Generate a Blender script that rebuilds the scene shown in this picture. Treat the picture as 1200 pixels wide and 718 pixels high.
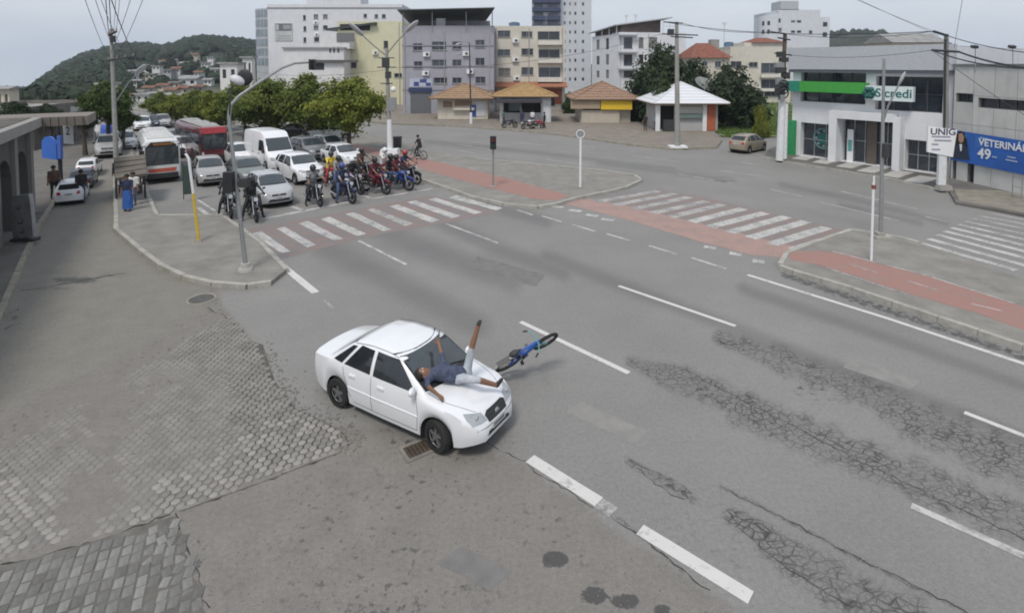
import bpy, bmesh, math, random
import numpy as np
from mathutils import Vector, Matrix
from mathutils.bvhtree import BVHTree
from mathutils import noise as mnoise
random.seed(7)
R = math.radians
scene = bpy.context.scene
for o in list(bpy.data.objects): bpy.data.objects.remove(o)

# ---------------------------------------------------------------- camera
CAM_H, FPX, PITCH, HORIZON = 7.0, 650.0, R(3.0), 76.0     # focal length in pixels of a 1200 px wide frame
CYP = HORIZON + FPX*math.tan(PITCH)                       # row of the optical axis (view camera with a lowered back)
cd = bpy.data.cameras.new('camera')
cam = bpy.data.objects.new('camera', cd)
scene.collection.objects.link(cam)
cd.sensor_fit = 'HORIZONTAL'; cd.sensor_width = 36.0
cd.lens = 36.0*FPX/1200.0
cd.shift_y = -(359.0-CYP)/1200.0
cd.clip_start = 0.1; cd.clip_end = 6000
cam.location = (0, 0, CAM_H)
cam.rotation_euler = (math.pi/2-PITCH, 0, 0)
scene.camera = cam

# ---------------------------------------------------------------- sky, sun, exposure
SUN_EL, SUN_AZ = R(58), R(200)
w = bpy.data.worlds.new('World'); scene.world = w; w.use_nodes = True
nt = w.node_tree; nt.nodes.clear()
out = nt.nodes.new('ShaderNodeOutputWorld'); bg = nt.nodes.new('ShaderNodeBackground')
sky = nt.nodes.new('ShaderNodeTexSky'); sky.sky_type = 'NISHITA'; sky.sun_disc = False
sky.sun_elevation = SUN_EL; sky.sun_rotation = SUN_AZ
sky.air_density = 1.0; sky.dust_density = 4.0; sky.ozone_density = 2.0
tc = nt.nodes.new('ShaderNodeTexCoord')
mp = nt.nodes.new('ShaderNodeMapping'); mp.inputs['Scale'].default_value = (1.0, 1.0, 3.2)
nz = nt.nodes.new('ShaderNodeTexNoise'); nz.inputs['Scale'].default_value = 1.7; nz.inputs['Detail'].default_value = 5; nz.inputs['Roughness'].default_value = .5
cr = nt.nodes.new('ShaderNodeValToRGB')
cr.color_ramp.elements[0].position = .38; cr.color_ramp.elements[0].color = (4.05, 4.50, 5.20, 1)
cr.color_ramp.elements[1].position = .62; cr.color_ramp.elements[1].color = (5.25, 5.55, 6.0, 1)
mx = nt.nodes.new('ShaderNodeMix'); mx.data_type = 'RGBA'; mx.inputs[0].default_value = .88    # a closed cloud deck, a little blue showing
L = nt.links.new
L(tc.outputs['Generated'], mp.inputs['Vector']); L(mp.outputs['Vector'], nz.inputs['Vector']); L(nz.outputs['Fac'], cr.inputs['Fac'])
L(sky.outputs['Color'], mx.inputs[6]); L(cr.outputs['Color'], mx.inputs[7]); L(mx.outputs[2], bg.inputs['Color'])
bg.inputs['Strength'].default_value = 0.105
L(bg.outputs['Background'], out.inputs['Surface'])
sd = bpy.data.lights.new('sun', 'SUN'); sd.energy = 1.5; sd.angle = R(14); sd.color = (1.0, .94, .86)
sun = bpy.data.objects.new('sun', sd); scene.collection.objects.link(sun)
# light comes down from the direction (azimuth, elevation) used by the sky
sdir = Vector((math.sin(SUN_AZ)*math.cos(SUN_EL), math.cos(SUN_AZ)*math.cos(SUN_EL), math.sin(SUN_EL)))
sun.rotation_euler = (-sdir).to_track_quat('-Z', 'Y').to_euler()
sun.location = (0, 0, 60)
vs = scene.view_settings
vs.view_transform = 'Standard'; vs.look = 'None'; vs.exposure = 0.5; vs.gamma = 1.0; vs.use_curve_mapping = False
scene.render.engine = 'CYCLES'
scene.cycles.use_denoising = True
scene.cycles.max_bounces = 6
scene.cycles.volume_bounces = 0
scene.cycles.filter_width = 1.9

# ---------------------------------------------------------------- pixel of the photograph -> point of the place
def ray(px, py):
    dx = (px-600.0)/FPX; dy = (CYP-py)/FPX
    c, s = math.cos(PITCH), math.sin(PITCH)
    return Vector((dx, c+dy*s, -s+dy*c))
def G(px, py, z=0.0):
    "where the ray meets the level z"
    r = ray(px, py); t = (z-CAM_H)/r.z
    return Vector((r.x*t, r.y*t, z))
def W(px, py, Y):
    "the point of the ray at distance Y in front"
    r = ray(px, py); t = Y/r.y
    return Vector((r.x*t, Y, CAM_H+r.z*t))
def proj(p):
    c, s = math.cos(PITCH), math.sin(PITCH)
    x, y, z = p[0], p[1], p[2]-CAM_H
    d = y*c - z*s; u = y*s + z*c
    return 600+FPX*x/d, CYP-FPX*u/d
def lerp(a, b, t): return a+(b-a)*t

# ---------------------------------------------------------------- materials
MATS = {}
def mat(name, col, rough=.6, metal=0.0, var=.12, scale=6.0, bump=0.0, bscale=40.0, col2=None, spec=.5, coat=0.0, emit=None, coord='Object', dirt=0.0, detail=6):
    if name in MATS: return MATS[name]
    m = bpy.data.materials.new(name); m.use_nodes = True
    n = m.node_tree; b = n.nodes['Principled BSDF']; lk = n.links.new
    b.inputs['Roughness'].default_value = rough; b.inputs['Metallic'].default_value = metal
    b.inputs['Specular IOR Level'].default_value = spec
    if coat: b.inputs['Coat Weight'].default_value = coat; b.inputs['Coat Roughness'].default_value = .06
    t = n.nodes.new('ShaderNodeTexCoord')
    no = n.nodes.new('ShaderNodeTexNoise'); no.inputs['Scale'].default_value = scale; no.inputs['Detail'].default_value = detail; no.inputs['Roughness'].default_value = .62
    lk(t.outputs[coord], no.inputs['Vector'])
    ra = n.nodes.new('ShaderNodeValToRGB')
    c2 = col2 if col2 else tuple(min(1, c*(1+var)) for c in col)
    c1 = tuple(c*(1-var) for c in col)
    ra.color_ramp.elements[0].position = .3; ra.color_ramp.elements[0].color = (*c1, 1)
    ra.color_ramp.elements[1].position = .7; ra.color_ramp.elements[1].color = (*c2, 1)
    lk(no.outputs['Fac'], ra.inputs['Fac'])
    src = ra.outputs['Color']
    if dirt:
        n2 = n.nodes.new('ShaderNodeTexNoise'); n2.inputs['Scale'].default_value = .9; n2.inputs['Detail'].default_value = 8; n2.inputs['Roughness'].default_value = .7
        mp2 = n.nodes.new('ShaderNodeMapping'); mp2.inputs['Scale'].default_value = (1.6, 1.6, .35)
        lk(t.outputs[coord], mp2.inputs['Vector']); lk(mp2.outputs['Vector'], n2.inputs['Vector'])
        r2 = n.nodes.new('ShaderNodeValToRGB'); r2.color_ramp.elements[0].position = .52; r2.color_ramp.elements[0].color = (0, 0, 0, 1); r2.color_ramp.elements[1].position = .75; r2.color_ramp.elements[1].color = (dirt, dirt, dirt, 1)
        lk(n2.outputs['Fac'], r2.inputs['Fac'])
        m2 = n.nodes.new('ShaderNodeMix'); m2.data_type = 'RGBA'; m2.inputs[7].default_value = (.11, .10, .085, 1)
        lk(r2.outputs['Color'], m2.inputs[0]); lk(src, m2.inputs[6]); src = m2.outputs[2]
    lk(src, b.inputs['Base Color'])
    if bump:
        nb = n.nodes.new('ShaderNodeTexNoise'); nb.inputs['Scale'].default_value = bscale; nb.inputs['Detail'].default_value = 4
        lk(t.outputs[coord], nb.inputs['Vector'])
        bp = n.nodes.new('ShaderNodeBump'); bp.inputs['Strength'].default_value = bump; bp.inputs['Distance'].default_value = .02
        lk(nb.outputs['Fac'], bp.inputs['Height']); lk(bp.outputs['Normal'], b.inputs['Normal'])
    if emit:
        b.inputs['Emission Color'].default_value = (*emit[0], 1); b.inputs['Emission Strength'].default_value = emit[1]
    MATS[name] = m
    return m
def paint(name, col, rough=.32): return mat('paint_'+name, col, rough, var=.03, scale=3, coat=.5, spec=.45)
M_glass = mat('tinted_glass', (.022, .026, .031), .06, var=.2, spec=.7)
M_wind = mat('windscreen_glass', (.045, .056, .064), .05, var=.15, spec=.9)
M_pane = mat('window_pane', (.03, .036, .045), .08, var=.4, scale=1.5, spec=.6)
M_rubber = mat('rubber', (.018, .018, .019), .85, var=.2)
M_plastic = mat('black_plastic', (.022, .022, .024), .55, var=.2)
M_dark = mat('dark_grey_metal', (.055, .057, .06), .5, .3)
M_chrome = mat('bright_metal', (.62, .63, .65), .28, .9, var=.06)
M_galv = mat('galvanised_steel', (.33, .34, .34), .5, .55, var=.15, scale=9)
M_lamp = mat('lamp_lens', (.62, .66, .70), .12, var=.1, spec=.8)
M_red = mat('red_lens', (.35, .02, .02), .2)
M_amber = mat('amber_lens', (.6, .22, .02), .2)
M_white = mat('white_paint', (.74, .75, .77), .5, var=.05)
M_concrete = mat('concrete', (.30, .29, .27), .9, var=.22, scale=2.2, bump=.25, bscale=30, dirt=.35)
M_pole = mat('concrete_pole', (.29, .285, .27), .85, var=.16, scale=3, bump=.15, dirt=.3)
M_skin = mat('skin', (.22, .115, .07), .55, var=.1)
M_skin2 = mat('skin_light', (.40, .24, .17), .55, var=.1)
M_hair = mat('hair', (.012, .010, .009), .7, var=.3)
M_wire = mat('cable', (.035, .036, .04), .7)
M_print_w = mat('print_white', (.78, .79, .80), .5, var=.03)

# ---------------------------------------------------------------- mesh building
class MB:
    def __init__(s): s.v = []; s.f = []; s.m = []
    def add(s, vs, fs, mi=0):
        b = len(s.v); s.v += [tuple(v) for v in vs]
        for f in fs: s.f.append(tuple(b+i for i in f)); s.m.append(mi)
        return s
    def box(s, c, d, M=None, mi=0, taper=1.0):
        x, y, z = d[0]/2, d[1]/2, d[2]/2
        vs = [Vector((sx*x*(taper if sz > 0 else 1), sy*y*(taper if sz > 0 else 1), sz*z)) for sz in (-1, 1) for sy in (-1, 1) for sx in (-1, 1)]
        if M is not None: vs = [M @ v for v in vs]
        c = Vector(c)
        return s.add([v+c for v in vs], [(0, 2, 3, 1), (4, 5, 7, 6), (0, 1, 5, 4), (1, 3, 7, 5), (3, 2, 6, 7), (2, 0, 4, 6)], mi)
    def cyl(s, p0, p1, r0, r1=None, n=10, caps=True, mi=0):
        p0, p1 = Vector(p0), Vector(p1); r1 = r0 if r1 is None else r1
        d = p1-p0
        if d.length < 1e-6: return s
        q = d.to_track_quat('Z', 'Y')
        a = [q @ Vector((math.cos(2*math.pi*i/n), math.sin(2*math.pi*i/n), 0)) for i in range(n)]
        vs = [p0+v*r0 for v in a]+[p1+v*r1 for v in a]
        fs = [(i, (i+1) % n, n+(i+1) % n, n+i) for i in range(n)]
        if caps: fs += [tuple(range(n-1, -1, -1)), tuple(range(n, 2*n))]
        return s.add(vs, fs, mi)
    def tube(s, pts, r, n=8, mi=0, caps=True):
        pts = [Vector(p) for p in pts]; k = len(pts)
        rr = r if isinstance(r, (list, tuple)) else [r]*k
        vs = []; fs = []; ref = None
        for i, p in enumerate(pts):
            d = (pts[min(i+1, k-1)]-pts[max(i-1, 0)]).normalized()
            if ref is None:
                ref = Vector((0, 0, 1)) if abs(d.z) < .9 else Vector((1, 0, 0))
            u = d.cross(ref).normalized(); vv = u.cross(d).normalized(); ref = vv
            for j in range(n):
                a = 2*math.pi*j/n
                vs.append(p+(u*math.cos(a)+vv*math.sin(a))*rr[i])
        for i in range(k-1):
            for j in range(n):
                fs.append((i*n+j, i*n+(j+1) % n, (i+1)*n+(j+1) % n, (i+1)*n+j))
        if caps: fs += [tuple(range(n-1, -1, -1)), tuple(range((k-1)*n, k*n))]
        return s.add(vs, fs, mi)
    def ell(s, c, r, n=12, m=8, M=None, mi=0):
        c = Vector(c); vs = []; fs = []
        for i in range(m+1):
            t = math.pi*i/m
            for j in range(n):
                a = 2*math.pi*j/n
                v = Vector((r[0]*math.sin(t)*math.cos(a), r[1]*math.sin(t)*math.sin(a), r[2]*math.cos(t)))
                vs.append(c+(M @ v if M is not None else v))
        for i in range(m):
            for j in range(n):
                fs.append((i*n+j, (i+1)*n+j, (i+1)*n+(j+1) % n, i*n+(j+1) % n))
        return s.add(vs, fs, mi)
    def torus(s, c, R0, r, axis, n=24, m=8, mi=0, sq=1.0):
        c = Vector(c); q = Vector(axis).to_track_quat('Z', 'Y'); vs = []; fs = []
        for i in range(n):
            a = 2*math.pi*i/n
            for j in range(m):
                b = 2*math.pi*j/m
                rad = R0+r*math.cos(b)
                vs.append(c+q @ Vector((rad*math.cos(a), rad*math.sin(a), r*sq*math.sin(b))))
        for i in range(n):
            for j in range(m):
                fs.append((i*m+j, ((i+1) % n)*m+j, ((i+1) % n)*m+(j+1) % m, i*m+(j+1) % m))
        return s.add(vs, fs, mi)
    def prism(s, poly, z0, z1, mi=0, bottom=False):
        "poly: list of (x,y), extruded between z0 and z1"
        n = len(poly)
        ar = sum(poly[i][0]*poly[(i+1) % n][1]-poly[(i+1) % n][0]*poly[i][1] for i in range(n))
        if ar < 0: poly = list(reversed(poly))
        vs = [(p[0], p[1], z0) for p in poly]+[(p[0], p[1], z1) for p in poly]
        fs = [(i, (i+1) % n, n+(i+1) % n, n+i) for i in range(n)]+[tuple(range(n, 2*n))]
        if bottom: fs.append(tuple(range(n-1, -1, -1)))
        return s.add(vs, fs, mi)
    def quad(s, a, b, c, d, mi=0): return s.add([a, b, c, d], [(0, 1, 2, 3)], mi)
    def slab(s, a, b, c, d, t, mi=0):
        "four corners and a thickness along the normal (away from it)"
        a, b, c, d = map(Vector, (a, b, c, d)); n = (b-a).cross(d-a).normalized()*t
        return s.add([a, b, c, d, a-n, b-n, c-n, d-n], [(0, 1, 2, 3), (7, 6, 5, 4), (0, 4, 5, 1), (1, 5, 6, 2), (2, 6, 7, 3), (3, 7, 4, 0)], mi)
    def build(s, name, mats, parent=None, smooth=False, world=False, angle=40):
        me = bpy.data.meshes.new(name)
        v = s.v
        if world and parent is not None:
            l = parent['_w']; v = [(p[0]-l[0], p[1]-l[1], p[2]-l[2]) for p in v]
        me.from_pydata(v, [], s.f)
        for m in (mats if isinstance(mats, (list, tuple)) else [mats]): me.materials.append(m)
        if len(set(s.m)) > 1: me.polygons.foreach_set('material_index', s.m)
        if smooth:
            me.polygons.foreach_set('use_smooth', [True]*len(me.polygons))
            try: me.set_sharp_from_angle(angle=R(angle))
            except Exception: pass
        me.update()
        o = bpy.data.objects.new(name, me); scene.collection.objects.link(o)
        if parent is not None: o.parent = parent
        return o
def tag(o, label=None, cat=None, group=None, kind=None):
    if label: o['label'] = label
    if cat: o['category'] = cat
    if group: o['group'] = group
    if kind: o['kind'] = kind
    return o
WPOS = {}
class _E: pass
def thing(name, label, cat, loc=(0, 0, 0), rz=0.0, group=None, kind=None):
    o = bpy.data.objects.new(name, None); scene.collection.objects.link(o)
    o.empty_display_size = .2
    o.location = loc; o.rotation_euler = (0, 0, rz)
    tag(o, label, cat, group, kind)
    o['_w'] = tuple(loc)
    return o
def copy_tree(o, parent=None):
    c = o.copy(); scene.collection.objects.link(c); c.parent = parent
    for ch in o.children: copy_tree(ch, c)
    return c
def in_poly(x, y, poly):
    c = False; j = len(poly)-1
    for i in range(len(poly)):
        xi, yi = poly[i]; xj, yj = poly[j]
        if (yi > y) != (yj > y) and x < (xj-xi)*(y-yi)/(yj-yi)+xi: c = not c
        j = i
    return c
def dist_seg(px, py, a, b):
    ax, ay = a; bx, by = b; dx, dy = bx-ax, by-ay
    t = max(0, min(1, ((px-ax)*dx+(py-ay)*dy)/(dx*dx+dy*dy+1e-9)))
    return math.hypot(px-ax-dx*t, py-ay-dy*t), t
def dist_pl(px, py, pl): return min(dist_seg(px, py, pl[i], pl[i+1])[0] for i in range(len(pl)-1))
def poly_sd(px, py, poly):
    d = min(dist_seg(px, py, poly[i], poly[(i+1) % len(poly)])[0] for i in range(len(poly)))
    return d if in_poly(px, py, poly) else -d
def sstep(a, b, x):
    t = max(0.0, min(1.0, (x-a)/(b-a))); return t*t*(3-2*t)
def N2(x, y, s, o=0.0): return mnoise.noise(Vector((x*s+o, y*s-o, o*1.7)))
# ================================================================ the ground
def nodes_of(name, rough=.85):
    m = bpy.data.materials.new(name); m.use_nodes = True
    n = m.node_tree; b = n.nodes['Principled BSDF']; b.inputs['Roughness'].default_value = rough
    return m, n, b, n.links.new
def nnoise(n, vec, scale, detail=6, rough=.6, dist=0.0):
    x = n.nodes.new('ShaderNodeTexNoise'); x.inputs['Scale'].default_value = scale; x.inputs['Detail'].default_value = detail
    x.inputs['Roughness'].default_value = rough; x.inputs['Distortion'].default_value = dist
    n.links.new(vec, x.inputs['Vector']); return x.outputs['Fac']
def nramp(n, fac, p0, c0, p1, c1):
    x = n.nodes.new('ShaderNodeValToRGB'); e = x.color_ramp.elements
    e[0].position = p0; e[1].position = p1
    e[0].color = (*c0, 1) if isinstance(c0, tuple) else (c0, c0, c0, 1)
    e[1].color = (*c1, 1) if isinstance(c1, tuple) else (c1, c1, c1, 1)
    n.links.new(fac, x.inputs['Fac']); return x.outputs['Color']
def nmix(n, fac, a, b):
    x = n.nodes.new('ShaderNodeMix'); x.data_type = 'RGBA'
    if isinstance(fac, float): x.inputs[0].default_value = fac
    else: n.links.new(fac, x.inputs[0])
    for k, v in ((6, a), (7, b)):
        if isinstance(v, tuple): x.inputs[k].default_value = (*v, 1)
        else: n.links.new(v, x.inputs[k])
    return x.outputs[2]
def nmath(n, op, a, b=None, clamp=False):
    x = n.nodes.new('ShaderNodeMath'); x.operation = op; x.use_clamp = clamp
    for k, v in ((0, a), (1, b)):
        if v is None: continue
        if isinstance(v, (int, float)): x.inputs[k].default_value = v
        else: n.links.new(v, x.inputs[k])
    return x.outputs[0]
def road_material():
    m, n, b, lk = nodes_of('asphalt')
    t = n.nodes.new('ShaderNodeTexCoord'); P = t.outputs['Object']
    at = n.nodes.new('ShaderNodeAttribute'); at.attribute_name = 'zone'
    sp = n.nodes.new('ShaderNodeSeparateColor'); lk(at.outputs['Color'], sp.inputs['Color'])
    apron, crack, stain = sp.outputs[0], sp.outputs[1], sp.outputs[2]
    a2 = n.nodes.new('ShaderNodeAttribute'); a2.attribute_name = 'zone_b'
    sp2 = n.nodes.new('ShaderNodeSeparateColor'); lk(a2.outputs['Color'], sp2.inputs['Color'])
    tyre, speck, side = sp2.outputs[0], sp2.outputs[1], sp2.outputs[2]
    big = nnoise(n, P, .22, 5); mid = nnoise(n, P, 1.6, 6, .65); fine = nnoise(n, P, 46, 3, .7)
    asph = nmix(n, nramp(n, big, .32, 0.0, .68, 1.0), (.198, .194, .186), (.246, .240, .229))
    asph = nmix(n, nmath(n, 'MULTIPLY', nramp(n, mid, .35, 0.0, .75, 1.0), .30), asph, (.190, .186, .178))
    dusty = nmix(n, nramp(n, mid, .30, 0.0, .70, 1.0), (.158, .149, .137), (.218, .204, .187))
    dusty = nmix(n, nramp(n, big, .35, 0.0, .7, 1.0), dusty, (.195, .183, .167))
    sidec = nmix(n, nramp(n, mid, .3, 0.0, .75, 1.0), (.182, .174, .154), (.222, .211, .185))
    col = nmix(n, side, asph, sidec)
    col = nmix(n, apron, col, dusty)
    # aggregate grain
    g2 = nnoise(n, P, 13, 4, .75)
    gr = nramp(n, nmath(n, 'ADD', nmath(n, 'MULTIPLY', fine, .55), nmath(n, 'MULTIPLY', g2, .45)), .34, .74, .66, 1.24)
    mm = n.nodes.new('ShaderNodeMix'); mm.data_type = 'RGBA'; mm.blend_type = 'MULTIPLY'; mm.inputs[0].default_value = 1.0
    lk(col, mm.inputs[6]); lk(gr, mm.inputs[7]); col = mm.outputs[2]
    # darkened wheel tracks
    col = nmix(n, nmath(n, 'MULTIPLY', tyre, .75), col, (.098, .098, .100))
    # dark specks where the surface has lost its fines
    sk = nnoise(n, P, 7.5, 3, .55)
    skm = nmath(n, 'MULTIPLY', nramp(n, sk, .60, 0.0, .66, 1.0), speck)
    col = nmix(n, nmath(n, 'MULTIPLY', skm, .72), col, (.055, .054, .052))
    # crazed cracking
    wob = n.nodes.new('ShaderNodeTexNoise'); wob.inputs['Scale'].default_value = 3.0; wob.inputs['Detail'].default_value = 3; lk(P, wob.inputs['Vector'])
    va = n.nodes.new('ShaderNodeVectorMath'); va.operation = 'MULTIPLY_ADD'; va.inputs[1].default_value = (.16, .16, 0); lk(wob.outputs['Color'], va.inputs[0]); lk(P, va.inputs[2])
    mp = n.nodes.new('ShaderNodeMapping'); mp.inputs['Rotation'].default_value = (0, 0, R(47)); mp.inputs['Scale'].default_value = (.8, 1.15, 1); lk(va.outputs[0], mp.inputs['Vector'])
    lines = None
    for sc, wd in ((6.6, .105), (12.0, .12)):
        vo = n.nodes.new('ShaderNodeTexVoronoi'); vo.feature = 'DISTANCE_TO_EDGE'; vo.inputs['Scale'].default_value = sc; lk(mp.outputs[0], vo.inputs['Vector'])
        l = nramp(n, vo.outputs['Distance'], 0.0, 1.0, wd, 0.0)
        lines = l if lines is None else nmath(n, 'MAXIMUM', lines, nmath(n, 'MULTIPLY', l, .6))
    brk = nramp(n, nnoise(n, P, 1.5, 5, .75), .32, .2, .50, 1.0)
    cm = nmath(n, 'MULTIPLY', nmath(n, 'MULTIPLY', lines, brk), crack, True)
    col = nmix(n, nmath(n, 'MULTIPLY', crack, .30), col, (.150, .147, .141))
    col = nmix(n, nmath(n, 'MULTIPLY', cm, .90), col, (.034, .033, .031))
    # oil and water stains
    se = nmath(n, 'ADD', stain, nmath(n, 'MULTIPLY', nmath(n, 'SUBTRACT', nnoise(n, P, 6, 8, .8), .5), 3.0))
    sm = nramp(n, se, .42, 0.0, .58, 1.0)
    col = nmix(n, nmath(n, 'MULTIPLY', sm, .8), col, (.040, .039, .037))
    lk(col, b.inputs['Base Color'])
    rr = nramp(n, sm, 0.0, .86, 1.0, .5); lk(rr, b.inputs['Roughness'])
    bp = n.nodes.new('ShaderNodeBump'); bp.inputs['Strength'].default_value = .5; bp.inputs['Distance'].default_value = .012
    h = nnoise(n, P, 60, 1, .6)
    lk(h, bp.inputs['Height']); lk(bp.outputs['Normal'], b.inputs['Normal'])
    return m

# outlines read off the photograph, in its pixels
APRON = [(248, 338), (272, 372), (300, 408), (322, 450), (346, 482), (398, 503), (450, 503), (560, 514), (622, 548), (700, 603), (760, 648), (850, 705), (960, 790), (960, 950), (-500, 950), (-500, 600), (0, 480), (120, 430), (200, 390), (240, 345)]
SIDE = [(338, 320), (300, 338), (248, 340), (272, 372), (300, 408), (322, 450), (200, 470), (60, 520), (-300, 640), (-700, 520), (-60, 360), (20, 300), (60, 235), (108, 178), (134, 178), (136, 270), (200, 318), (290, 338)]
C_BANDS = [([(842, 396), (900, 415), (1010, 458), (1100, 500), (1230, 560)], (10, 16, 26, 32, 36)),
           ([(742, 424), (800, 446), (880, 480), (990, 528), (1100, 575), (1240, 632)], (10, 20, 26, 28, 32, 34)),
           ([(736, 540), (780, 565), (812, 584)], (6, 9, 8)),
           ([(858, 604), (910, 640), (980, 685), (1060, 735), (1150, 790)], (14, 28, 34, 40, 44))]
C_LINES = [([(815, 440), (870, 470), (940, 505), (1010, 545), (1085, 578)], 2.4), ([(845, 570), (900, 598), (960, 630), (1040, 672), (1130, 716)], 2.4), ([(720, 605), (760, 634), (800, 668)], 2.0)]
STAINS = [((650, 655), 17, 11, 1.0), ((697, 697), 18, 12, .95), ((733, 704), 19, 10, .95), ((776, 713), 12, 6, .9), ((88, 328), 34, 5, .75), ((60, 338), 30, 3, .55), ((130, 322), 26, 3, .5), ((590, 520), 26, 8, .25), ((500, 516), 60, 10, .42), ((345, 500), 22, 14, .55), ((322, 470), 16, 18, .4), ((560, 690), 34, 10, .3), ((470, 500), 40, 8, .35),
          ((240, 352), 20, 5, .5), ((15, 372), 22, 3, .5), ((240, 300), 24, 4, .2), ((440, 715), 60, 14, .40), ((950, 455), 30, 8, .4), ((220, 655), 30, 40, .3), ((150, 690), 80, 30, .26), ((1000, 470), 90, 14, .22)]
TYRES = [([(430, 262), (520, 300), (600, 330)], 20), ([(500, 252), (580, 290), (660, 320)], 14), ([(380, 290), (460, 330), (560, 380)], 22), ([(560, 238), (640, 260)], 10),
         ([(570, 172), (670, 184), (790, 198)], 3.0), ([(500, 166), (640, 180)], 4), ([(915, 216), (1010, 236), (1110, 262)], 5), ([(700, 190), (860, 212)], 4), ([(985, 240), (1080, 262)], 5), ([(400, 215), (300, 178), (230, 150)], 16), ([(330, 235), (250, 185)], 14), ([(870, 338), (1000, 382), (1200, 452)], 10), ([(640, 300), (900, 400), (1220, 520)], 12)]
GUTTER = [(918, 322), (1000, 350), (1100, 384), (1240, 432)]
def road_zone(px, py):
    j = N2(px, py, .045, 3.1)*9+N2(px, py, .16, 9.2)*4
    ap = sstep(-5, 6, poly_sd(px, py, APRON)+j*.8)
    sd = sstep(-6, 10, poly_sd(px, py, SIDE)+j)
    cr = 0.0
    for pl, wd in C_BANDS:
        for i in range(len(pl)-1):
            d, t = dist_seg(px, py, pl[i], pl[i+1]); w_ = lerp(wd[i], wd[i+1], t)
            cr = max(cr, (.90+.35*N2(px, py, .02, 8.8))*sstep(0, .62, 1-d/w_+j*.045)*1.15)
    for pl, w_ in C_LINES:
        cr = max(cr, .9*sstep(0, 1, 1.3-(dist_pl(px+j*.3, py, pl))/w_))
    st = 0.0
    for (cx, cy), rx, ry, a in STAINS:
        d = math.hypot((px-cx)/rx, (py-cy)/ry); st = max(st, a*sstep(0, .75, 1.25-d))
    st = max(st, .62*sstep(0, 1, 1.2-dist_pl(px, py, GUTTER)/6))
    ty = 0.0
    for pl, w_ in TYRES: ty = max(ty, .6*sstep(0, 1, 1.1-dist_pl(px, py, pl)/w_))
    sk = ap*sstep(-.25, .5, N2(px, py, .012, 5.5)+.15)*.9
    sk = max(sk, .55*sstep(60, 0, math.hypot((px-470)/1.4, py-520)), .8*sstep(0, 1, 1.5-math.hypot((px-430)/110, (py-700)/40)), .7*sstep(0, 1, 1.4-math.hypot((px-830)/70, (py-640)/60))*.5)
    return ap, cr, st, ty, sk, sd
def build_road():
    rows = []; y = 119.0
    while y < 720: rows.append(y); y += 2.0 if y < 200 else 3.6
    rows += [735, 765, 810, 880, 1000]
    cols = list(range(-420, 0, 20))+[3.75*i for i in range(321)]+list(range(1220, 1640, 20))
    nr, nc = len(rows), len(cols); vs = []; za = []; zb = []
    for y in rows:
        for x in cols:
            p = G(x, y); vs.append((p.x, p.y, 0.0))
            if y < 716 and -40 < x < 1240 and y > 130: z = road_zone(x, y)
            else: z = road_zone(max(-40, min(1240, x)), max(130, min(716, y)))
            za += [z[0], z[1], z[2], 1]; zb += [z[3], z[4], z[5], 1]
    fs = []
    for i in range(nr-1):
        for k in range(nc-1):
            a = i*nc+k; fs.append((a, a+nc, a+nc+1, a+1))
    me = bpy.data.meshes.new('road'); me.from_pydata(vs, [], fs)
    me.materials.append(road_material())
    for nm, dat in (('zone', za), ('zone_b', zb)):
        at = me.color_attributes.new(nm, 'FLOAT_COLOR', 'POINT'); at.data.foreach_set('color', dat)
    o = bpy.data.objects.new('road', me); scene.collection.objects.link(o)
    tag(o, 'worn grey asphalt avenue, junction and side street', kind='structure'); o['_w'] = (0, 0, 0)
    return o
road = build_road()
M_earth = mat('earth', (.13, .125, .10), .95, var=.3, scale=.05, coord='Object')
gb = MB(); gb.quad((-420, -120, -.05), (420, -120, -.05), (420, 112, -.05), (-420, 112, -.05))
tag(gb.build('ground', M_earth), 'flat ground under the town', kind='structure')

# ---------------------------------------------------------------- painted markings, each a thin sheet lying on the asphalt
def worn_paint(name, col, keep=.5, under=(.17, .172, .172)):
    m, n, b, lk = nodes_of(name, .75)
    t = n.nodes.new('ShaderNodeTexCoord'); P = t.outputs['Object']
    a = nnoise(n, P, 9, 8, .72); c = nnoise(n, P, 1.4, 4, .6)
    f = nramp(n, nmath(n, 'ADD', nmath(n, 'MULTIPLY', a, .6), nmath(n, 'MULTIPLY', c, .4)), keep-.07, 0.0, keep+.09, 1.0)
    cc = nmix(n, nnoise(n, P, 3, 5), tuple(x*.9 for x in col), tuple(min(1, x*1.06) for x in col))
    lk(nmix(n, f, under, cc), b.inputs['Base Color']); return m
M_mark = worn_paint('road_paint_white', (.50, .49, .47), .45)
M_mark_b = worn_paint('road_paint_fresh', (.58, .57, .55), .38)
M_mark_w = worn_paint('road_paint_worn', (.44, .42, .40), .48)
M_pink = worn_paint('faded_red_paint', (.355, .235, .205), .43, (.23, .19, .17))
M_redp = worn_paint('red_path_paint', (.315, .172, .145), .41, (.25, .205, .18))
M_redx = worn_paint('faint_red_paint', (.25, .175, .155), .50, (.185, .18, .178))
def sheet(name, pts, m, z=.005, parent=None, jitter=.015):
    "a flat polygon given in photograph pixels, its edges a little uneven"
    w3 = [G(*p) for p in pts]; vs = []; n = len(w3)
    for i in range(n):
        a, b_ = w3[i], w3[(i+1) % n]; k = max(1, min(24, int((b_-a).length/.35)))
        d = (b_-a); nn = Vector((d.y, -d.x, 0)).normalized() if d.length > 1e-6 else Vector()
        for q in range(k):
            p = a+d*(q/k)+nn*random.uniform(-jitter, jitter); vs.append((p.x, p.y, z))
    ar = sum(vs[i][0]*vs[(i+1) % len(vs)][1]-vs[(i+1) % len(vs)][0]*vs[i][1] for i in range(len(vs)))
    if ar < 0: vs.reverse()
    mb = MB(); mb.add(vs, [tuple(range(len(vs)))])
    return mb.build(name, m, parent, world=parent is not None)
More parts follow.
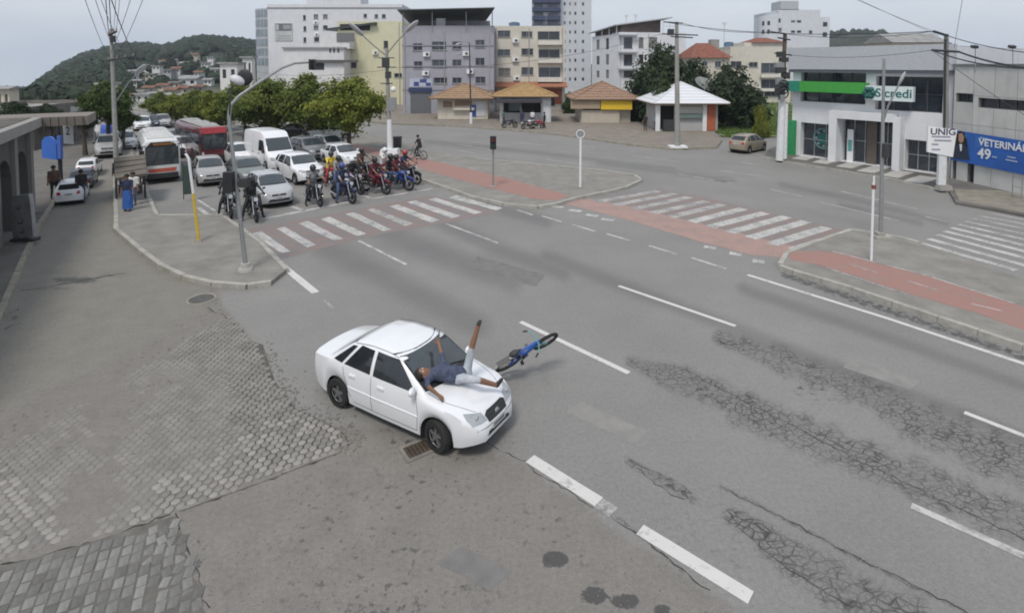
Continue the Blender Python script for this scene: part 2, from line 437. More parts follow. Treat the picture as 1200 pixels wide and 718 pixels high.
def stroke(name, a, b_, wid, m, z=.005, parent=None):
    "a painted line between two photograph pixels, wid metres wide"
    A, B = G(*a), G(*b_); d = (B-A).normalized(); nn = Vector((-d.y, d.x, 0))*wid/2
    k = max(2, min(30, int((B-A).length/.4))); L1 = []; L2 = []
    for i in range(k+1):
        c = A+(B-A)*(i/k); e = random.uniform(-.012, .012)
        L1.append(c-nn*(1+e*3)); L2.append(c+nn*(1+e*3))
    vs = [(p.x, p.y, z) for p in L1+list(reversed(L2))]
    mb = MB(); mb.add(vs, [tuple(range(len(vs)))])
    return mb.build(name, m, parent, world=parent is not None)
for a, b_, w_, m in [((610, 377), (737, 437), .15, M_mark_b), ((1068, 592), (1240, 669), .15, M_mark), ((725, 335), (862, 382), .14, M_mark_b), ((1130, 483), (1240, 526), .14, M_mark_b),
                     ((420, 282), (476, 310), .13, M_mark), ((522, 262), (584, 285), .13, M_mark), ((342, 242), (356, 247), .2, M_mark), ((420, 228), (434, 232), .2, M_mark),
                     ((621, 537), (702, 588), .24, M_mark_b), ((702, 589), (719, 600), .24, M_mark_w), ((750, 620), (880, 700), .23, M_mark_b), ((232, 243), (243, 251), .2, M_mark)]:
    stroke('lane_dash', a, b_, w_, m, parent=road)
for a, b_ in [((606, 246), (624, 252)), ((635, 253), (658, 260)), ((670, 263), (697, 271)), ((711, 274), (738, 282)), ((761, 288), (793, 298)), ((810, 302), (851, 315))]:
    stroke('lane_dash', a, b_, .14, M_mark, parent=road)
stroke('edge_line', (876, 322), (1040, 373), .16, M_mark_b, parent=road); stroke('edge_line', (1040, 373), (1290, 456), .16, M_mark_b, parent=road)
stroke('edge_line', (255, 249), (300, 286), .2, M_mark, parent=road); stroke('edge_line', (300, 286), (370, 343), .24, M_mark_b, parent=road)
stroke('edge_line', (379, 352), (391, 361), .1, M_mark_w, parent=road)
stroke('edge_line', (228, 232), (252, 247), .12, M_mark, parent=road)
sheet('crossing_ground', [(282, 270), (505, 229), (590, 250), (560, 254), (420, 280), (335, 302)], M_redx, .0035, road)
for q in [[(296, 274), (306, 271), (341, 295), (330, 297)], [(324, 268), (334, 266), (370, 287), (360, 290)], [(350, 262), (361, 259), (402, 280), (391, 282)], [(376, 257), (386, 254), (429, 274), (419, 277)],
          [(405, 251), (415, 249), (459, 269), (449, 271)], [(430, 246), (437, 244), (484, 262), (475, 265)], [(456, 242), (466, 240), (515, 258), (505, 261)], [(477, 237), (487, 235), (540, 253), (530, 256)], [(502, 234), (511, 232), (565, 249), (556, 251)], [(526, 232), (535, 229), (589, 244), (582, 247)]]:
    sheet('crossing_stripe', q, M_mark_w if q[0][0] == 430 else M_mark, .0075, road)
stroke('stop_line', (306, 257), (408, 237), .30, M_mark, parent=road); stroke('stop_line', (424, 235), (508, 221), .30, M_mark_w, parent=road)
# red crossing through the gap of the median
sheet('cycle_crossing', [(652, 236), (690, 233), (742, 243), (853, 270), (945, 292), (936, 303), (880, 299), (820, 283), (740, 259), (690, 246)], M_pink, .0035, road)
sheet('crossing_ground', [(700, 232), (775, 222), (820, 230), (1000, 272), (940, 293), (850, 270), (742, 244)], worn_paint('crossing_red', (.26, .185, .165), .50, (.19, .18, .172)), .0030, road)
for a, b_ in [((699, 236.5), (772, 224)), ((720, 240.5), (792, 227)), ((743, 245), (808, 231)), ((764, 250), (828, 236)), ((786, 254.5), (848, 239.5)), ((810, 260), (872, 244.5)), ((832, 266), (897, 249.5)), ((855, 272.5), (922, 254)), ((879, 279), (945, 259.5)), ((904, 286.5), (969, 266.5)), ((930, 293), (994, 273.5))]:
    stroke('crossing_stripe', a, b_, .5, M_mark_w if a[0] < 800 else M_mark, .0075, road)
for c in [(653, 242), (674, 246.5), (694, 252), (712, 257), (832, 289.5), (862, 297), (889, 306)]:
    stroke('give_way_block', (c[0]-7, c[1]-.5), (c[0]+7, c[1]+1.5), .36, M_mark, .0075, road)
# far carriageway
for i, (a, b_) in enumerate([((1079, 285), (1191, 317)), ((1088, 280), (1215, 315)), ((1098, 275), (1225, 309)), ((1107, 271), (1230, 302)), ((1115, 267), (1235, 296)), ((1123, 263), (1240, 290)), ((1131, 259.5), (1245, 284)), ((1139, 256), (1250, 278)), ((1147, 253), (1250, 272)), ((1157, 249.5), (1250, 267))]):
    stroke('crossing_stripe', a, b_, .34 if i < 5 else .28, M_mark if i < 6 else M_mark_w, .0075, road)
for a, b_ in [((985, 224), (1075, 245)), ((950, 234), (1053, 259)), ((845, 200), (897, 207)), ((836, 211), (860, 215)), ((795, 204), (852, 213.5)), ((738, 182), (798, 190)), ((903, 222), (940, 230)), ((660, 168), (700, 173)), ((600, 166), (640, 171)), ((524, 174), (556, 179.5)), ((538, 169.5), (576, 175.5)), ((553, 166), (592, 171)), ((640, 187), (690, 194)), ((1085, 254), (1110, 260)), ((868, 190), (905, 196))]:
    stroke('lane_dash', a, b_, .16, M_mark_w, parent=road)

# ---------------------------------------------------------------- pavements and medians (0.13 m kerbs)
M_pave = mat('pavement_concrete', (.225, .215, .195), .92, var=.2, scale=1.1, bump=.3, bscale=24, dirt=.45)
M_pave_b = mat('pavement_brown', (.215, .190, .160), .92, var=.2, scale=.9, bump=.3, bscale=24, dirt=.4)
M_pave_d = mat('pavement_dark', (.13, .125, .115), .92, var=.25, scale=1.0, bump=.3, bscale=24, dirt=.4)
M_kerb = mat('kerb_stone', (.36, .35, .315), .9, var=.2, scale=3.5, bump=.3, dirt=.5)
M_kerb_d = mat('kerb_old', (.28, .26, .215), .9, var=.25, scale=3, bump=.3, dirt=.5)
KZ = .13
def platform(name, label, pts, m, kerbs=(), z=KZ, km=M_kerb, kw=.16):
    w3 = [G(p[0], p[1], 0) for p in pts]
    mb = MB(); mb.prism([(p.x, p.y) for p in w3], -.04, z)
    o = mb.build(name, m); o['_w'] = (0, 0, 0); tag(o, label, kind='structure')
    for line in kerbs:
        # kerb stones of about a metre along the edge, a little proud of the paving
        q = [G(*p) for p in line]
        for i in range(len(q)-1):
            L_ = (q[i+1]-q[i]).length; k = max(1, round(L_/1.0))
            if L_/k > 1.6: k = int(L_/1.5)
            if L_ > 40: k = int(L_/4)
            d = (q[i+1]-q[i])/L_; nn = Vector((-d.y, d.x, 0))
            for s_ in range(k):
                a = q[i]+d*(L_*s_/k+.008); b_ = q[i]+d*(L_*(s_+1)/k-.008)
                e = random.uniform(-.008, .012); hz = z+.012+random.uniform(-.004, .012)
                kb = MB(); kb.prism([tuple((a-nn*(kw/2+e))[:2]), tuple((b_-nn*(kw/2+e))[:2]), tuple((b_+nn*(kw/2))[:2]), tuple((a+nn*(kw/2))[:2])], -.03, hz)
                kb.build('kerb_stone', km, o, world=True)
    return o
isl = platform('refuge_island', 'concrete refuge island with the bus shelter', [(132, 168), (134, 190), (136, 255), (136, 271), (163, 294), (190, 315), (216, 327), (250, 335), (290, 338), (318, 334), (338, 318), (305, 286), (262, 255), (184, 255), (170, 222), (160, 195), (154, 168)], M_pave,
               kerbs=[[(134, 190), (136, 255), (136, 271), (163, 294)], [(163, 294), (190, 315), (216, 327), (250, 335), (290, 338), (318, 334)], [(336, 320), (305, 287), (262, 256)], [(262, 255), (184, 255), (170, 222), (160, 195)]])
med = platform('median', 'concrete median strip with the street trees', [(150, 128), (300, 152), (395, 172), (440, 190), (480, 206), (520, 220), (555, 232), (590, 240), (630, 244), (652, 241), (672, 235), (705, 228), (735, 221), (751, 213), (744, 208), (714, 203), (640, 196), (560, 188), (500, 179), (440, 160), (360, 147), (230, 130)], M_pave,
               kerbs=[[(395, 173), (440, 191), (480, 207), (520, 221), (555, 233), (590, 241), (630, 245)], [(751, 212.5), (744, 207.5), (714, 202.5), (640, 195.5), (560, 187.5)], [(630, 244.5), (652, 241), (672, 235), (705, 228), (735, 221), (751, 213)]])
sheet('cycle_path', [(402, 168), (470, 182), (530, 196), (600, 213), (650, 227), (668, 233), (650, 238), (625, 236), (570, 222), (520, 208), (478, 195), (440, 184), (400, 172)], M_redp, KZ+.003, med)
stroke('path_line', (470, 181.5), (562, 202), .10, M_mark_w, KZ+.006, med)
med2 = platform('median_right', 'concrete median with a red cycle path', [(914, 314), (922, 301), (950, 290), (998, 273), (1015, 275), (1050, 281), (1077, 288), (1200, 332), (1330, 372), (1330, 455), (1200, 409), (1100, 375), (1000, 341), (930, 320)], M_pave,
                kerbs=[[(914, 315), (930, 321), (1000, 342), (1100, 376), (1200, 410), (1330, 456)], [(914, 313), (922, 300), (950, 289), (998, 272)], [(998, 272.5), (1015, 274.5), (1050, 280.5), (1077, 287.5)]])
sheet('cycle_path', [(926, 299), (960, 298), (990, 301), (1040, 315), (1090, 329), (1138, 344), (1192, 362), (1300, 398), (1300, 428), (1198, 392), (1147, 373), (1064, 349), (1006, 329), (968, 317), (925, 308)], M_redp, KZ+.003, med2)
for a, b_ in [((997, 314.5), (1029, 324.5)), ((1064, 334), (1099, 345)), ((1138, 361), (1175, 370))]: stroke('path_line', a, b_, .08, M_mark_w, KZ+.006, med2)
stroke('path_line', (975, 298.5), (1090, 328.5), .10, M_mark_w, KZ+.006, med2); stroke('path_line', (1090, 329), (1190, 361), .10, M_mark_w, KZ+.006, med2)
stroke('path_line', (968, 318), (1064, 350.5), .08, M_mark_w, KZ+.006, med2)
platform('pavement_left', 'dark pavement in front of the arcade', [(-400, 560), (-60, 420), (0, 372), (25, 312), (45, 267), (62, 241), (80, 218), (98, 196), (112, 182), (134, 176), (134, 166), (60, 170), (0, 200), (-400, 250)], M_pave_d,
         kerbs=[[(-60, 470), (0, 372), (25, 312), (45, 267), (62, 241), (80, 218), (98, 196), (112, 182), (134, 176)]], km=M_kerb_d)
platform('pavement_square', 'brown paved square around the kiosks', [(380, 138), (455, 146), (520, 148), (580, 152), (640, 157), (700, 165), (740, 171), (790, 176), (840, 174), (846, 166), (838, 158), (836, 150), (820, 140), (800, 122), (380, 118)], M_pave_b,
         kerbs=[[(440, 144.5), (520, 148), (580, 152), (640, 157), (700, 165), (740, 171), (790, 176), (840, 174)]], km=M_kerb_d)
bankp = platform('pavement_bank', 'pavement with pale slabs in front of the bank', [(895, 186), (920, 191), (975, 200), (1040, 211), (1090, 222), (1112, 226), (1120, 240), (1160, 247), (1330, 280), (1330, 200), (1110, 185), (925, 170), (902, 176)], M_pave_d,
         kerbs=[[(895, 186), (920, 191), (975, 200), (1040, 211), (1090, 222), (1112, 226)]])
sheet('sand_strip', [(1118, 224), (1170, 226), (1330, 252), (1330, 276), (1165, 246), (1124, 238)], mat('sandy_pavement', (.24, .22, .18), .95, var=.25, scale=2), KZ+.003, bankp)
for c in [(947, 186), (971, 190.5), (999, 195.5), (1024, 201), (1052, 206.5), (1080, 213)]:
    a, b_ = G(c[0]-15, c[1]+3.2, KZ), G(c[0]+1, c[1]-4.4, KZ)
    stroke('pale_slab', (c[0]-11, c[1]+3.0), (c[0]+9, c[1]-3.4), 1.0, mat('pale_slab', (.42, .41, .39), .85, var=.12, scale=3), KZ+.004, bankp)
lawn = platform('lawn', 'green lawn beside the dark trees', [(836, 153), (846, 161), (880, 162), (916, 160), (930, 150), (935, 128), (915, 112), (860, 116), (800, 126), (815, 140)], mat('lawn_soil', (.10, .13, .045), .95, var=.3, scale=1.5), z=.16)
stroke('lawn_border', (842, 160), (916, 161.5), .35, mat('lawn_border', (.42, .40, .30), .9), .17, lawn)

# ---------------------------------------------------------------- block paving at the mouth of the side street
M_hex = mat('hexagon_block', (.215, .206, .190), .9, var=.25, scale=2.5, bump=.35, bscale=45, dirt=.2)
M_blk = mat('granite_block', (.16, .158, .150), .9, var=.35, scale=4, bump=.35, bscale=40, dirt=.3)
M_bed = mat('paving_bed', (.125, .119, .108), .95, var=.3, scale=3)
HEX = [(270, 371), (300, 404), (322, 448), (348, 480), (395, 503), (407, 520), (398, 529), (330, 553), (210, 597), (110, 628), (0, 657), (-60, 672), (-60, 560), (40, 505), (120, 455), (190, 418), (240, 385)]
def paving(name, label, poly, cells, bedmat, bed_z):
    w3 = [G(*p) for p in poly]
    mb = MB(); mb.add([(p.x, p.y, bed_z) for p in w3], [tuple(range(len(w3)))])
    o = mb.build(name, bedmat); o['_w'] = (0, 0, 0); tag(o, label, kind='structure')
    return o
def ring_mesh(ring, h, bev, m, name):
    "a paving block: top face, bevelled rim, sides"
    mb = MB(); n = len(ring)
    c = (sum(p[0] for p in ring)/n, sum(p[1] for p in ring)/n)
    ins = [(p[0]+(c[0]-p[0])*bev, p[1]+(c[1]-p[1])*bev) for p in ring]
    vs = [(p[0], p[1], -.05) for p in ring]+[(p[0], p[1], h-.012) for p in ring]+[(p[0], p[1], h) for p in ins]
    fs = [(i, (i+1) % n, n+(i+1) % n, n+i) for i in range(n)]+[(n+i, n+(i+1) % n, 2*n+(i+1) % n, 2*n+i) for i in range(n)]+[tuple(range(2*n, 3*n))]
    mb.add(vs, fs); return mb
hexp = MB(); 
wv = [G(*p) for p in HEX]
wv = [G(*p) for p in [(292, 398), (308, 404), (322, 446), (346, 478), (396, 502), (404, 521), (340, 545), (300, 552), (275, 540), (300, 520), (285, 500), (262, 488), (290, 470), (272, 450), (296, 436), (280, 415)]]
hexp.add([(p.x, p.y, .0045) for p in reversed(wv)], [tuple(range(len(wv)))])
hx = hexp.build('hexagon_paving', mat('dusty_bed', (.085, .080, .072), .95, var=.35, scale=2.2)); hx['_w'] = (0, 0, 0)
tag(hx, 'worn hexagonal block paving at the side street mouth', kind='structure')
s_ = .088; cells = []
hd = R(28)
for i in range(-85, 86):
    for k in range(-85, 86):
        u = (i+.5*(k % 2))*s_*math.sqrt(3); v = k*s_*1.5
        c0 = G(230, 500); x = c0.x+u*math.cos(hd)-v*math.sin(hd); y = c0.y+u*math.sin(hd)+v*math.cos(hd)
        if y < 4.5: continue
        px, py = proj((x, y, 0))
        if -40 < px < 420 and 360 < py < 690 and in_poly(px, py, HEX): cells.append((x, y, px, py))
def hex_lift(px, py):
    # exposed towards the carriageway, buried in dust towards the street
    e = .25+.75*sstep(120, 330, px+(py-480)*.25)
    e += .55*N2(px, py, .014, 2.2)+.3*N2(px, py, .05, 7.7)
    e += .35*sstep(40, 5, abs(poly_sd(px, py, HEX)))*(1 if px > 150 else .3)
    return max(0.0, min(1.0, e))
ring = [(math.cos(R(60*i+30)+hd)*s_*.93, math.sin(R(60*i+30)+hd)*s_*.93) for i in range(6)]
variants = []
for vi in range(6):
    rr = [(p[0]*random.uniform(.84, 1.03), p[1]*random.uniform(.84, 1.03)) for p in ring]
    mb = ring_mesh(rr, .012, .16, M_hex, 'block'); me = bpy.data.meshes.new('hexagon_block'); me.from_pydata(mb.v, [], mb.f)
    k = .95+.10*vi
    me.materials.append(mat('hexagon_block_%d' % vi, (.205*k, .196*k, .182*k), .9, var=.2, scale=3, bump=.35, bscale=45, dirt=.25)); variants.append(me)
cells = [(c, hex_lift(c[2], c[3])) for c in cells]
cells = [c for c in cells if c[1] > .18]
cells.sort(key=lambda c: -(c[0][3]+c[1]*160))
rest = MB()
for i, ((x, y, px, py), e) in enumerate(cells):
    z = -.0125+.024*e+random.uniform(-.003, .003); me = random.choice(variants)
    if i < 298:
        o = bpy.data.objects.new('paving_block', me); scene.collection.objects.link(o); o.parent = hx
        o.location = (x+random.gauss(0, .004), y+random.gauss(0, .004), z); o.rotation_euler = (random.uniform(-.05, .05), random.uniform(-.05, .05), random.uniform(-.12, .12))
    else:
        rest.add([(v.co.x+x, v.co.y+y, v.co.z+z) for v in me.vertices], [tuple(p.vertices) for p in me.polygons], 0)
ro = rest.build('buried_blocks', M_hex, hx); ro['kind'] = 'stuff'
# granite setts in the lower corner
SETT = [(-60, 682), (0, 664), (60, 648), (110, 634), (150, 621), (205, 604), (208, 618), (219, 632), (213, 645), (228, 660), (222, 672), (238, 690), (230, 702), (246, 725), (250, 760), (-60, 800)]
wv = [G(*p) for p in SETT]; sb = MB(); sb.add([(p.x, p.y, .0045) for p in reversed(wv)], [tuple(range(len(wv)))])
sp_ = sb.build('sett_paving', M_bed); sp_['_w'] = (0, 0, 0); tag(sp_, 'dark granite sett paving in the lower corner', kind='structure')
A_, B_ = G(-60, 682), G(205, 604); du = (B_-A_).normalized(); dv = Vector((du.y, -du.x, 0))
if dv.y > 0: dv = -dv
svar = []
for vi in range(7):
    a, b_ = .092, .068
    rr = [(-a*random.uniform(.86, 1), -b_*random.uniform(.86, 1)), (a*random.uniform(.86, 1), -b_*random.uniform(.86, 1)), (a*random.uniform(.86, 1), b_*random.uniform(.86, 1)), (-a*random.uniform(.86, 1), b_*random.uniform(.86, 1))]
    mb = ring_mesh(rr, .016, .12, M_blk, 'sett'); me = bpy.data.meshes.new('sett'); me.from_pydata(mb.v, [], mb.f)
    k = .85+.12*vi; me.materials.append(mat('granite_sett_%d' % vi, (.150*k, .148*k, .140*k), .9, var=.25, scale=5, bump=.4, bscale=40, dirt=.3)); svar.append(me)
ns = 0; col_i = 0; u = .1
ang = math.atan2(dv.y, dv.x)
while u < 8:
    v = .1+random.uniform(0, .2)
    while v < 4:
        p = A_+du*u+dv*v; px, py = proj(p)
        if p.y > 4.5 and py < 745 and px > -8 and py < 722 and in_poly(px, py, SETT) and ns < 400:
            if not (random.random() < .06 and px > 170):
                o = bpy.data.objects.new('sett', random.choice(svar)); scene.collection.objects.link(o); o.parent = sp_
                o.location = (p.x, p.y, random.uniform(-.009, .001)-.003*(px > 170)); o.rotation_euler = (random.uniform(-.05, .05), random.uniform(-.05, .05), ang+random.uniform(-.06, .06)+(random.uniform(-.3, .3) if px > 170 else 0)); ns += 1
        v += random.uniform(.165, .20)
    u += .142; col_i += 1
# the concrete border between the two pavings, in lengths
bd = [G(*p) for p in [(-60, 674), (0, 658), (110, 630), (210, 598), (330, 555), (400, 529)]]
for i in range(len(bd)-1):
    L_ = (bd[i+1]-bd[i]).length; d = (bd[i+1]-bd[i])/L_; nn = Vector((-d.y, d.x, 0)); k = max(1, round(L_/.8))
    for q in range(k):
        if random.random() < .12: continue
        a = bd[i]+d*(L_*q/k+.012); b_ = bd[i]+d*(L_*(q+1)/k-.012); e = random.uniform(.022, .036)
        kb = MB(); kb.prism([tuple((a-nn*e)[:2]), tuple((b_-nn*e)[:2]), tuple((b_+nn*e)[:2]), tuple((a+nn*e)[:2])], -.03, .022+random.uniform(-.008, .004))
        kb.build('border_stone', mat('border_grey', (.20, .19, .172), .9, var=.3, scale=4, dirt=.4), hx, world=True)
# crumbled rubble along the broken edge of the paving
rb = MB()
for _ in range(700):
    t = random.random(); e = [(300, 408), (322, 450), (346, 482), (404, 506), (408, 522)]
    k = random.randrange(4); px = lerp(e[k][0], e[k+1][0], random.random())+random.gauss(0, 9); py = lerp(e[k][1], e[k+1][1], random.random())+random.gauss(0, 8)
    p = G(px, py); s2 = random.uniform(.012, .045)
    rb.box((p.x, p.y, s2*.3), (s2, s2*random.uniform(.6, 1.3), s2*.7), Matrix.Rotation(random.uniform(0, 6), 3, 'Z') @ Matrix.Rotation(random.uniform(-.4, .4), 3, 'X'), taper=.7)
for _ in range(900):
    px = random.uniform(200, 900); py = random.uniform(520, 715)
    if in_poly(px, py, APRON):
        p = G(px, py); s2 = random.uniform(.006, .02); rb.box((p.x, p.y, s2*.3), (s2, s2*random.uniform(.6, 1.3), s2*.7), Matrix.Rotation(random.uniform(0, 6), 3, 'Z'), taper=.7)
tag(rb.build('rubble', mat('rubble', (.20, .19, .175), .95, var=.35, scale=9)), 'loose grit and broken paving along the road edge', kind='stuff')
# storm drain in the gutter
dr = thing('storm_drain', 'rusty storm drain with a concrete rim beside the front wheel of the white car', 'drain', G(497, 524))
q0, q1 = G(476, 532), G(515, 516); d = (q1-q0).normalized(); nn = Vector((-d.y, d.x, 0))
def rect_ring(mb, a, b_, hw, t, z0, z1):
    for s2 in (-1, 1): mb.prism([tuple((a+nn*s2*hw)[:2]), tuple((b_+nn*s2*hw)[:2]), tuple((b_+nn*s2*(hw+t))[:2]), tuple((a+nn*s2*(hw+t))[:2])], z0, z1)
    for e, f in ((a, -1), (b_, 1)): mb.prism([tuple((e-nn*(hw+t))[:2]), tuple((e+nn*(hw+t))[:2]), tuple((e+nn*(hw+t)+d*t*f)[:2]), tuple((e-nn*(hw+t)+d*t*f)[:2])], z0, z1+.001)
mb = MB(); rect_ring(mb, q0, q1, .16, .07, -.03, .018); mb.build('rim', mat('drain_rim', (.19, .18, .16), .9, var=.3, dirt=.4), dr, world=True)
mb = MB(); mb.prism([tuple((q0-nn*.16)[:2]), tuple((q1-nn*.16)[:2]), tuple((q1+nn*.16)[:2]), tuple((q0+nn*.16)[:2])], -.03, .006); mb.build('pit', mat('drain_pit', (.03, .028, .025), .9), dr, world=True)
for i in range(9):
    c = q0+(q1-q0)*((i+.5)/9); mb = MB(); mb.prism([tuple((c-nn*.155-d*.02)[:2]), tuple((c-nn*.155+d*.02)[:2]), tuple((c+nn*.155+d*.02)[:2]), tuple((c+nn*.155-d*.02)[:2])], 0, .012); mb.build('bar', mat('rusty_iron', (.10, .07, .05), .8, .3, var=.4), dr, world=True)
mh = thing('manhole_cover', 'round iron manhole cover below the refuge island', 'manhole', G(236, 350))
mb = MB(); c = G(236, 350); mb.cyl((c.x, c.y, -.02), (c.x, c.y, .009), .33, n=28); mb.build('cover', mat('cast_iron', (.10, .098, .092), .7, .2, var=.3), mh, world=True)
mb = MB(); mb.torus((c.x, c.y, .004), .37, .03, (0, 0, 1), 28, 6, sq=.4); mb.build('rim', M_kerb_d, mh, world=True)

# long open cracks along the joints of the carriageway
def crack(pts, wid=.02, name='crack'):
    q = [G(*p) for p in pts]; Lp = []; Rp = []
    for i in range(len(q)-1):
        d = (q[i+1]-q[i]); n_ = max(3, int(d.length/.09)); nn = Vector((-d.y, d.x, 0)).normalized()
        for k in range(n_):
            c = q[i]+d*(k/n_)+nn*(random.gauss(0, .018)+.05*N2(c0x(i, k), .5, .31, 4)); w_ = wid*random.uniform(.15, 1.0)
            Lp.append(c+nn*w_); Rp.append(c-nn*w_)
    m = MB(); n = len(Lp); m.add([(p.x, p.y, .0032) for p in Lp]+[(p.x, p.y, .0032) for p in Rp], [(i, n+i, n+i+1, i+1) for i in range(n-1)]); m.build(name, mat('crack_dark', (.040, .038, .036), .95, var=.3), road, world=True)
def c0x(i, k): return i*7.3+k*.4
crack([(812, 438), (870, 469), (940, 504), (1010, 543), (1085, 577), (1230, 645)], .013); crack([(843, 569), (900, 597), (960, 630), (1040, 671), (1130, 716), (1180, 745)], .012); crack([(715, 602), (760, 634), (805, 672), (840, 700)], .013)
crack([(736, 538), (770, 552), (800, 568), (815, 584)], .010); crack([(745, 548), (780, 574), (810, 588)], .010); crack([(855, 605), (900, 648), (960, 690), (1010, 720)], .010); crack([(560, 512), (620, 545), (700, 600)], .012)
# patch repairs in the carriageway
M_patch = mat('asphalt_patch', (.165, .162, .156), .92, var=.16, scale=3, bump=.3, bscale=50); M_patch_b = mat('asphalt_patch_pale', (.235, .229, .217), .92, var=.14, scale=3, bump=.3, bscale=50)
for pts, m_ in (([(560, 300), (640, 322), (628, 336), (545, 312)], M_patch), ([(470, 395), (520, 415), (505, 428), (455, 408)], M_patch_b), ([(1000, 420), (1080, 446), (1066, 456), (988, 430)], M_patch_b), ([(680, 470), (760, 505), (742, 520), (664, 484)], M_patch_b), ([(540, 640), (600, 670), (575, 690), (512, 660)], M_patch)):
    sheet('road_patch', pts, m_, .0024, road, .03)
crack([(24, 341), (75, 333), (110, 326), (152, 319)], .035); crack([(0, 372), (26, 360)], .03); crack([(5, 386), (26, 376)], .02); crack([(243, 360), (266, 372), (290, 396)], .02); crack([(214, 598), (300, 567), (400, 531)], .020); crack([(0, 662), (110, 634), (208, 601)], .022); crack([(207, 600), (217, 640), (228, 662), (238, 700), (246, 720)], .014); crack([(400, 505), (412, 520), (400, 530)], .025); crack([(345, 484), (370, 500), (398, 503)], .03)
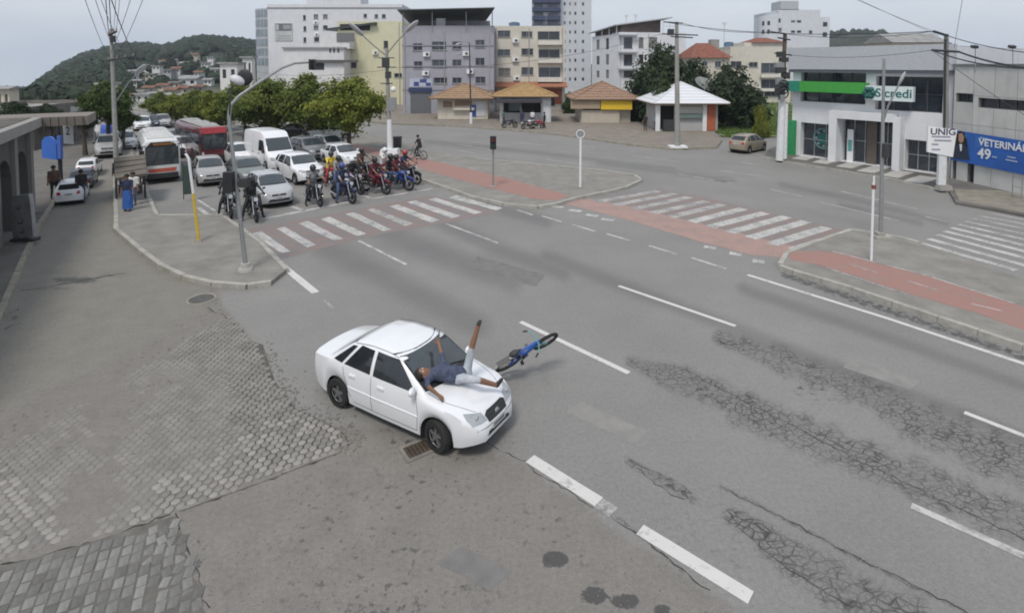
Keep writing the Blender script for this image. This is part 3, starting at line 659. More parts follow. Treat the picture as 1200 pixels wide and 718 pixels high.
# ================================================================ vehicles
def interp(kn, x):
    if x <= kn[0][0]: return kn[0][1]
    for (x0, a), (x1, b_) in zip(kn, kn[1:]):
        if x <= x1: return a+(b_-a)*(x-x0)/(x1-x0)
    return kn[-1][1]
def sm(kn, x, h=.05): return (interp(kn, x-h)+2*interp(kn, x)+interp(kn, x+h)+interp(kn, x-h/2)+interp(kn, x+h/2))/6
KINDS = {
 'sedan': dict(L=4.13, wx=(-1.19, 1.255), wr=.285, top=[(-2.065, .70), (-2.04, .86), (-1.97, .945), (-1.55, .985), (-1.42, 1.0), (-.92, 1.325), (-.75, 1.385), (-.35, 1.43), (.08, 1.425), (.36, 1.375), (1.02, .975), (1.2, .935), (1.6, .86), (1.88, .76), (2.0, .66), (2.065, .52)],
   belt=[(-2.065, .66), (-2.0, .82), (-1.9, .885), (-1.4, .935), (0, .905), (1.0, .885), (1.6, .79), (1.9, .66), (2.065, .46)],
   wb=[(-2.065, .50), (-2.02, .60), (-1.9, .69), (-1.6, .75), (-1.1, .79), (0, .805), (1.1, .795), (1.5, .76), (1.78, .70), (1.94, .61), (2.02, .52), (2.065, .42)],
   wt=[(-2.065, .42), (-1.95, .56), (-1.5, .63), (-1.38, .67), (-.9, .595), (-.2, .60), (.36, .60), (1.0, .70), (1.2, .70), (1.7, .60), (1.95, .47), (2.065, .36)],
   wind=[(-.645, .985), (.645, .985), (.565, 1.35), (-.565, 1.35)], rear=[(-.60, 1.03), (.60, 1.03), (.54, 1.315), (-.54, 1.315)],
   side=[[(-.955, .955), (-.27, .945), (-.27, 1.335), (-.62, 1.335)], [(-.19, .945), (.83, .935), (.32, 1.325), (-.19, 1.34)], [(-1.27, .965), (-1.02, .958), (-.73, 1.30), (-.86, 1.28)]],
   seams=[[(-.23, .28), (-.23, .93)], [(.86, .28), (.90, .60), (.84, .93)], [(-.98, .90), (-.90, .58), (-.78, .36)], [(-.95, .28), (.86, .28)]], handles=[(-.72, .80), (.02, .795)]),
 'hatch': dict(L=3.85, wx=(-1.22, 1.20), wr=.29, top=[(-1.925, .72), (-1.90, .92), (-1.83, 1.02), (-1.45, 1.36), (-1.30, 1.43), (-.6, 1.49), (.0, 1.485), (.30, 1.43), (.95, 1.01), (1.15, .97), (1.5, .90), (1.75, .80), (1.87, .68), (1.925, .52)],
   belt=[(-1.925, .68), (-1.85, .90), (-1.4, .97), (0, .93), (.95, .90), (1.5, .82), (1.8, .68), (1.925, .48)],
   wb=[(-1.925, .56), (-1.86, .66), (-1.7, .74), (-1.3, .80), (0, .82), (1.1, .81), (1.45, .77), (1.68, .71), (1.82, .62), (1.88, .54), (1.925, .44)],
   wt=[(-1.925, .46), (-1.82, .60), (-1.42, .58), (-1.2, .565), (-.2, .57), (.3, .565), (.93, .68), (1.15, .69), (1.55, .62), (1.8, .50), (1.925, .38)],
   wind=[(-.61, 1.03), (.61, 1.03), (.53, 1.40), (-.53, 1.40)], rear=[(-.55, 1.06), (.55, 1.06), (.50, 1.35), (-.50, 1.35)],
   side=[[(-1.10, .99), (-.32, .97), (-.32, 1.40), (-.98, 1.38)], [(-.24, .965), (.75, .955), (.26, 1.385), (-.24, 1.405)], [(-1.5, 1.02), (-1.2, 1.0), (-1.08, 1.34), (-1.28, 1.30)]],
   seams=[[(-.28, .28), (-.28, .95)], [(.80, .28), (.84, .60), (.78, .94)], [(-1.05, .95), (-.98, .6), (-.82, .36)]], handles=[(-.75, .84), (-.02, .83)]),
 'suv': dict(L=4.2, wx=(-1.27, 1.30), wr=.33, top=[(-2.1, .80), (-2.08, 1.05), (-2.0, 1.12), (-1.72, 1.50), (-1.5, 1.58), (-.6, 1.64), (.0, 1.63), (.30, 1.57), (.95, 1.14), (1.15, 1.09), (1.6, 1.02), (1.9, .92), (2.04, .76), (2.1, .58)],
   belt=[(-2.1, .78), (-2.02, 1.0), (-1.4, 1.08), (0, 1.03), (.95, 1.0), (1.6, .93), (1.95, .76), (2.1, .52)],
   wb=[(-2.1, .62), (-2.02, .72), (-1.8, .81), (-1.3, .86), (0, .87), (1.1, .865), (1.6, .83), (1.85, .76), (2.0, .66), (2.1, .50)],
   wt=[(-2.1, .50), (-1.98, .66), (-1.6, .64), (-1.2, .62), (.3, .62), (.93, .73), (1.2, .75), (1.7, .68), (1.95, .56), (2.1, .44)],
   wind=[(-.66, 1.16), (.66, 1.16), (.58, 1.54), (-.58, 1.54)], rear=[(-.6, 1.17), (.6, 1.17), (.55, 1.50), (-.55, 1.50)],
   side=[[(-1.20, 1.10), (-.36, 1.08), (-.36, 1.54), (-1.1, 1.52)], [(-.28, 1.08), (.75, 1.06), (.26, 1.52), (-.28, 1.54)], [(-1.75, 1.14), (-1.32, 1.11), (-1.24, 1.48), (-1.52, 1.44)]],
   seams=[[(-.32, .34), (-.32, 1.06)], [(.80, .34), (.84, .70), (.78, 1.05)]], handles=[(-.82, .95), (-.06, .94)]),
 'van': dict(L=5.2, wx=(-1.55, 1.62), wr=.34, top=[(-2.6, .9), (-2.59, 2.30), (-2.5, 2.47), (-2.0, 2.55), (.5, 2.55), (.95, 2.46), (1.25, 2.20), (1.85, 1.36), (2.05, 1.24), (2.35, 1.10), (2.5, .92), (2.6, .62)],
   belt=[(-2.6, .85), (-2.59, 1.15), (-1, 1.25), (1.2, 1.25), (1.85, 1.15), (2.3, .96), (2.5, .78), (2.6, .54)],
   wb=[(-2.6, .86), (-2.52, .93), (-2.2, .96), (0, .97), (1.6, .95), (2.1, .90), (2.4, .80), (2.52, .70), (2.6, .58)],
   wt=[(-2.6, .78), (-2.5, .82), (0, .82), (.9, .80), (1.25, .78), (1.85, .82), (2.1, .80), (2.4, .66), (2.6, .50)],
   wind=[(-.76, 1.38), (.76, 1.38), (.70, 2.12), (-.70, 2.12)], rear=[(-.65, 1.4), (-.05, 1.4), (-.05, 2.0), (-.65, 2.0)],
   side=[[(.55, 1.32), (1.62, 1.30), (1.16, 2.0), (.55, 2.02)]],
   seams=[[(.50, .42), (.50, 2.2)], [(-.65, .42), (-.65, 2.3)], [(1.62, .42), (1.66, 1.28)], [(-2.4, 1.1), (.45, 1.1)]], handles=[(.68, 1.14), (-.5, 1.14)]),
}
def ray_panel(bvh, poly, axis, sign, off, step=.07, mirror=False):
    """a panel lying on the body: poly in (x,z) for axis 'y', in (y,z) for axis 'x'; cut into a grid and laid on the surface"""
    bm = bmesh.new()
    if mirror: poly = [(-a, b_) for a, b_ in poly] if axis == 'x' else poly
    vs = [bm.verts.new((a, b_, 0)) for a, b_ in poly]
    f = bm.faces.new(vs)
    xs = [p[0] for p in poly]; zs = [p[1] for p in poly]
    for lo, hi, no in ((min(xs), max(xs), (1, 0, 0)), (min(zs), max(zs), (0, 1, 0))):
        t = lo+step
        while t < hi-step*.4:
            bmesh.ops.bisect_plane(bm, geom=bm.verts[:]+bm.edges[:]+bm.faces[:], plane_co=(t if no[0] else 0, t if no[1] else 0, 0), plane_no=no)
            t += step
    bm.verts.index_update()
    out = []; 
    for v in bm.verts:
        a, b_ = v.co.x, v.co.y
        if axis == 'y': o, d = Vector((a, sign*3, b_)), Vector((0, -sign, 0))
        else: o, d = Vector((sign*6, a, b_)), Vector((-sign, 0, 0))
        h = bvh.ray_cast(o, d)
        if h[0] is None:
            nn = bvh.find_nearest(Vector((a, sign*.75, b_)) if axis == 'y' else Vector((sign*2, a, b_))); h = nn
        nrm = h[1] if h[1].dot(d) < 0 else -h[1]
        out.append(h[0]+nrm*off)
    fs = [tuple(v.index for v in f.verts) for f in bm.faces]
    bm.free()
    # orient outwards
    want = Vector((0, sign, 0)) if axis == 'y' else Vector((sign, 0, 0))
    mb = MB(); fs2 = []
    for f in fs:
        n_ = (out[f[1]]-out[f[0]]).cross(out[f[2]]-out[f[1]])
        fs2.append(f if n_.dot(want) >= 0 else tuple(reversed(f)))
    mb.add(out, fs2); return mb
def body_mesh(K, ds):
    L = K['L']; n = int(L/ds); xs = [-L/2+L*i/n for i in range(n+1)]
    wr = K['wr']; Ra = wr+.055; zs_ = .20 if K['wr'] < .31 else .26
    extra = []
    for wx in K['wx']: extra += [wx-Ra, wx+Ra, wx-Ra*.98, wx+Ra*.98, wx-Ra*.92, wx+Ra*.92]
    xs = sorted(set(xs+extra))
    rings = []
    for x in xs:
        zt = sm(K['top'], x); zb = sm(K['belt'], x); wb = sm(K['wb'], x, .03); wt = sm(K['wt'], x, .03)
        e = L/2-abs(x); z0 = zs_+.10*sstep(.5, 0, e)*(1 if x > 0 else 1.3)
        for wx in K['wx']:
            if abs(x-wx) < Ra: z0 = max(z0, wr+math.sqrt(max(0, Ra*Ra-(x-wx)**2)))
        zb = max(zb, z0+.02); crown = .045*min(1, wt/.5)
        ze = max(zb+.006, zt-crown)
        zt = max(zt, ze+.004)
        r = []
        for i in range(6):
            t = i/5; wdt = wb*(1-.055*(1-t)**1.6-.0*t)+.022*math.sin(math.pi*min(1, t*1.15))*(wb/.8)-.012*(t > .9)
            r.append((wdt, lerp(z0, zb, t)))
        for i in range(1, 6):
            t = i/5; bul = .022*math.sin(math.pi*t)*min(1, (ze-zb)/.3)
            r.append((lerp(wb-.012, wt, t)+bul, lerp(zb, ze, t)))
        for i in range(1, 5):
            t = i/4; a = 1-t
            r.append((wt*a*(1+.0*t), ze+(zt-ze)*(1-a**2.2)))
        rings.append((x, r))
    mb = MB(); k = len(rings[0][1]); vs = []
    for x, r in rings:
        for wd, z in r: vs.append((x, wd, z))
        for wd, z in reversed(r[:-1]): vs.append((x, -wd, z))
    m = 2*k-1; fs = []
    for i in range(len(rings)-1):
        for j in range(m-1):
            a = i*m+j; fs.append((a, a+1, a+m+1, a+m))
    fs.append(tuple(range(m-1, -1, -1))); b0 = (len(rings)-1)*m; fs.append(tuple(range(b0, b0+m)))
    # check orientation: top faces should point up
    a, b_, c, d = [Vector(vs[i]) for i in fs[(len(rings)//2)*(m-1)+k-1]]
    if (b_-a).cross(c-b_).z < 0: fs = [tuple(reversed(f)) for f in fs]
    mb.add(vs, fs); return mb
def wheel_parts(root, c, r, wid, side, rimmat, spokes=5, n=24):
    "side=+1: outer face towards +y"
    w_ = thing_child('wheel', root, c)
    t = MB(); pr = [(r*.62, -wid/2), (r*.9, -wid/2), (r*.985, -wid*.36), (r, -wid*.18), (r, wid*.18), (r*.985, wid*.36), (r*.9, wid/2), (r*.62, wid/2)]
    vs = []; fs = []
    for i in range(n):
        a = 2*math.pi*i/n
        for rad, y in pr: vs.append((rad*math.cos(a), y, rad*math.sin(a)))
    q = len(pr)
    for i in range(n):
        for j in range(q-1): fs.append((i*q+j, i*q+j+1, ((i+1) % n)*q+j+1, ((i+1) % n)*q+j))
    t.add(vs, fs); t.build('tyre', M_rubber, w_, smooth=True)
    m = MB(); yo = side*wid*.30
    m.cyl((0, side*wid*.05, 0), (0, side*wid*.10, 0), r*.63, n=n)
    m.torus((0, yo, 0), r*.60, r*.045, (0, 1, 0), n, 6)
    m.cyl((0, side*wid*.05, 0), (0, yo+side*.012, 0), r*.16, n=12)
    for i in range(spokes):
        a = 2*math.pi*i/spokes+.3; d = Vector((math.cos(a), 0, math.sin(a)))
        p = Vector((0, yo, 0)); M = Matrix.Rotation(-a, 3, 'Y')
        m.box(p+d*r*.36, (r*.46, .022, r*.17), M)
    m.build('rim', rimmat, w_, smooth=True, angle=30)
    return w_
def thing_child(name, parent, loc):
    o = bpy.data.objects.new(name, None); scene.collection.objects.link(o); o.parent = parent; o.location = loc; o.empty_display_size = .1
    return o
RIM_SILVER = mat('alloy', (.42, .43, .45), .35, .7, var=.08)
RIM_BLACK = mat('black_rim', (.17, .175, .18), .38, .4)
M_plate = mat('number_plate', (.55, .56, .57), .5, var=.08)
M_plate_d = mat('plate_lettering', (.06, .06, .07), .5)
def text_mesh(txt, size, name, m, parent, M, align='CENTER', bold=False, depth=.004):
    cu = bpy.data.curves.new(name, 'FONT'); cu.body = txt; cu.size = size; cu.align_x = align; cu.align_y = 'CENTER'; cu.extrude = depth; cu.resolution_u = 3
    if bold: cu.offset = size*.018
    o = bpy.data.objects.new(name, cu); scene.collection.objects.link(o)
    dg = bpy.context.evaluated_depsgraph_get(); me = bpy.data.meshes.new_from_object(o.evaluated_get(dg))
    bpy.data.objects.remove(o)
    me.transform(M); me.materials.clear(); me.materials.append(m)
    q = bpy.data.objects.new(name, me); scene.collection.objects.link(q)
    if parent is not None: q.parent = parent
    return q
def car(kind, pm, name, label, loc, heading, group=None, ds=.07, cat='car', rim=None, sx=1.0, steer=0.0, detail=False, plate=None, glass=None, tailside=True):
    K = KINDS[kind]; root = thing(name, label, cat, loc, heading, group)
    rim = rim or RIM_SILVER
    mb = body_mesh(K, ds); vs = [Vector(v) for v in mb.v]
    bvh = BVHTree.FromPolygons(vs, mb.f)
    body = mb.build('body', pm, root, smooth=True, angle=55)
    L = K['L']; wr = K['wr']; hw = max(a[1] for a in K['wb'])
    # underside and wheel housings
    u = MB(); u.box((0, 0, .30 if wr < .33 else .36), (L*.86, hw*1.5, .22))
    for wx in K['wx']: u.cyl((wx, -hw+.26, wr+.01), (wx, hw-.26, wr+.01), wr+.045, n=20)
    u.build('underbody', M_plastic, root)
    # glazing
    ray_panel(bvh, K['wind'], 'x', 1, .006).build('windscreen', M_wind, root, smooth=True)
    cx = [p[0] for p in K['wind']]; big = [(p[0]*1.05, p[1]+(.022 if p[1] > 1.2 and p[1] == max(q[1] for q in K['wind']) else -.028)) for p in K['wind']]
    ray_panel(bvh, big, 'x', 1, .003).build('windscreen_seal', M_plastic, root, smooth=True)
    ray_panel(bvh, K['rear'], 'x', -1, .006).build('rear_window', M_glass, root, smooth=True)
    for s in (1, -1):
        for poly in K['side']:
            ray_panel(bvh, poly, 'y', s, .005).build('side_window', glass or M_glass, root, smooth=True)
    zL = K['top'][-3][1]; fx = L/2
    hl = {'sedan': [(.30, .60), (.60, .615), (.635, .70), (.60, .765), (.34, .715)], 'hatch': [(.36, .62), (.66, .66), (.70, .78), (.62, .82), (.40, .73)], 'suv': [(.42, .76), (.72, .78), (.76, .89), (.66, .92), (.44, .86)], 'van': [(.50, .76), (.78, .80), (.82, .98), (.72, 1.04), (.54, .92)]}[kind]
    gr = {'sedan': [(-.27, .555), (.27, .555), (.30, .665), (.22, .70), (-.22, .70), (-.30, .665)], 'hatch': [(-.33, .60), (.33, .60), (.34, .69), (-.34, .69)], 'suv': [(-.38, .70), (.38, .70), (.42, .86), (-.42, .86)], 'van': [(-.45, .74), (.45, .74), (.48, .92), (-.48, .92)]}[kind]
    lg = {'sedan': [(-.34, .36), (.34, .36), (.30, .43), (-.30, .43)], 'hatch': [(-.52, .34), (.52, .34), (.44, .48), (-.44, .48)], 'suv': [(-.5, .42), (.5, .42), (.45, .58), (-.45, .58)], 'van': [(-.55, .46), (.55, .46), (.5, .60), (-.5, .60)]}[kind]
    for s in (1, -1):
        poly = hl if s > 0 else [(-a, b_) for a, b_ in reversed(hl)]
        h = ray_panel(bvh, poly, 'x', 1, .010).build('headlight', mat('headlight_glass', (.34, .36, .38), .08, var=.2, spec=.9), root, smooth=True)
        if detail: 
            q = bvh.ray_cast(Vector((5, s*.47, .68)), Vector((-1, 0, 0)))[0]
            b2 = MB(); b2.ell((q.x+.004, q.y, q.z), (.02, .05, .05), 10, 6); b2.build('reflector', M_chrome, h, smooth=True)
        z0 = K['belt'][1][1]
        tl = [(.40, z0-.16), (.60, z0-.16), (.62, z0+.03), (.44, z0+.03)] if kind != 'van' else [(.66, .95), (.84, .95), (.83, 1.35), (.68, 1.35)]
        poly = tl if s > 0 else [(-a, b_) for a, b_ in reversed(tl)]
        ray_panel(bvh, poly, 'x', -1, .008).build('tail_light', M_red, root, smooth=True)
        # mirrors
        mx_ = K['side'][min(1, len(K['side'])-1)][1]
        q = bvh.ray_cast(Vector((mx_[0]-.03, s*3, mx_[1]+.02)), Vector((0, -s, 0)))[0]
        m = MB(); mm = Matrix.Rotation(-s*.25, 3, 'Z')
        m.ell((q.x+.02, q.y+s*.10, q.z+.045), (.06, .105, .07 if kind != 'van' else .14), 12, 8, mm); m.cyl((q.x, q.y-s*.02, q.z), (q.x+.01, q.y+s*.06, q.z+.02), .025)
        m.build('mirror', pm if kind == 'sedan' else M_plastic, root, smooth=True)
        for hx_, hz in K['handles']:
            q = bvh.ray_cast(Vector((hx_, s*3, hz)), Vector((0, -s, 0)))[0]
            m = MB(); m.box((q.x, q.y+s*.012, q.z), (.17, .03, .035), taper=.9); m.build('door_handle', pm if kind != 'van' else M_plastic, root)
        for sl in K['seams']:
            pts = []
            for (xa, za), (xb, zb) in zip(sl, sl[1:]):
                for i in range(9):
                    t = i/8; q = bvh.ray_cast(Vector((lerp(xa, xb, t), s*3, lerp(za, zb, t))), Vector((0, -s, 0)))[0]
                    if q is not None: pts.append(q)
            if len(pts) > 3:
                m = MB(); m.tube(pts, .005 if not detail else .0055, 4); m.build('door_seam', M_dark, root)
    g = ray_panel(bvh, gr, 'x', 1, .008).build('grille', M_plastic, root)
    ray_panel(bvh, lg, 'x', 1, .008).build('bumper_grille', M_plastic, root)
    q = bvh.ray_cast(Vector((5, 0, gr[0][1]+.06)), Vector((-1, 0, 0)))[0]
    m = MB(); m.cyl((q.x, 0, q.z), (q.x+.022, 0, q.z), .055, n=16); m.build('badge', M_chrome, g)
    if detail:
        for zz in (.60, .655):
            pts = [bvh.ray_cast(Vector((5, y, zz)), Vector((-1, 0, 0)))[0]+Vector((.010, 0, 0)) for y in (-.26, -.13, 0, .13, .26)]
            m = MB(); m.tube(pts, .008, 6); m.build('grille_bar', M_dark, g)
        # bonnet shut lines, wipers, bumper groove, sill shadow gap
        for s in (1, -1):
            pts = []
            for i in range(12):
                t = i/11; x = lerp(1.0, 1.86, t); y = s*lerp(.66, .40, t**2.2)
                q = bvh.ray_cast(Vector((x, y, 3)), Vector((0, 0, -1)))[0]
                if q is not None: pts.append(q)
            m = MB(); m.tube(pts, .005, 4); m.build('bonnet_seam', M_dark, root)
        pts = [bvh.ray_cast(Vector((5, y, .52)), Vector((-1, 0, 0)))[0] for y in [-.55+.1*i for i in range(12)]]
        m = MB(); m.tube(pts, .006, 4); m.build('bumper_seam', M_dark, root)
        for s, y0 in ((1, .45), (-1, -.10)):
            a = bvh.ray_cast(Vector((5, y0, 1.0)), Vector((-1, 0, 0)))[0]; b_ = bvh.ray_cast(Vector((5, y0-.42, 1.07)), Vector((-1, 0, 0)))[0]
            m = MB(); m.tube([a+Vector((.03, 0, .01)), (a+b_)/2+Vector((.025, 0, .02)), b_+Vector((.02, 0, .012))], .009, 6); m.build('wiper', M_plastic, root)
        for s in (1, -1):
            pts = [bvh.ray_cast(Vector((lerp(-.84, .90, i/30), s*3, .56)), Vector((0, -s, 0)))[0] for i in range(31)]
            pts = [q+Vector((0, s*.004, 0)) for q in pts if q is not None]
            m = MB(); m.tube(pts, .012, 5); m.build('rubbing_strip', pm, root)
            pts = [bvh.ray_cast(Vector((x, s*.595, 3)), Vector((0, 0, -1)))[0] for x in [-.80+.1*i for i in range(12)]]
            m = MB(); m.tube([q for q in pts if q is not None], .007, 4); m.build('roof_gutter', M_dark, root)
    # number plate, front and rear
    for s in (1, -1):
        zz = {'sedan': .475, 'hatch': .52, 'suv': .63, 'van': .64}[kind] if s > 0 else K['belt'][1][1]-.14
        q = bvh.ray_cast(Vector((s*5, 0, zz)), Vector((-s, 0, 0)))[0]
        m = MB(); m.box((q.x+s*.006, 0, q.z), (.012, .40, .125)); p_ = m.build('number_plate', M_plate, root)
        m = MB(); 
        for i in range(7): m.box((q.x+s*.0135, -.14+.046*i, q.z-.01), (.003, .026, .06))
        m.build('lettering', M_plate_d, p_)
    for i, wx in enumerate(K['wx']):
        for s in (1, -1):
            w_ = wheel_parts(root, (wx, s*(hw-.135), wr), wr, .19, s, rim, spokes=5 if kind != 'van' else 7)
            if i == 1: w_.rotation_euler = (0, 0, steer)
    root.scale = (sx, sx, sx) if isinstance(sx, (int, float)) else sx
    return root
def place(px, py, deg, along=0.0):
    "ground point under a pixel, moved along the heading"
    p = G(px, py); h = R(deg)
    return (p.x+math.cos(h)*along, p.y+math.sin(h)*along, 0.0), h
# ---- the white sedan in front
A, B = G(400, 475), G(513, 527)          # contact points of its two near wheels
dv_ = (B-A).normalized(); hd1 = math.atan2(dv_.y, dv_.x)
left = Vector((-dv_.y, dv_.x, 0))
c = (A+B)/2+left*.70-dv_*.03
P_white = mat('paint_white', (.74, .75, .77), .2, var=.03, scale=1.5, coat=1.0, spec=.5)
hero = car('sedan', P_white, 'white_car', 'white four-door sedan in the junction with a person thrown onto its bonnet', (c.x, c.y, 0), hd1, ds=.035, rim=RIM_BLACK, steer=R(-10), detail=True, sx=1.05)
HEROM = Matrix.Translation((c.x, c.y, 0)) @ Matrix.Rotation(hd1, 4, 'Z') @ Matrix.Scale(1.05, 4)
print('hero wheelbase', (B-A).length, 'heading', math.degrees(hd1), c)
# ---- the queue at the lights
AV = -47
queue = 'cars waiting at the stop line'
def qcar(kind, pm, label, px, py, deg=AV, name='waiting_car', group=queue, **k):
    l, h = place(px, py, deg, -KINDS[kind]['L']*k.get('sx', 1.0)/2); return car(kind, pm, name, label, l, h, group, **k)
P_silver = paint('silver', (.42, .43, .45)); P_grey = paint('grey', (.16, .165, .175)); P_beige = paint('beige', (.34, .34, .335)); P_dark = paint('dark_blue', (.02, .028, .055)); P_black = paint('black', (.018, .019, .021)); P_wh2 = paint('white_b', (.74, .75, .77)); P_green = paint('grey_green', (.16, .18, .17))
qcar('hatch', P_silver, 'silver hatchback first at the stop line beside the motorcycles', 328, 244, -52)
qcar('suv', P_wh2, 'white car with a black grille behind the grey-shirted motorcyclist', 368, 217, -47)
qcar('sedan', P_green, 'dark grey-green sedan half hidden behind the lamp mast', 300, 218, -49)
qcar('hatch', P_beige, 'silver-beige small car next to the bus bay line', 250, 219, -56)
van = qcar('van', paint('van_white', (.78, .79, .82)), 'white high-roof delivery van among the waiting cars', 334, 202, -47, name='delivery_van', cat='van')
qcar('sedan', P_wh2, 'white sedan behind the yellow-vested motorcyclist', 418, 196, -44)
qcar('suv', P_grey, 'dark grey car between the van and the white sedan', 377, 190, -45)
qcar('hatch', P_silver, 'silver car right behind the white sedan at the median', 400, 183, -43)
qcar('sedan', P_grey, 'dark grey sedan behind the silver one at the median', 384, 176, -43)
qcar('hatch', P_wh2, 'white car squeezed left of the delivery van', 291, 196, -48)
qcar('hatch', P_beige, 'silver car in front of the red bus', 263, 191, -50)
qcar('hatch', P_wh2, 'white car following beside the white and red bus', 214, 186, -55)
# ---- others
l, h = place(81, 241, 122, 1.4); car('hatch', P_wh2, 'parked_car', 'white hatchback parked by the arcade, seen from behind', l, h, 'cars parked in the side street', sx=.76)
l, h = place(93, 223, 120, 1.4); car('sedan', P_dark, 'parked_car', 'dark blue car parked ahead of the white hatchback', l, h, 'cars parked in the side street', sx=.72)
l, h = place(101, 208, 120, 1.3); car('suv', P_wh2, 'parked_car', 'white car farthest along the arcade kerb', l, h, 'cars parked in the side street', sx=.66)
l, h = place(868, 179, 40, 1.2); car('hatch', paint('champagne', (.27, .235, .18)), 'parked_car', 'champagne coloured car turning in beside the white-roofed kiosk', l, h)
l, h = place(391, 163, 8, 0); car('hatch', P_wh2, 'parked_car', 'white car parked behind the street trees', l, h)
l, h = place(350, 161, 8, 0); car('sedan', P_black, 'parked_car', 'black car in the shade of the street trees', l, h)
for i, (px, py, pm, kd, lb) in enumerate([(168, 152, P_wh2, 'hatch', 'white car far down the avenue, leftmost of the distant traffic'), (178, 150, P_dark, 'sedan', 'dark car far down the avenue beside a white one'), (191, 149, P_silver, 'hatch', 'silver car in the distant traffic ahead of the pale van'), (128, 182, P_beige, 'suv', 'beige car under the blue awning at the end of the side street'), (146, 174, P_wh2, 'hatch', 'white car beyond the bus shelter'), (208, 172, P_grey, 'hatch', 'grey car half hidden behind the white and red bus'), (300, 168, P_black, 'sedan', 'black car in the row behind the van'), (318, 160, P_dark, 'hatch', 'dark blue car below the trees behind the van')]):
    l, h = place(px, py, -60+i*1.5); car(kd, pm, 'distant_car', lb, l, h, 'distant traffic', ds=.12)
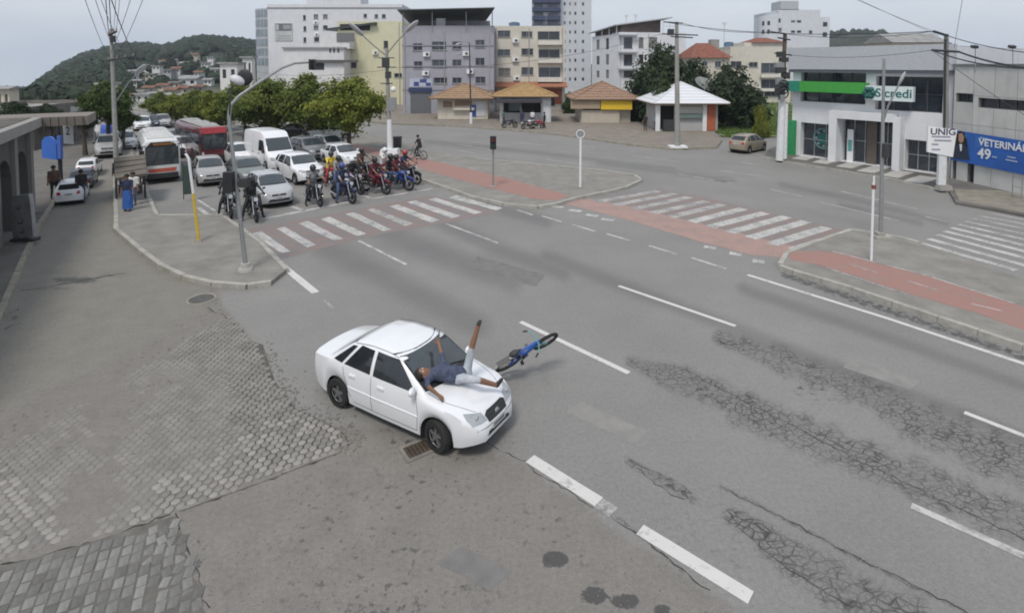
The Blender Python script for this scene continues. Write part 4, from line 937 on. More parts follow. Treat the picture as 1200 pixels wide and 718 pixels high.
# ================================================================ buses
def bus(name, label, loc, heading, L, W, H, pm, pm2, roofm, group=None, dest=None, skirt=None, route_sign=True):
    root = thing(name, label, 'bus', loc, heading, group)
    z0 = .32; hx_ = L/2
    # body: lofted rounded box
    prof = [(-W/2+.03, z0), (-W/2, z0+.35), (-W/2, H-.55), (-W/2+.03, H-.25), (-W/2+.16, H-.06), (-W/2+.4, H), (W/2-.4, H), (W/2-.16, H-.06), (W/2-.03, H-.25), (W/2, H-.55), (W/2, z0+.35), (W/2-.03, z0)]
    def ring(x, s, dz=0): return [(x, y*s, z0+(z-z0)*(1-dz)) for y, z in prof]
    sts = [(-hx_, .90, .05), (-hx_+.08, .97, .02), (-hx_+.3, 1, 0), (hx_-.40, 1, 0), (hx_-.14, .985, .015), (hx_-.03, .95, .04), (hx_, .90, .07)]
    def loft(sel, mlist, nm, m):
        mb = MB(); n = len(prof); vs = []; fs = []; 
        for st in sts: vs += ring(*st)
        for i in range(len(sts)-1):
            for j in range(n-1):
                if sel(i, j): fs.append((i*n+j, i*n+j+1, (i+1)*n+j+1, (i+1)*n+j))
        if sel(-1, 0): fs.append(tuple(range(n-1, -1, -1)))
        if sel(99, 0): fs.append(tuple(range((len(sts)-1)*n, len(sts)*n)))
        a = [Vector(vs[k]) for k in fs[0]]
        mb.add(vs, fs); return mb
    mb = loft(lambda i, j: True, None, None, None)
    bvh = BVHTree.FromPolygons([Vector(v) for v in mb.v], mb.f)
    mb.build('body', pm, root, smooth=True, angle=35)
    # roof sheet and hatches
    r = MB(); r.box((-.1, 0, H+.02), (L-.9, W-.62, .05)); ro = r.build('roof', roofm, root)
    for x in (-L*.28, .05*L, L*.3):
        r = MB(); r.box((x, 0, H+.09), (1.2, 1.1, .12), taper=.85); r.build('roof_hatch', roofm, ro)
    # front: big windscreen, destination box, bumper
    zb = z0+(H-z0)*.36; zt = z0+(H-z0)*.80
    ray_panel(bvh, [(-W*.43, zb), (W*.43, zb), (W*.41, zt), (-W*.41, zt)], 'x', 1, .012, .3).build('windscreen', M_wind, root, smooth=True)
    ray_panel(bvh, [(-W*.445, zb-.05), (W*.445, zb-.05), (W*.425, zt+.30), (-W*.425, zt+.30)], 'x', 1, .006, .3).build('windscreen_surround', M_plastic, root)
    if route_sign:
        d_ = ray_panel(bvh, [(-W*.30, zt+.07), (W*.30, zt+.07), (W*.30, zt+.26), (-W*.30, zt+.26)], 'x', 1, .014, .3).build('destination_box', M_plastic, root)
        q = bvh.ray_cast(Vector((20, -W*.1, zt+.17)), Vector((-1, 0, 0)))[0]
        m = MB()
        for i in range(9): m.box((q.x+.02, -W*.2+i*.11, q.z), (.006, .06, .09))
        m.build('lettering', M_amber, d_)
    if pm2 is not None:
        ray_panel(bvh, [(-W*.34, z0+.36), (W*.34, z0+.36), (W*.40, zb-.24), (-W*.40, zb-.24)], 'x', 1, .008, .3).build('front_panel', pm2, root)
        for s in (1, -1):
            ray_panel(bvh, [(-hx_+.5, z0+.12), (hx_-1.0, z0+.12), (hx_-1.0, z0+.38), (-hx_+.5, z0+.38)], 'y', s, .006, .8).build('side_stripe', pm2, root)
    m = MB(); m.box((hx_+.01, 0, z0+.16), (.14, W*.86, .30), taper=.94); m.build('bumper', skirt or M_plastic, root)
    for s in (1, -1):
        poly = [(.36*W, z0+.34), (.455*W, z0+.34), (.45*W, z0+.66), (.38*W, z0+.60)]; poly = poly if s > 0 else [(-a, b_) for a, b_ in reversed(poly)]
        ray_panel(bvh, poly, 'x', 1, .014, .3).build('headlight', M_lamp, root)
        # side windows
        n = int((L-1.6)/1.35); x0 = -hx_+.5
        for i in range(n):
            xa = x0+i*(L-1.5)/n; xb = xa+(L-1.5)/n-.09
            w_ = ray_panel(bvh, [(xa, zb+.10), (xb, zb+.10), (xb, zt-.02), (xa, zt-.02)], 'y', s, .008, .7).build('side_window', M_glass, root)
        if s < 0:
            for xd in (hx_-.85, -.3): 
                ray_panel(bvh, [(xd-.42, z0+.04), (xd+.42, z0+.04), (xd+.42, zt), (xd-.42, zt)], 'y', s, .014, .7).build('door', M_glass, root)
        for wx in (hx_-2.4 if L > 8 else hx_-1.6, -hx_+2.3 if L > 8 else -hx_+1.6):
            m = MB(); m.cyl((wx, s*(W/2-.30), .48), (wx, s*(W/2+.004), .48), .56, n=22); m.build('wheel_arch', M_plastic, root)
            wheel_parts(root, (wx, s*(W/2-.13), .48), .48, .28, s, RIM_SILVER, 8, 20)
        # mirrors on arms
        m = MB(); m.tube([(hx_-.1, s*W*.42, H-.35), (hx_+.32, s*W*.49, H-.32), (hx_+.38, s*W*.52, H-.55)], .025, 6); m.box((hx_+.38, s*W*.525, H-.78), (.10, .24, .46)); m.build('mirror', M_plastic, root)
    m = MB(); m.box((0, 0, .38), (L*.92, W*.8, .24)); m.build('underbody', M_plastic, root)
    for a_, y in ((zb+.02, -.25*W), (zb+.02, .22*W)):
        q = bvh.ray_cast(Vector((20, y, a_)), Vector((-1, 0, 0)))[0]; q2 = bvh.ray_cast(Vector((20, y+.3, a_+.75)), Vector((-1, 0, 0)))[0]
        m = MB(); m.tube([q+Vector((.03, 0, 0)), q2+Vector((.025, 0, 0))], .013, 5); m.build('wiper', M_plastic, root)
    return root
l, h = place(191, 215, -54, -3.7)
bus('city_bus', 'white city bus with a red front panel in the bus bay', l, h, 7.4, 1.92, 2.62, paint('bus_white', (.66, .66, .65)), paint('bus_red', (.48, .10, .06)), mat('bus_roof', (.55, .55, .54), .6, dirt=.3))
l, h = place(252, 193, -48, -4.2)
bus('city_bus', 'dark red city bus with a bright red top behind the waiting cars', l, h, 8.4, 1.75, 2.62, paint('bus_maroon', (.10, .016, .020)), paint('bus_darkred', (.13, .02, .025)), mat('bus_roof_grey', (.34, .34, .33), .6, dirt=.3), skirt=M_plastic, route_sign=False)
ob = [o for o in bpy.data.objects if o.get('label', '').startswith('dark red city bus')][0]
m = MB(); m.box((4.2-.20, 0, 2.42), (.55, 1.62, .42), taper=.9); m.build('front_cap', paint('bus_brightred', (.42, .03, .04)), ob)

# ================================================================ people
FING = [(-.030, .062), (-.010, .072), (.011, .068), (.030, .054)]
def tup(v): return Vector(v)
def ik(a, b_, l1, l2, pole):
    "middle joint of a two-bone limb"
    a, b_ = Vector(a), Vector(b_); d = b_-a; D = min(d.length, (l1+l2)*.999); dn = d.normalized()
    x = (l1*l1-l2*l2+D*D)/(2*D); y = math.sqrt(max(0, l1*l1-x*x))
    p = Vector(pole)-dn*Vector(pole).dot(dn)
    p = p.normalized() if p.length > 1e-5 else Vector((0, 0, 1))
    return a+dn*x+p*y, a+dn*D
def person(name, label, loc, heading, J, cols, group=None, voxel=.02, helmet=None, cat='person', hair=True, extra=None, face=True, M=None):
    """J: joints head, neck, chest, pelvis, sl, sr (shoulders), el, er, wl, wr (wrists), hl, hr (hips), kl, kr, al, ar (ankles), toe_l, toe_r, look (unit)
       cols: skin, shirt, sleeve, trousers, shin, shoe"""
    root = thing(name, label, cat, loc, heading, group)
    J = {k: Vector(v) for k, v in J.items()}
    look = J['look'].normalized(); up = (J['head']-J['neck']).normalized()
    side = up.cross(look).normalized(); look = side.cross(up).normalized()
    B = []   # bones: a, b, ra, rb, material, flat
    c = cols
    B.append((J['pelvis'], J['chest'], .135, .15, 'shirt')); B.append((J['chest'], J['neck'], .14, .075, 'shirt'))
    B.append((J['sl'], J['sr'], .085, .085, 'shirt')); B.append((J['hl'], J['hr'], .115, .115, 'trousers'))
    B.append((J['chest']+(J['sl']-J['chest'])*.4, J['hl'], .105, .105, 'shirt')); B.append((J['chest']+(J['sr']-J['chest'])*.4, J['hr'], .105, .105, 'shirt'))
    B.append((J['neck']-up*.02, J['head']-up*.02, .058, .055, 'skin'))
    B.append((J['head']-up*.05+look*.015, J['head']+up*.045, .076, .092, 'skin'))
    B.append((J['head']-up*.085+look*.045, J['head']-up*.02+look*.03, .042, .06, 'skin'))   # jaw
    if face:
        B.append((J['head']+look*.088-up*.005, J['head']+look*.108-up*.035, .012, .017, 'skin'))  # nose
        for s in (1, -1): B.append((J['head']+side*s*.088-up*.03, J['head']+side*s*.09+up*.012, .012, .016, 'skin'))
    for s in 'lr':
        B.append((J['s'+s], J['e'+s], .058, .044, 'sleeve')); B.append((J['e'+s], J['w'+s], .044, .031, 'fore' if 'fore' in c else 'skin'))
        B.append((J['h'+s], J['k'+s], .092, .064, 'trousers')); B.append((J['k'+s], J['a'+s], .062, .043, 'shin' if 'shin' in c else 'trousers'))
        B.append((J['a'+s]+(J['a'+s]-J['k'+s]).normalized()*.02, J['toe_'+s], .046, .036, 'shoe'))
        d = (J['w'+s]-J['e'+s]).normalized(); B.append((J['w'+s], J['w'+s]+d*.075, .034, .040, 'glove' if 'glove' in c else 'skin'))
    mb = MB()
    for a, b_, ra, rb, mm in B:
        if (b_-a).length > .005:
            mb.cyl(a, b_, ra, rb, 12)
        mb.ell(a, (ra, ra, ra), 12, 8); mb.ell(b_, (rb, rb, rb), 12, 8)
    me = bpy.data.meshes.new('tmp'); me.from_pydata(mb.v, [], mb.f); to = bpy.data.objects.new('tmp', me); scene.collection.objects.link(to)
    md = to.modifiers.new('r', 'REMESH'); md.mode = 'VOXEL'; md.voxel_size = voxel; md.use_smooth_shade = True
    m2 = to.modifiers.new('s', 'SMOOTH'); m2.factor = .6; m2.iterations = max(3, int(.07/voxel))
    dg = bpy.context.evaluated_depsgraph_get(); nm = bpy.data.meshes.new_from_object(to.evaluated_get(dg))
    bpy.data.objects.remove(to); bpy.data.meshes.remove(me)
    nm.name = 'body'
    names = list(dict.fromkeys(['skin']+list(c.keys())))
    nm.materials.clear()
    for k in names: nm.materials.append(c[k] if k in c else M_skin)
    # colour every face by the limb it belongs to
    P = np.empty(len(nm.polygons)*3); nm.polygons.foreach_get('center', P); P = P.reshape(-1, 3)
    best = np.full(len(P), 1e9); idx = np.zeros(len(P), int)
    for a, b_, ra, rb, mm in B:
        a_, d = np.array(a), np.array(b_-a); t = np.clip(((P-a_) @ d)/(d @ d+1e-9), 0, 1)
        ds = np.linalg.norm(P-a_-t[:, None]*d, axis=1)-(ra+(rb-ra)*t)
        mi = names.index(mm) if mm in names else 0
        u_ = ds < best; best[u_] = ds[u_]; idx[u_] = mi
    nm.polygons.foreach_set('material_index', idx.astype(np.int32)); nm.polygons.foreach_set('use_smooth', [True]*len(nm.polygons))
    # fingers and thumb: added to the same mesh
    bm = bmesh.new(); bm.from_mesh(nm)
    fm = MB(); gi = names.index('glove') if 'glove' in names else 0
    for s, sg in (('l', 1), ('r', -1)):
        d = (J['w'+s]-J['e'+s]).normalized(); curl = J.get('curl_'+s, J['look']*.0+Vector((0, 0, -1)))
        cu = (Vector(curl)-d*Vector(curl).dot(d)); cu = cu.normalized() if cu.length > .01 else d.orthogonal().normalized()
        lat = d.cross(cu).normalized()*sg
        pb = J['w'+s]+d*.07
        for o_, ln in FING:
            a = pb+lat*o_*.95; b_ = a+d*ln*.55+cu*ln*.25; e = b_+d*ln*.25+cu*ln*.5
            fm.tube([a, b_, e], [.0105, .0095, .0075], 6, mi=gi)
        a = J['w'+s]+d*.025-lat*.030; b_ = a+d*.035-lat*.030+cu*.008; e = b_+d*.03-lat*.006+cu*.014
        fm.tube([a, b_, e], [.013, .011, .008], 6, mi=gi)
    v0 = [bm.verts.new(v) for v in fm.v]
    for f, mi in zip(fm.f, fm.m):
        try: nf = bm.faces.new([v0[i] for i in f]); nf.material_index = mi; nf.smooth = True
        except ValueError: pass
    bm.to_mesh(nm); bm.free()
    o = bpy.data.objects.new('body', nm); scene.collection.objects.link(o); o.parent = root
    hd = J['head']
    Mh = Matrix((look, side, up)).transposed()
    if helmet:
        h = MB(); h.ell(hd+up*.025-look*.005, (.145, .130, .150), 16, 12, Mh); ho = h.build('helmet', helmet, root, smooth=True)
        vz = MB(); vz.ell(hd+up*.010+look*.045, (.115, .112, .062), 16, 8, Mh); vz.build('visor', M_glass, ho, smooth=True)
    elif hair:
        h = MB(); h.ell(hd+up*.050-look*.022, (.110, .106, .108), 14, 10, Mh); h.build('hair', c.get('hairm', M_hair), root, smooth=True)
    if face and not helmet and voxel < .02:
        for s in (1, -1):
            h = MB(); h.ell(hd+look*.083+side*s*.032+up*.008, (.010, .014, .008), 8, 6, Mh); h.build('eye', M_print_w, root, smooth=True)
    return root
def jj(a): return Vector(a)
def standing(h=1.70, step=.10, armf=(.08, -.06), arms=None, lean=0.0, look=(1, 0, 0)):
    s = h/1.75; J = dict(head=(.02, 0, 1.63), neck=(0, 0, 1.47), chest=(-.01, 0, 1.27), pelvis=(0, 0, .98), sl=(0, .185, 1.42), sr=(0, -.185, 1.42), hl=(0, .09, .93), hr=(0, -.09, .93), al=(step, .11, .09), ar=(-step, -.11, .09))
    J['kl'] = ik(J['hl'], J['al'], .43, .43, (1, 0, 0))[0]; J['kr'] = ik(J['hr'], J['ar'], .43, .43, (1, 0, 0))[0]
    J['toe_l'] = (step+.17, .12, .04); J['toe_r'] = (-step+.17, -.12, .04)
    for k, sg, f in (('l', 1, armf[0]), ('r', -1, armf[1])):
        w_ = arms[k] if arms and k in arms else (f+.06, sg*.26, .88)
        J['e'+k], J['w'+k] = ik(J['s'+k], w_, .29, .26, (-1, sg*.5, 0))
    J = {k: Vector(v)*s for k, v in J.items()}
    if lean:
        M = Matrix.Rotation(lean, 3, 'Y')
        for k in ('head', 'neck', 'chest', 'sl', 'sr', 'el', 'er', 'wl', 'wr'): J[k] = M @ (J[k]-J['pelvis'])+J['pelvis']
    J['look'] = Vector(look); return J
def riding(seat, hands, feet, lean=.25, look=(1, 0, -.05), h=1.0):
    "seat point (x,z); hands [(x,y,z) left, right]; feet [(x,y,z) left,right] = ankles"
    px, pz = seat; J = dict(pelvis=Vector((px, 0, pz+.10)))
    t = Vector((math.sin(lean), 0, math.cos(lean)))
    J['chest'] = J['pelvis']+t*.30; J['neck'] = J['pelvis']+t*.50; J['head'] = J['neck']+Vector((math.sin(lean*.4), 0, math.cos(lean*.4)))*.17+Vector((.03, 0, 0))
    for k, sg, hp, fp in (('l', 1, hands[0], feet[0]), ('r', -1, hands[1], feet[1])):
        J['s'+k] = J['pelvis']+t*.45+Vector((0, sg*.185, 0)); J['h'+k] = J['pelvis']+Vector((.02, sg*.09, -.05))
        J['e'+k], J['w'+k] = ik(J['s'+k], hp, .29, .26, (-.5, sg*.8, -.6))
        J['k'+k], J['a'+k] = ik(J['h'+k], fp, .43, .43, (1, sg*.35, .6))
        J['toe_'+k] = J['a'+k]+Vector((.16, sg*.02, -.045))
    J['look'] = Vector(look); J['curl_l'] = Vector((.2, 0, -1)); J['curl_r'] = Vector((.2, 0, -1))
    return J
def cloth(name, col): return mat('cloth_'+name, col, .85, var=.18, scale=14, bump=.12, bscale=30)
C_black = cloth('black', (.02, .021, .024)); C_navy = cloth('navy', (.025, .035, .075)); C_denim = cloth('denim', (.05, .08, .16)); C_grey = cloth('grey', (.22, .22, .23)); C_white = cloth('white', (.62, .62, .62)); C_red = cloth('red', (.30, .03, .04)); C_yellow = cloth('yellow', (.65, .50, .06)); C_blue = cloth('blue', (.03, .11, .38)); C_brown = cloth('brown', (.10, .06, .045)); C_wine = cloth('wine', (.10, .02, .03)); C_khaki = cloth('khaki', (.22, .19, .13)); C_green = cloth('green', (.06, .16, .09)); C_lilac = cloth('lilac', (.40, .36, .50)); C_shoe = mat('shoe', (.03, .028, .026), .7)
C_lshoe = mat('pale_shoe', (.42, .42, .43), .7)
def outfit(shirt, trousers, sleeve=None, fore=None, shin=None, shoe=None, skin=None, glove=None):
    d = dict(skin=skin or M_skin, shirt=shirt, sleeve=sleeve or shirt, trousers=trousers, shoe=shoe or C_shoe)
    if fore: d['fore'] = fore
    if shin: d['shin'] = shin
    if glove: d['glove'] = glove
    return d

# ================================================================ motorcycles and riders
RIM_MOTO = mat('moto_rim', (.04, .04, .043), .4, .3)
def motorcycle(label, loc, heading, pm, group='motorcycles at the stop line', box=None, lean=0.0, scr=False):
    r = .30; root = thing('motorcycle', label, 'motorcycle', loc, heading, group); root.rotation_euler = (lean, 0, heading)
    F, Bk = Vector((.66, 0, r)), Vector((-.62, 0, r))
    for c, nm in ((F, 'wheel'), (Bk, 'wheel')):
        w_ = thing_child('wheel', root, c)
        t = MB(); t.torus((0, 0, 0), r-.045, .05, (0, 1, 0), 24, 8, sq=.95); t.build('tyre', M_rubber, w_, smooth=True)
        t = MB(); t.torus((0, 0, 0), r-.095, .014, (0, 1, 0), 24, 6); t.cyl((0, -.05, 0), (0, .05, 0), .045, n=10); t.cyl((0, .018, 0), (0, .024, 0), .11, n=16)
        for i in range(10):
            a = 2*math.pi*i/10; t.cyl((.04*math.cos(a), 0, .04*math.sin(a)), ((r-.095)*math.cos(a+.2), 0, (r-.095)*math.sin(a+.2)), .006, n=4)
        t.build('rim', RIM_MOTO, w_, smooth=True)
    m = MB()
    for s in (1, -1): m.tube([(.66, s*.075, r), (.52, s*.075, .62), (.44, s*.075, .92)], [.022, .024, .02], 8)
    m.build('fork', M_chrome, root, smooth=True)
    m = MB(); m.tube([(.40, .36, 1.0), (.43, .30, 1.02), (.46, .12, .97), (.46, -.12, .97), (.43, -.30, 1.02), (.40, -.36, 1.0)], .014, 8); hb = m.build('handlebar', M_plastic, root, smooth=True)
    for s in (1, -1):
        m = MB(); m.cyl((.43, s*.26, 1.02), (.40, s*.32, 1.17), .007); m.ell((.40, s*.34, 1.20), (.015, .065, .04), 10, 6); m.build('mirror', M_plastic, hb, smooth=True)
    m = MB()
    for s in (1, -1): m.tube([(.40, s*.05, .86), (.20, s*.09, .60), (.12, s*.10, .34), (-.28, s*.10, .34)], .02, 6); m.tube([(-.28, s*.10, .36), (-.30, s*.10, .66), (-.70, s*.09, .78)], .017, 6); m.tube([(-.28, s*.09, .36), (-.62, s*.08, .30)], .022, 6); m.tube([(-.42, s*.11, .68), (-.60, s*.10, .34)], .024, 6)
    m.build('frame', M_dark, root, smooth=True)
    m = MB(); m.ell((.20, 0, .80), (.27, .145, .14), 16, 10); m.build('tank', pm, root, smooth=True)
    m = MB(); m.ell((-.30, 0, .77), (.40, .13, .07), 16, 8); m.ell((-.46, 0, .80), (.24, .12, .06), 14, 8); m.build('seat', M_plastic, root, smooth=True)
    m = MB(); m.box((.06, 0, .42), (.30, .24, .30), taper=.8); m.cyl((.16, 0, .50), (.26, 0, .66), .085, n=12); m.build('engine', M_dark, root)
    m = MB(); m.tube([(.20, -.10, .46), (.16, -.15, .26), (-.20, -.16, .26), (-.66, -.17, .36)], [.02, .025, .03, .045], 8); m.build('exhaust', M_chrome, root, smooth=True)
    m = MB(); m.torus((.66, 0, r), r+.045, .05, (0, 1, 0), 28, 6, sq=1.2); v = [(x, y, z) for x, y, z in m.v]; keep = [f for f in m.f if all(v[i][2] > r+.12 and v[i][0] < .95 for i in f)]; m.f = keep; m.m = [0]*len(keep); m.build('front_fender', pm, root, smooth=True)
    m = MB(); m.box((-.74, 0, .70), (.30, .13, .09), Matrix.Rotation(R(18), 3, 'Y'), taper=.9); m.build('tail', pm, root)
    m = MB(); m.ell((.58, 0, .86), (.09, .10, .10), 14, 10); hl = m.build('headlight', pm, root, smooth=True)
    m = MB(); m.cyl((.645, 0, .86), (.668, 0, .86), .075, n=16); m.build('lens', M_lamp, hl)
    for s in (1, -1):
        m = MB(); m.box((.26, s*.15, .62), (.30, .03, .20), Matrix.Rotation(s*.2, 3, 'Z'), taper=.7); m.build('side_cover', pm, root)
        m = MB(); m.cyl((.0, s*.10, .30), (.0, s*.28, .29), .018); m.build('footrest', M_rubber, root)
    m = MB(); m.box((-.86, 0, .58), (.012, .17, .13)); m.build('number_plate', M_plate, root)
    if box: m = MB(); m.box((-.72, 0, .99), (.36, .38, .30), taper=.92); m.build('top_box', box, root)
    return root
def rider(label, mc, cols, helmet, lean=.22, foot_down='l', group='motorcycle riders at the stop line', back=0.0, look=(1, 0, -.05)):
    feet = [(.02, .24, .36), (.02, -.24, .36)]
    if foot_down in 'lb': feet[0] = (.05, .36, .09)
    if foot_down in 'rb': feet[1] = (.05, -.36, .09)
    J = riding((-.22-back, .74), [(.38, .33, 1.02), (.38, -.33, 1.02)] if not back else [(-.16, .17, 1.02), (-.16, -.17, 1.02)], feet if not back else [(-.30, .24, .40), (-.30, -.24, .40)], lean, look)
    return person('person', label, mc.location, mc.rotation_euler.z, J, cols, group, voxel=.022, helmet=helmet, face=False, hair=False)
H_white = paint('helmet_white', (.70, .70, .70)); H_black = paint('helmet_black', (.02, .02, .022)); H_blue = paint('helmet_blue', (.03, .05, .20)); H_red = paint('helmet_red', (.35, .03, .03))
MP = {k: paint('moto_'+k, c) for k, c in dict(black=(.02, .02, .022), red=(.34, .025, .04), wine=(.14, .015, .03), blue=(.03, .06, .25), white=(.6, .6, .6), navy=(.02, .03, .08)).items()}
for px, py, dg, pm, lb, rl, cols, hm, kw in [
    (268, 252, -56, 'black', 'black motorcycle with a pale top box at the far left of the front row', 'rider in black with a white helmet beside the island kerb', outfit(C_black, C_black, fore=C_black, glove=C_black), H_white, dict(box=M_white)),
    (296, 256, -54, 'black', 'black motorcycle beside the silver hatchback', 'rider in black with a black helmet beside the silver hatchback', outfit(C_black, C_black, fore=C_black, glove=C_black), H_black, {}),
    (368, 239, -50, 'black', 'black motorcycle standing alone in front of the white car', 'rider in a pale grey shirt with a dark helmet in front of the white car', outfit(C_grey, C_black, fore=M_skin), H_black, {}),
    (402, 236, -40, 'navy', 'dark blue motorcycle nearest to the stop line', 'rider in a lilac-blue jacket leaning over the dark blue motorcycle', outfit(C_navy, C_denim, fore=C_lilac), H_blue, {}),
    (389, 217, -46, 'red', 'red motorcycle with the yellow-vested rider', 'rider in a yellow vest on the red motorcycle', outfit(C_yellow, C_red, fore=M_skin), H_black, {}),
    (413, 226, -42, 'black', 'black motorcycle in the middle of the second row', 'rider in black with a white helmet in the middle of the second row', outfit(C_black, C_denim, fore=C_black), H_white, {}),
    (440, 226, -32, 'wine', 'wine red motorcycle turned slightly to the median', 'rider in wine red clothes on the wine red motorcycle', outfit(C_wine, C_wine, fore=M_skin), H_black, {}),
    (425, 211, -40, 'black', 'black motorcycle at the back beside the white sedan', 'rider in dark brown at the back beside the white sedan', outfit(C_brown, C_black, fore=M_skin), H_black, {}),
    (476, 215, -30, 'black', 'black motorcycle at the back against the median kerb', 'rider in a dark jacket at the back against the median kerb', outfit(C_navy, C_black, fore=M_skin), H_red, {}),
    (398, 224, -45, 'white', 'white motorcycle behind the dark blue one', 'rider in a grey jacket on the white motorcycle', outfit(C_grey, C_denim, fore=C_grey), H_black, {}),
    (466, 222, -28, 'blue', 'blue motorcycle nearest to the median kerb', 'rider in a wine red jacket and jeans on the blue motorcycle', outfit(C_wine, C_denim, fore=C_wine), H_black, {}),
    (452, 211, -34, 'red', 'bright red motorcycle behind the blue one', 'rider in a pale shirt and white helmet on the bright red motorcycle', outfit(C_white, C_wine, fore=M_skin), H_white, {})]:
    p = G(px, py); mc = motorcycle(lb, (p.x, p.y, 0), R(dg), MP[pm], **kw); mc.scale = (1.2,)*3
    rd = rider(rl, mc, cols, hm, lean=.2+.12*random.random(), foot_down=random.choice('lrb')); rd.scale = (1.2,)*3
mc9 = [o for o in bpy.data.objects if o.get('label', '') == 'blue motorcycle nearest to the median kerb'][0]
q = rider('passenger in a dark jacket behind the rider of the blue motorcycle', mc9, outfit(C_black, C_denim, fore=C_black), H_black, back=.34); q.scale = (1.2,)*3

# ================================================================ bicycles
def bicycle(label, loc, rot, frame_m, z=0.0, name='bicycle', fat=1.0, white_bits=None, bars=None):
    r = .33; root = thing(name, label, 'bicycle', loc); root.rotation_euler = rot; root.location = loc
    F, Bk = Vector((.54, 0, r)), Vector((-.50, 0, r))
    for c in (F, Bk):
        w_ = thing_child('wheel', root, c)
        t = MB(); t.torus((0, 0, 0), r-.022, .022*fat, (0, 1, 0), 32, 8); t.build('tyre', M_rubber, w_, smooth=True)
        t = MB(); t.torus((0, 0, 0), r-.05, .012, (0, 1, 0), 32, 6); t.cyl((0, -.05, 0), (0, .05, 0), .022, n=10)
        for i in range(18):
            a = 2*math.pi*i/18; s = .03*(1 if i % 2 else -1); t.cyl((.02*math.cos(a), s, .02*math.sin(a)), ((r-.05)*math.cos(a+.25), 0, (r-.05)*math.sin(a+.25)), .0028, n=3)
        t.build('rim', M_galv, w_, smooth=True)
    bb = Vector((-.06, 0, .29)); st = Vector((-.20, 0, .78)); hd = Vector((.36, 0, .74)); hl = Vector((.40, 0, .62))
    m = MB(); m.tube([bb, st], .019*fat, 8); m.tube([st+Vector((.01, 0, -.05)), hd], .018*fat, 8); m.tube([bb, hl], .021*fat, 8); m.tube([hd+Vector((-.01, 0, .04)), hl+Vector((.01, 0, -.04))], .022*fat, 8)
    for s in (1, -1): m.tube([st+Vector((.01, s*.01, -.06)), Bk+Vector((0, s*.055, 0))], .011*fat, 6); m.tube([bb+Vector((0, s*.02, 0)), Bk+Vector((0, s*.055, 0))], .012*fat, 6)
    m.build('frame', frame_m, root, smooth=True)
    m = MB()
    for s in (1, -1): m.tube([hl+Vector((.02, s*.045, -.06)), (.47, s*.05, .45), F+Vector((0, s*.05, 0))], .013*fat, 6)
    m.build('fork', bars or frame_m, root, smooth=True)
    m = MB(); m.tube([hd, (.34, 0, .90)], .014, 6); m.tube([(.20, .30, .93), (.30, .24, .95), (.36, .08, .91), (.36, -.08, .91), (.30, -.24, .95), (.20, -.30, .93)], .013, 8); h = m.build('handlebar', bars or M_chrome, root, smooth=True)
    for s in (1, -1): m = MB(); m.cyl((.26, s*.27, .94), (.16, s*.32, .925), .018); m.build('grip', M_rubber, h)
    m = MB(); m.cyl(st, (-.225, 0, .87), .013); m.build('seat_post', M_chrome, root); m = MB(); m.ell((-.25, 0, .90), (.13, .075, .035), 14, 8); m.ell((-.15, 0, .90), (.10, .035, .03), 12, 8); m.build('saddle', M_plastic, root, smooth=True)
    m = MB(); m.cyl(bb+Vector((0, -.055, 0)), bb+Vector((0, -.048, 0)), .09, n=20); m.cyl(bb+Vector((0, -.07, 0)), bb+Vector((0, .07, 0)), .018); 
    for s, a in ((1, .6), (-1, .6+math.pi)):
        e = bb+Vector((.165*math.cos(a), s*.075, .165*math.sin(a))); m.tube([bb+Vector((0, s*.07, 0)), e], .010, 6); m.box(e+Vector((0, s*.05, 0)), (.08, .09, .025))
    m.build('crankset', M_dark, root)
    m = MB(); m.tube([(-.50, -.052, .365), (-.28, -.052, .37), (-.06, -.052, .38), (.02, -.052, .30), (-.06, -.052, .20), (-.28, -.052, .245), (-.50, -.052, .295)], .006, 4); m.build('chain', M_dark, root)
    if white_bits:
        m = MB(); m.torus(tuple(Bk), r+.03, .022, (0, 1, 0), 32, 6, sq=1.3); v = m.v; keep = [f for f in m.f if all(v[i][2] > r+.02 and v[i][0] < -.3 for i in f)]; m.f = keep; m.m = [0]*len(keep); m.build('mudguard', white_bits, root, smooth=True)
        m = MB(); m.box((-.56, 0, .72), (.34, .13, .015)); m.tube([(-.45, .05, .71), (-.5, .055, .35)], .007, 5); m.tube([(-.45, -.05, .71), (-.5, -.055, .35)], .007, 5); m.build('carrier', M_dark, root)
    return root
# the cyclist on the median path
p = G(489, 187, KZ)
bicycle('dark bicycle on the red cycle path of the median', (p.x, p.y, KZ), (0, 0, R(160)), MP['black'])
J = riding((-.25, .92), [(.20, .30, .95), (.20, -.30, .95)], [(-.02, .12, .27), (-.02, -.12, .47)], .30)
person('person', 'cyclist in dark clothes riding along the median path', (p.x, p.y, KZ), R(160), J, outfit(C_black, C_black, fore=M_skin2, skin=M_skin2), voxel=.022, face=False)

# ---- the bicycle flung up in front of the white car
BM = Matrix.Identity(4)
fr = W(612, 421, 12.3)      # bottom bracket in the air above the carriageway
b1 = bicycle('blue bicycle flung upside down in the air before the white car', (0, 0, 0), (0, 0, 0), paint('bike_blue', (.025, .10, .38)), fat=1.9, white_bits=mat('pale_mudguard', (.55, .57, .58), .4), bars=mat('teal_paint', (.10, .33, .32), .4), name='flung_bicycle')
def frame_matrix(xa, za, origin_local, at, s=1.0):
    X = Vector(xa).normalized(); Z = (Vector(za)-X*Vector(za).dot(X)).normalized(); Y = Z.cross(X)
    Rm = Matrix((X, Y, Z)).transposed().to_4x4()
    return Matrix.Translation(Vector(at)) @ Rm @ Matrix.Scale(s, 4) @ Matrix.Translation(-Vector(origin_local))
# local x (towards its front wheel) points to the upper right of the view and away, the wheels' plane lies almost edge-on
b1.matrix_world = frame_matrix((.86, .18, .42), (-.10, -.62, .50), (0, 0, .45), W(616, 412, 12.0), .92)
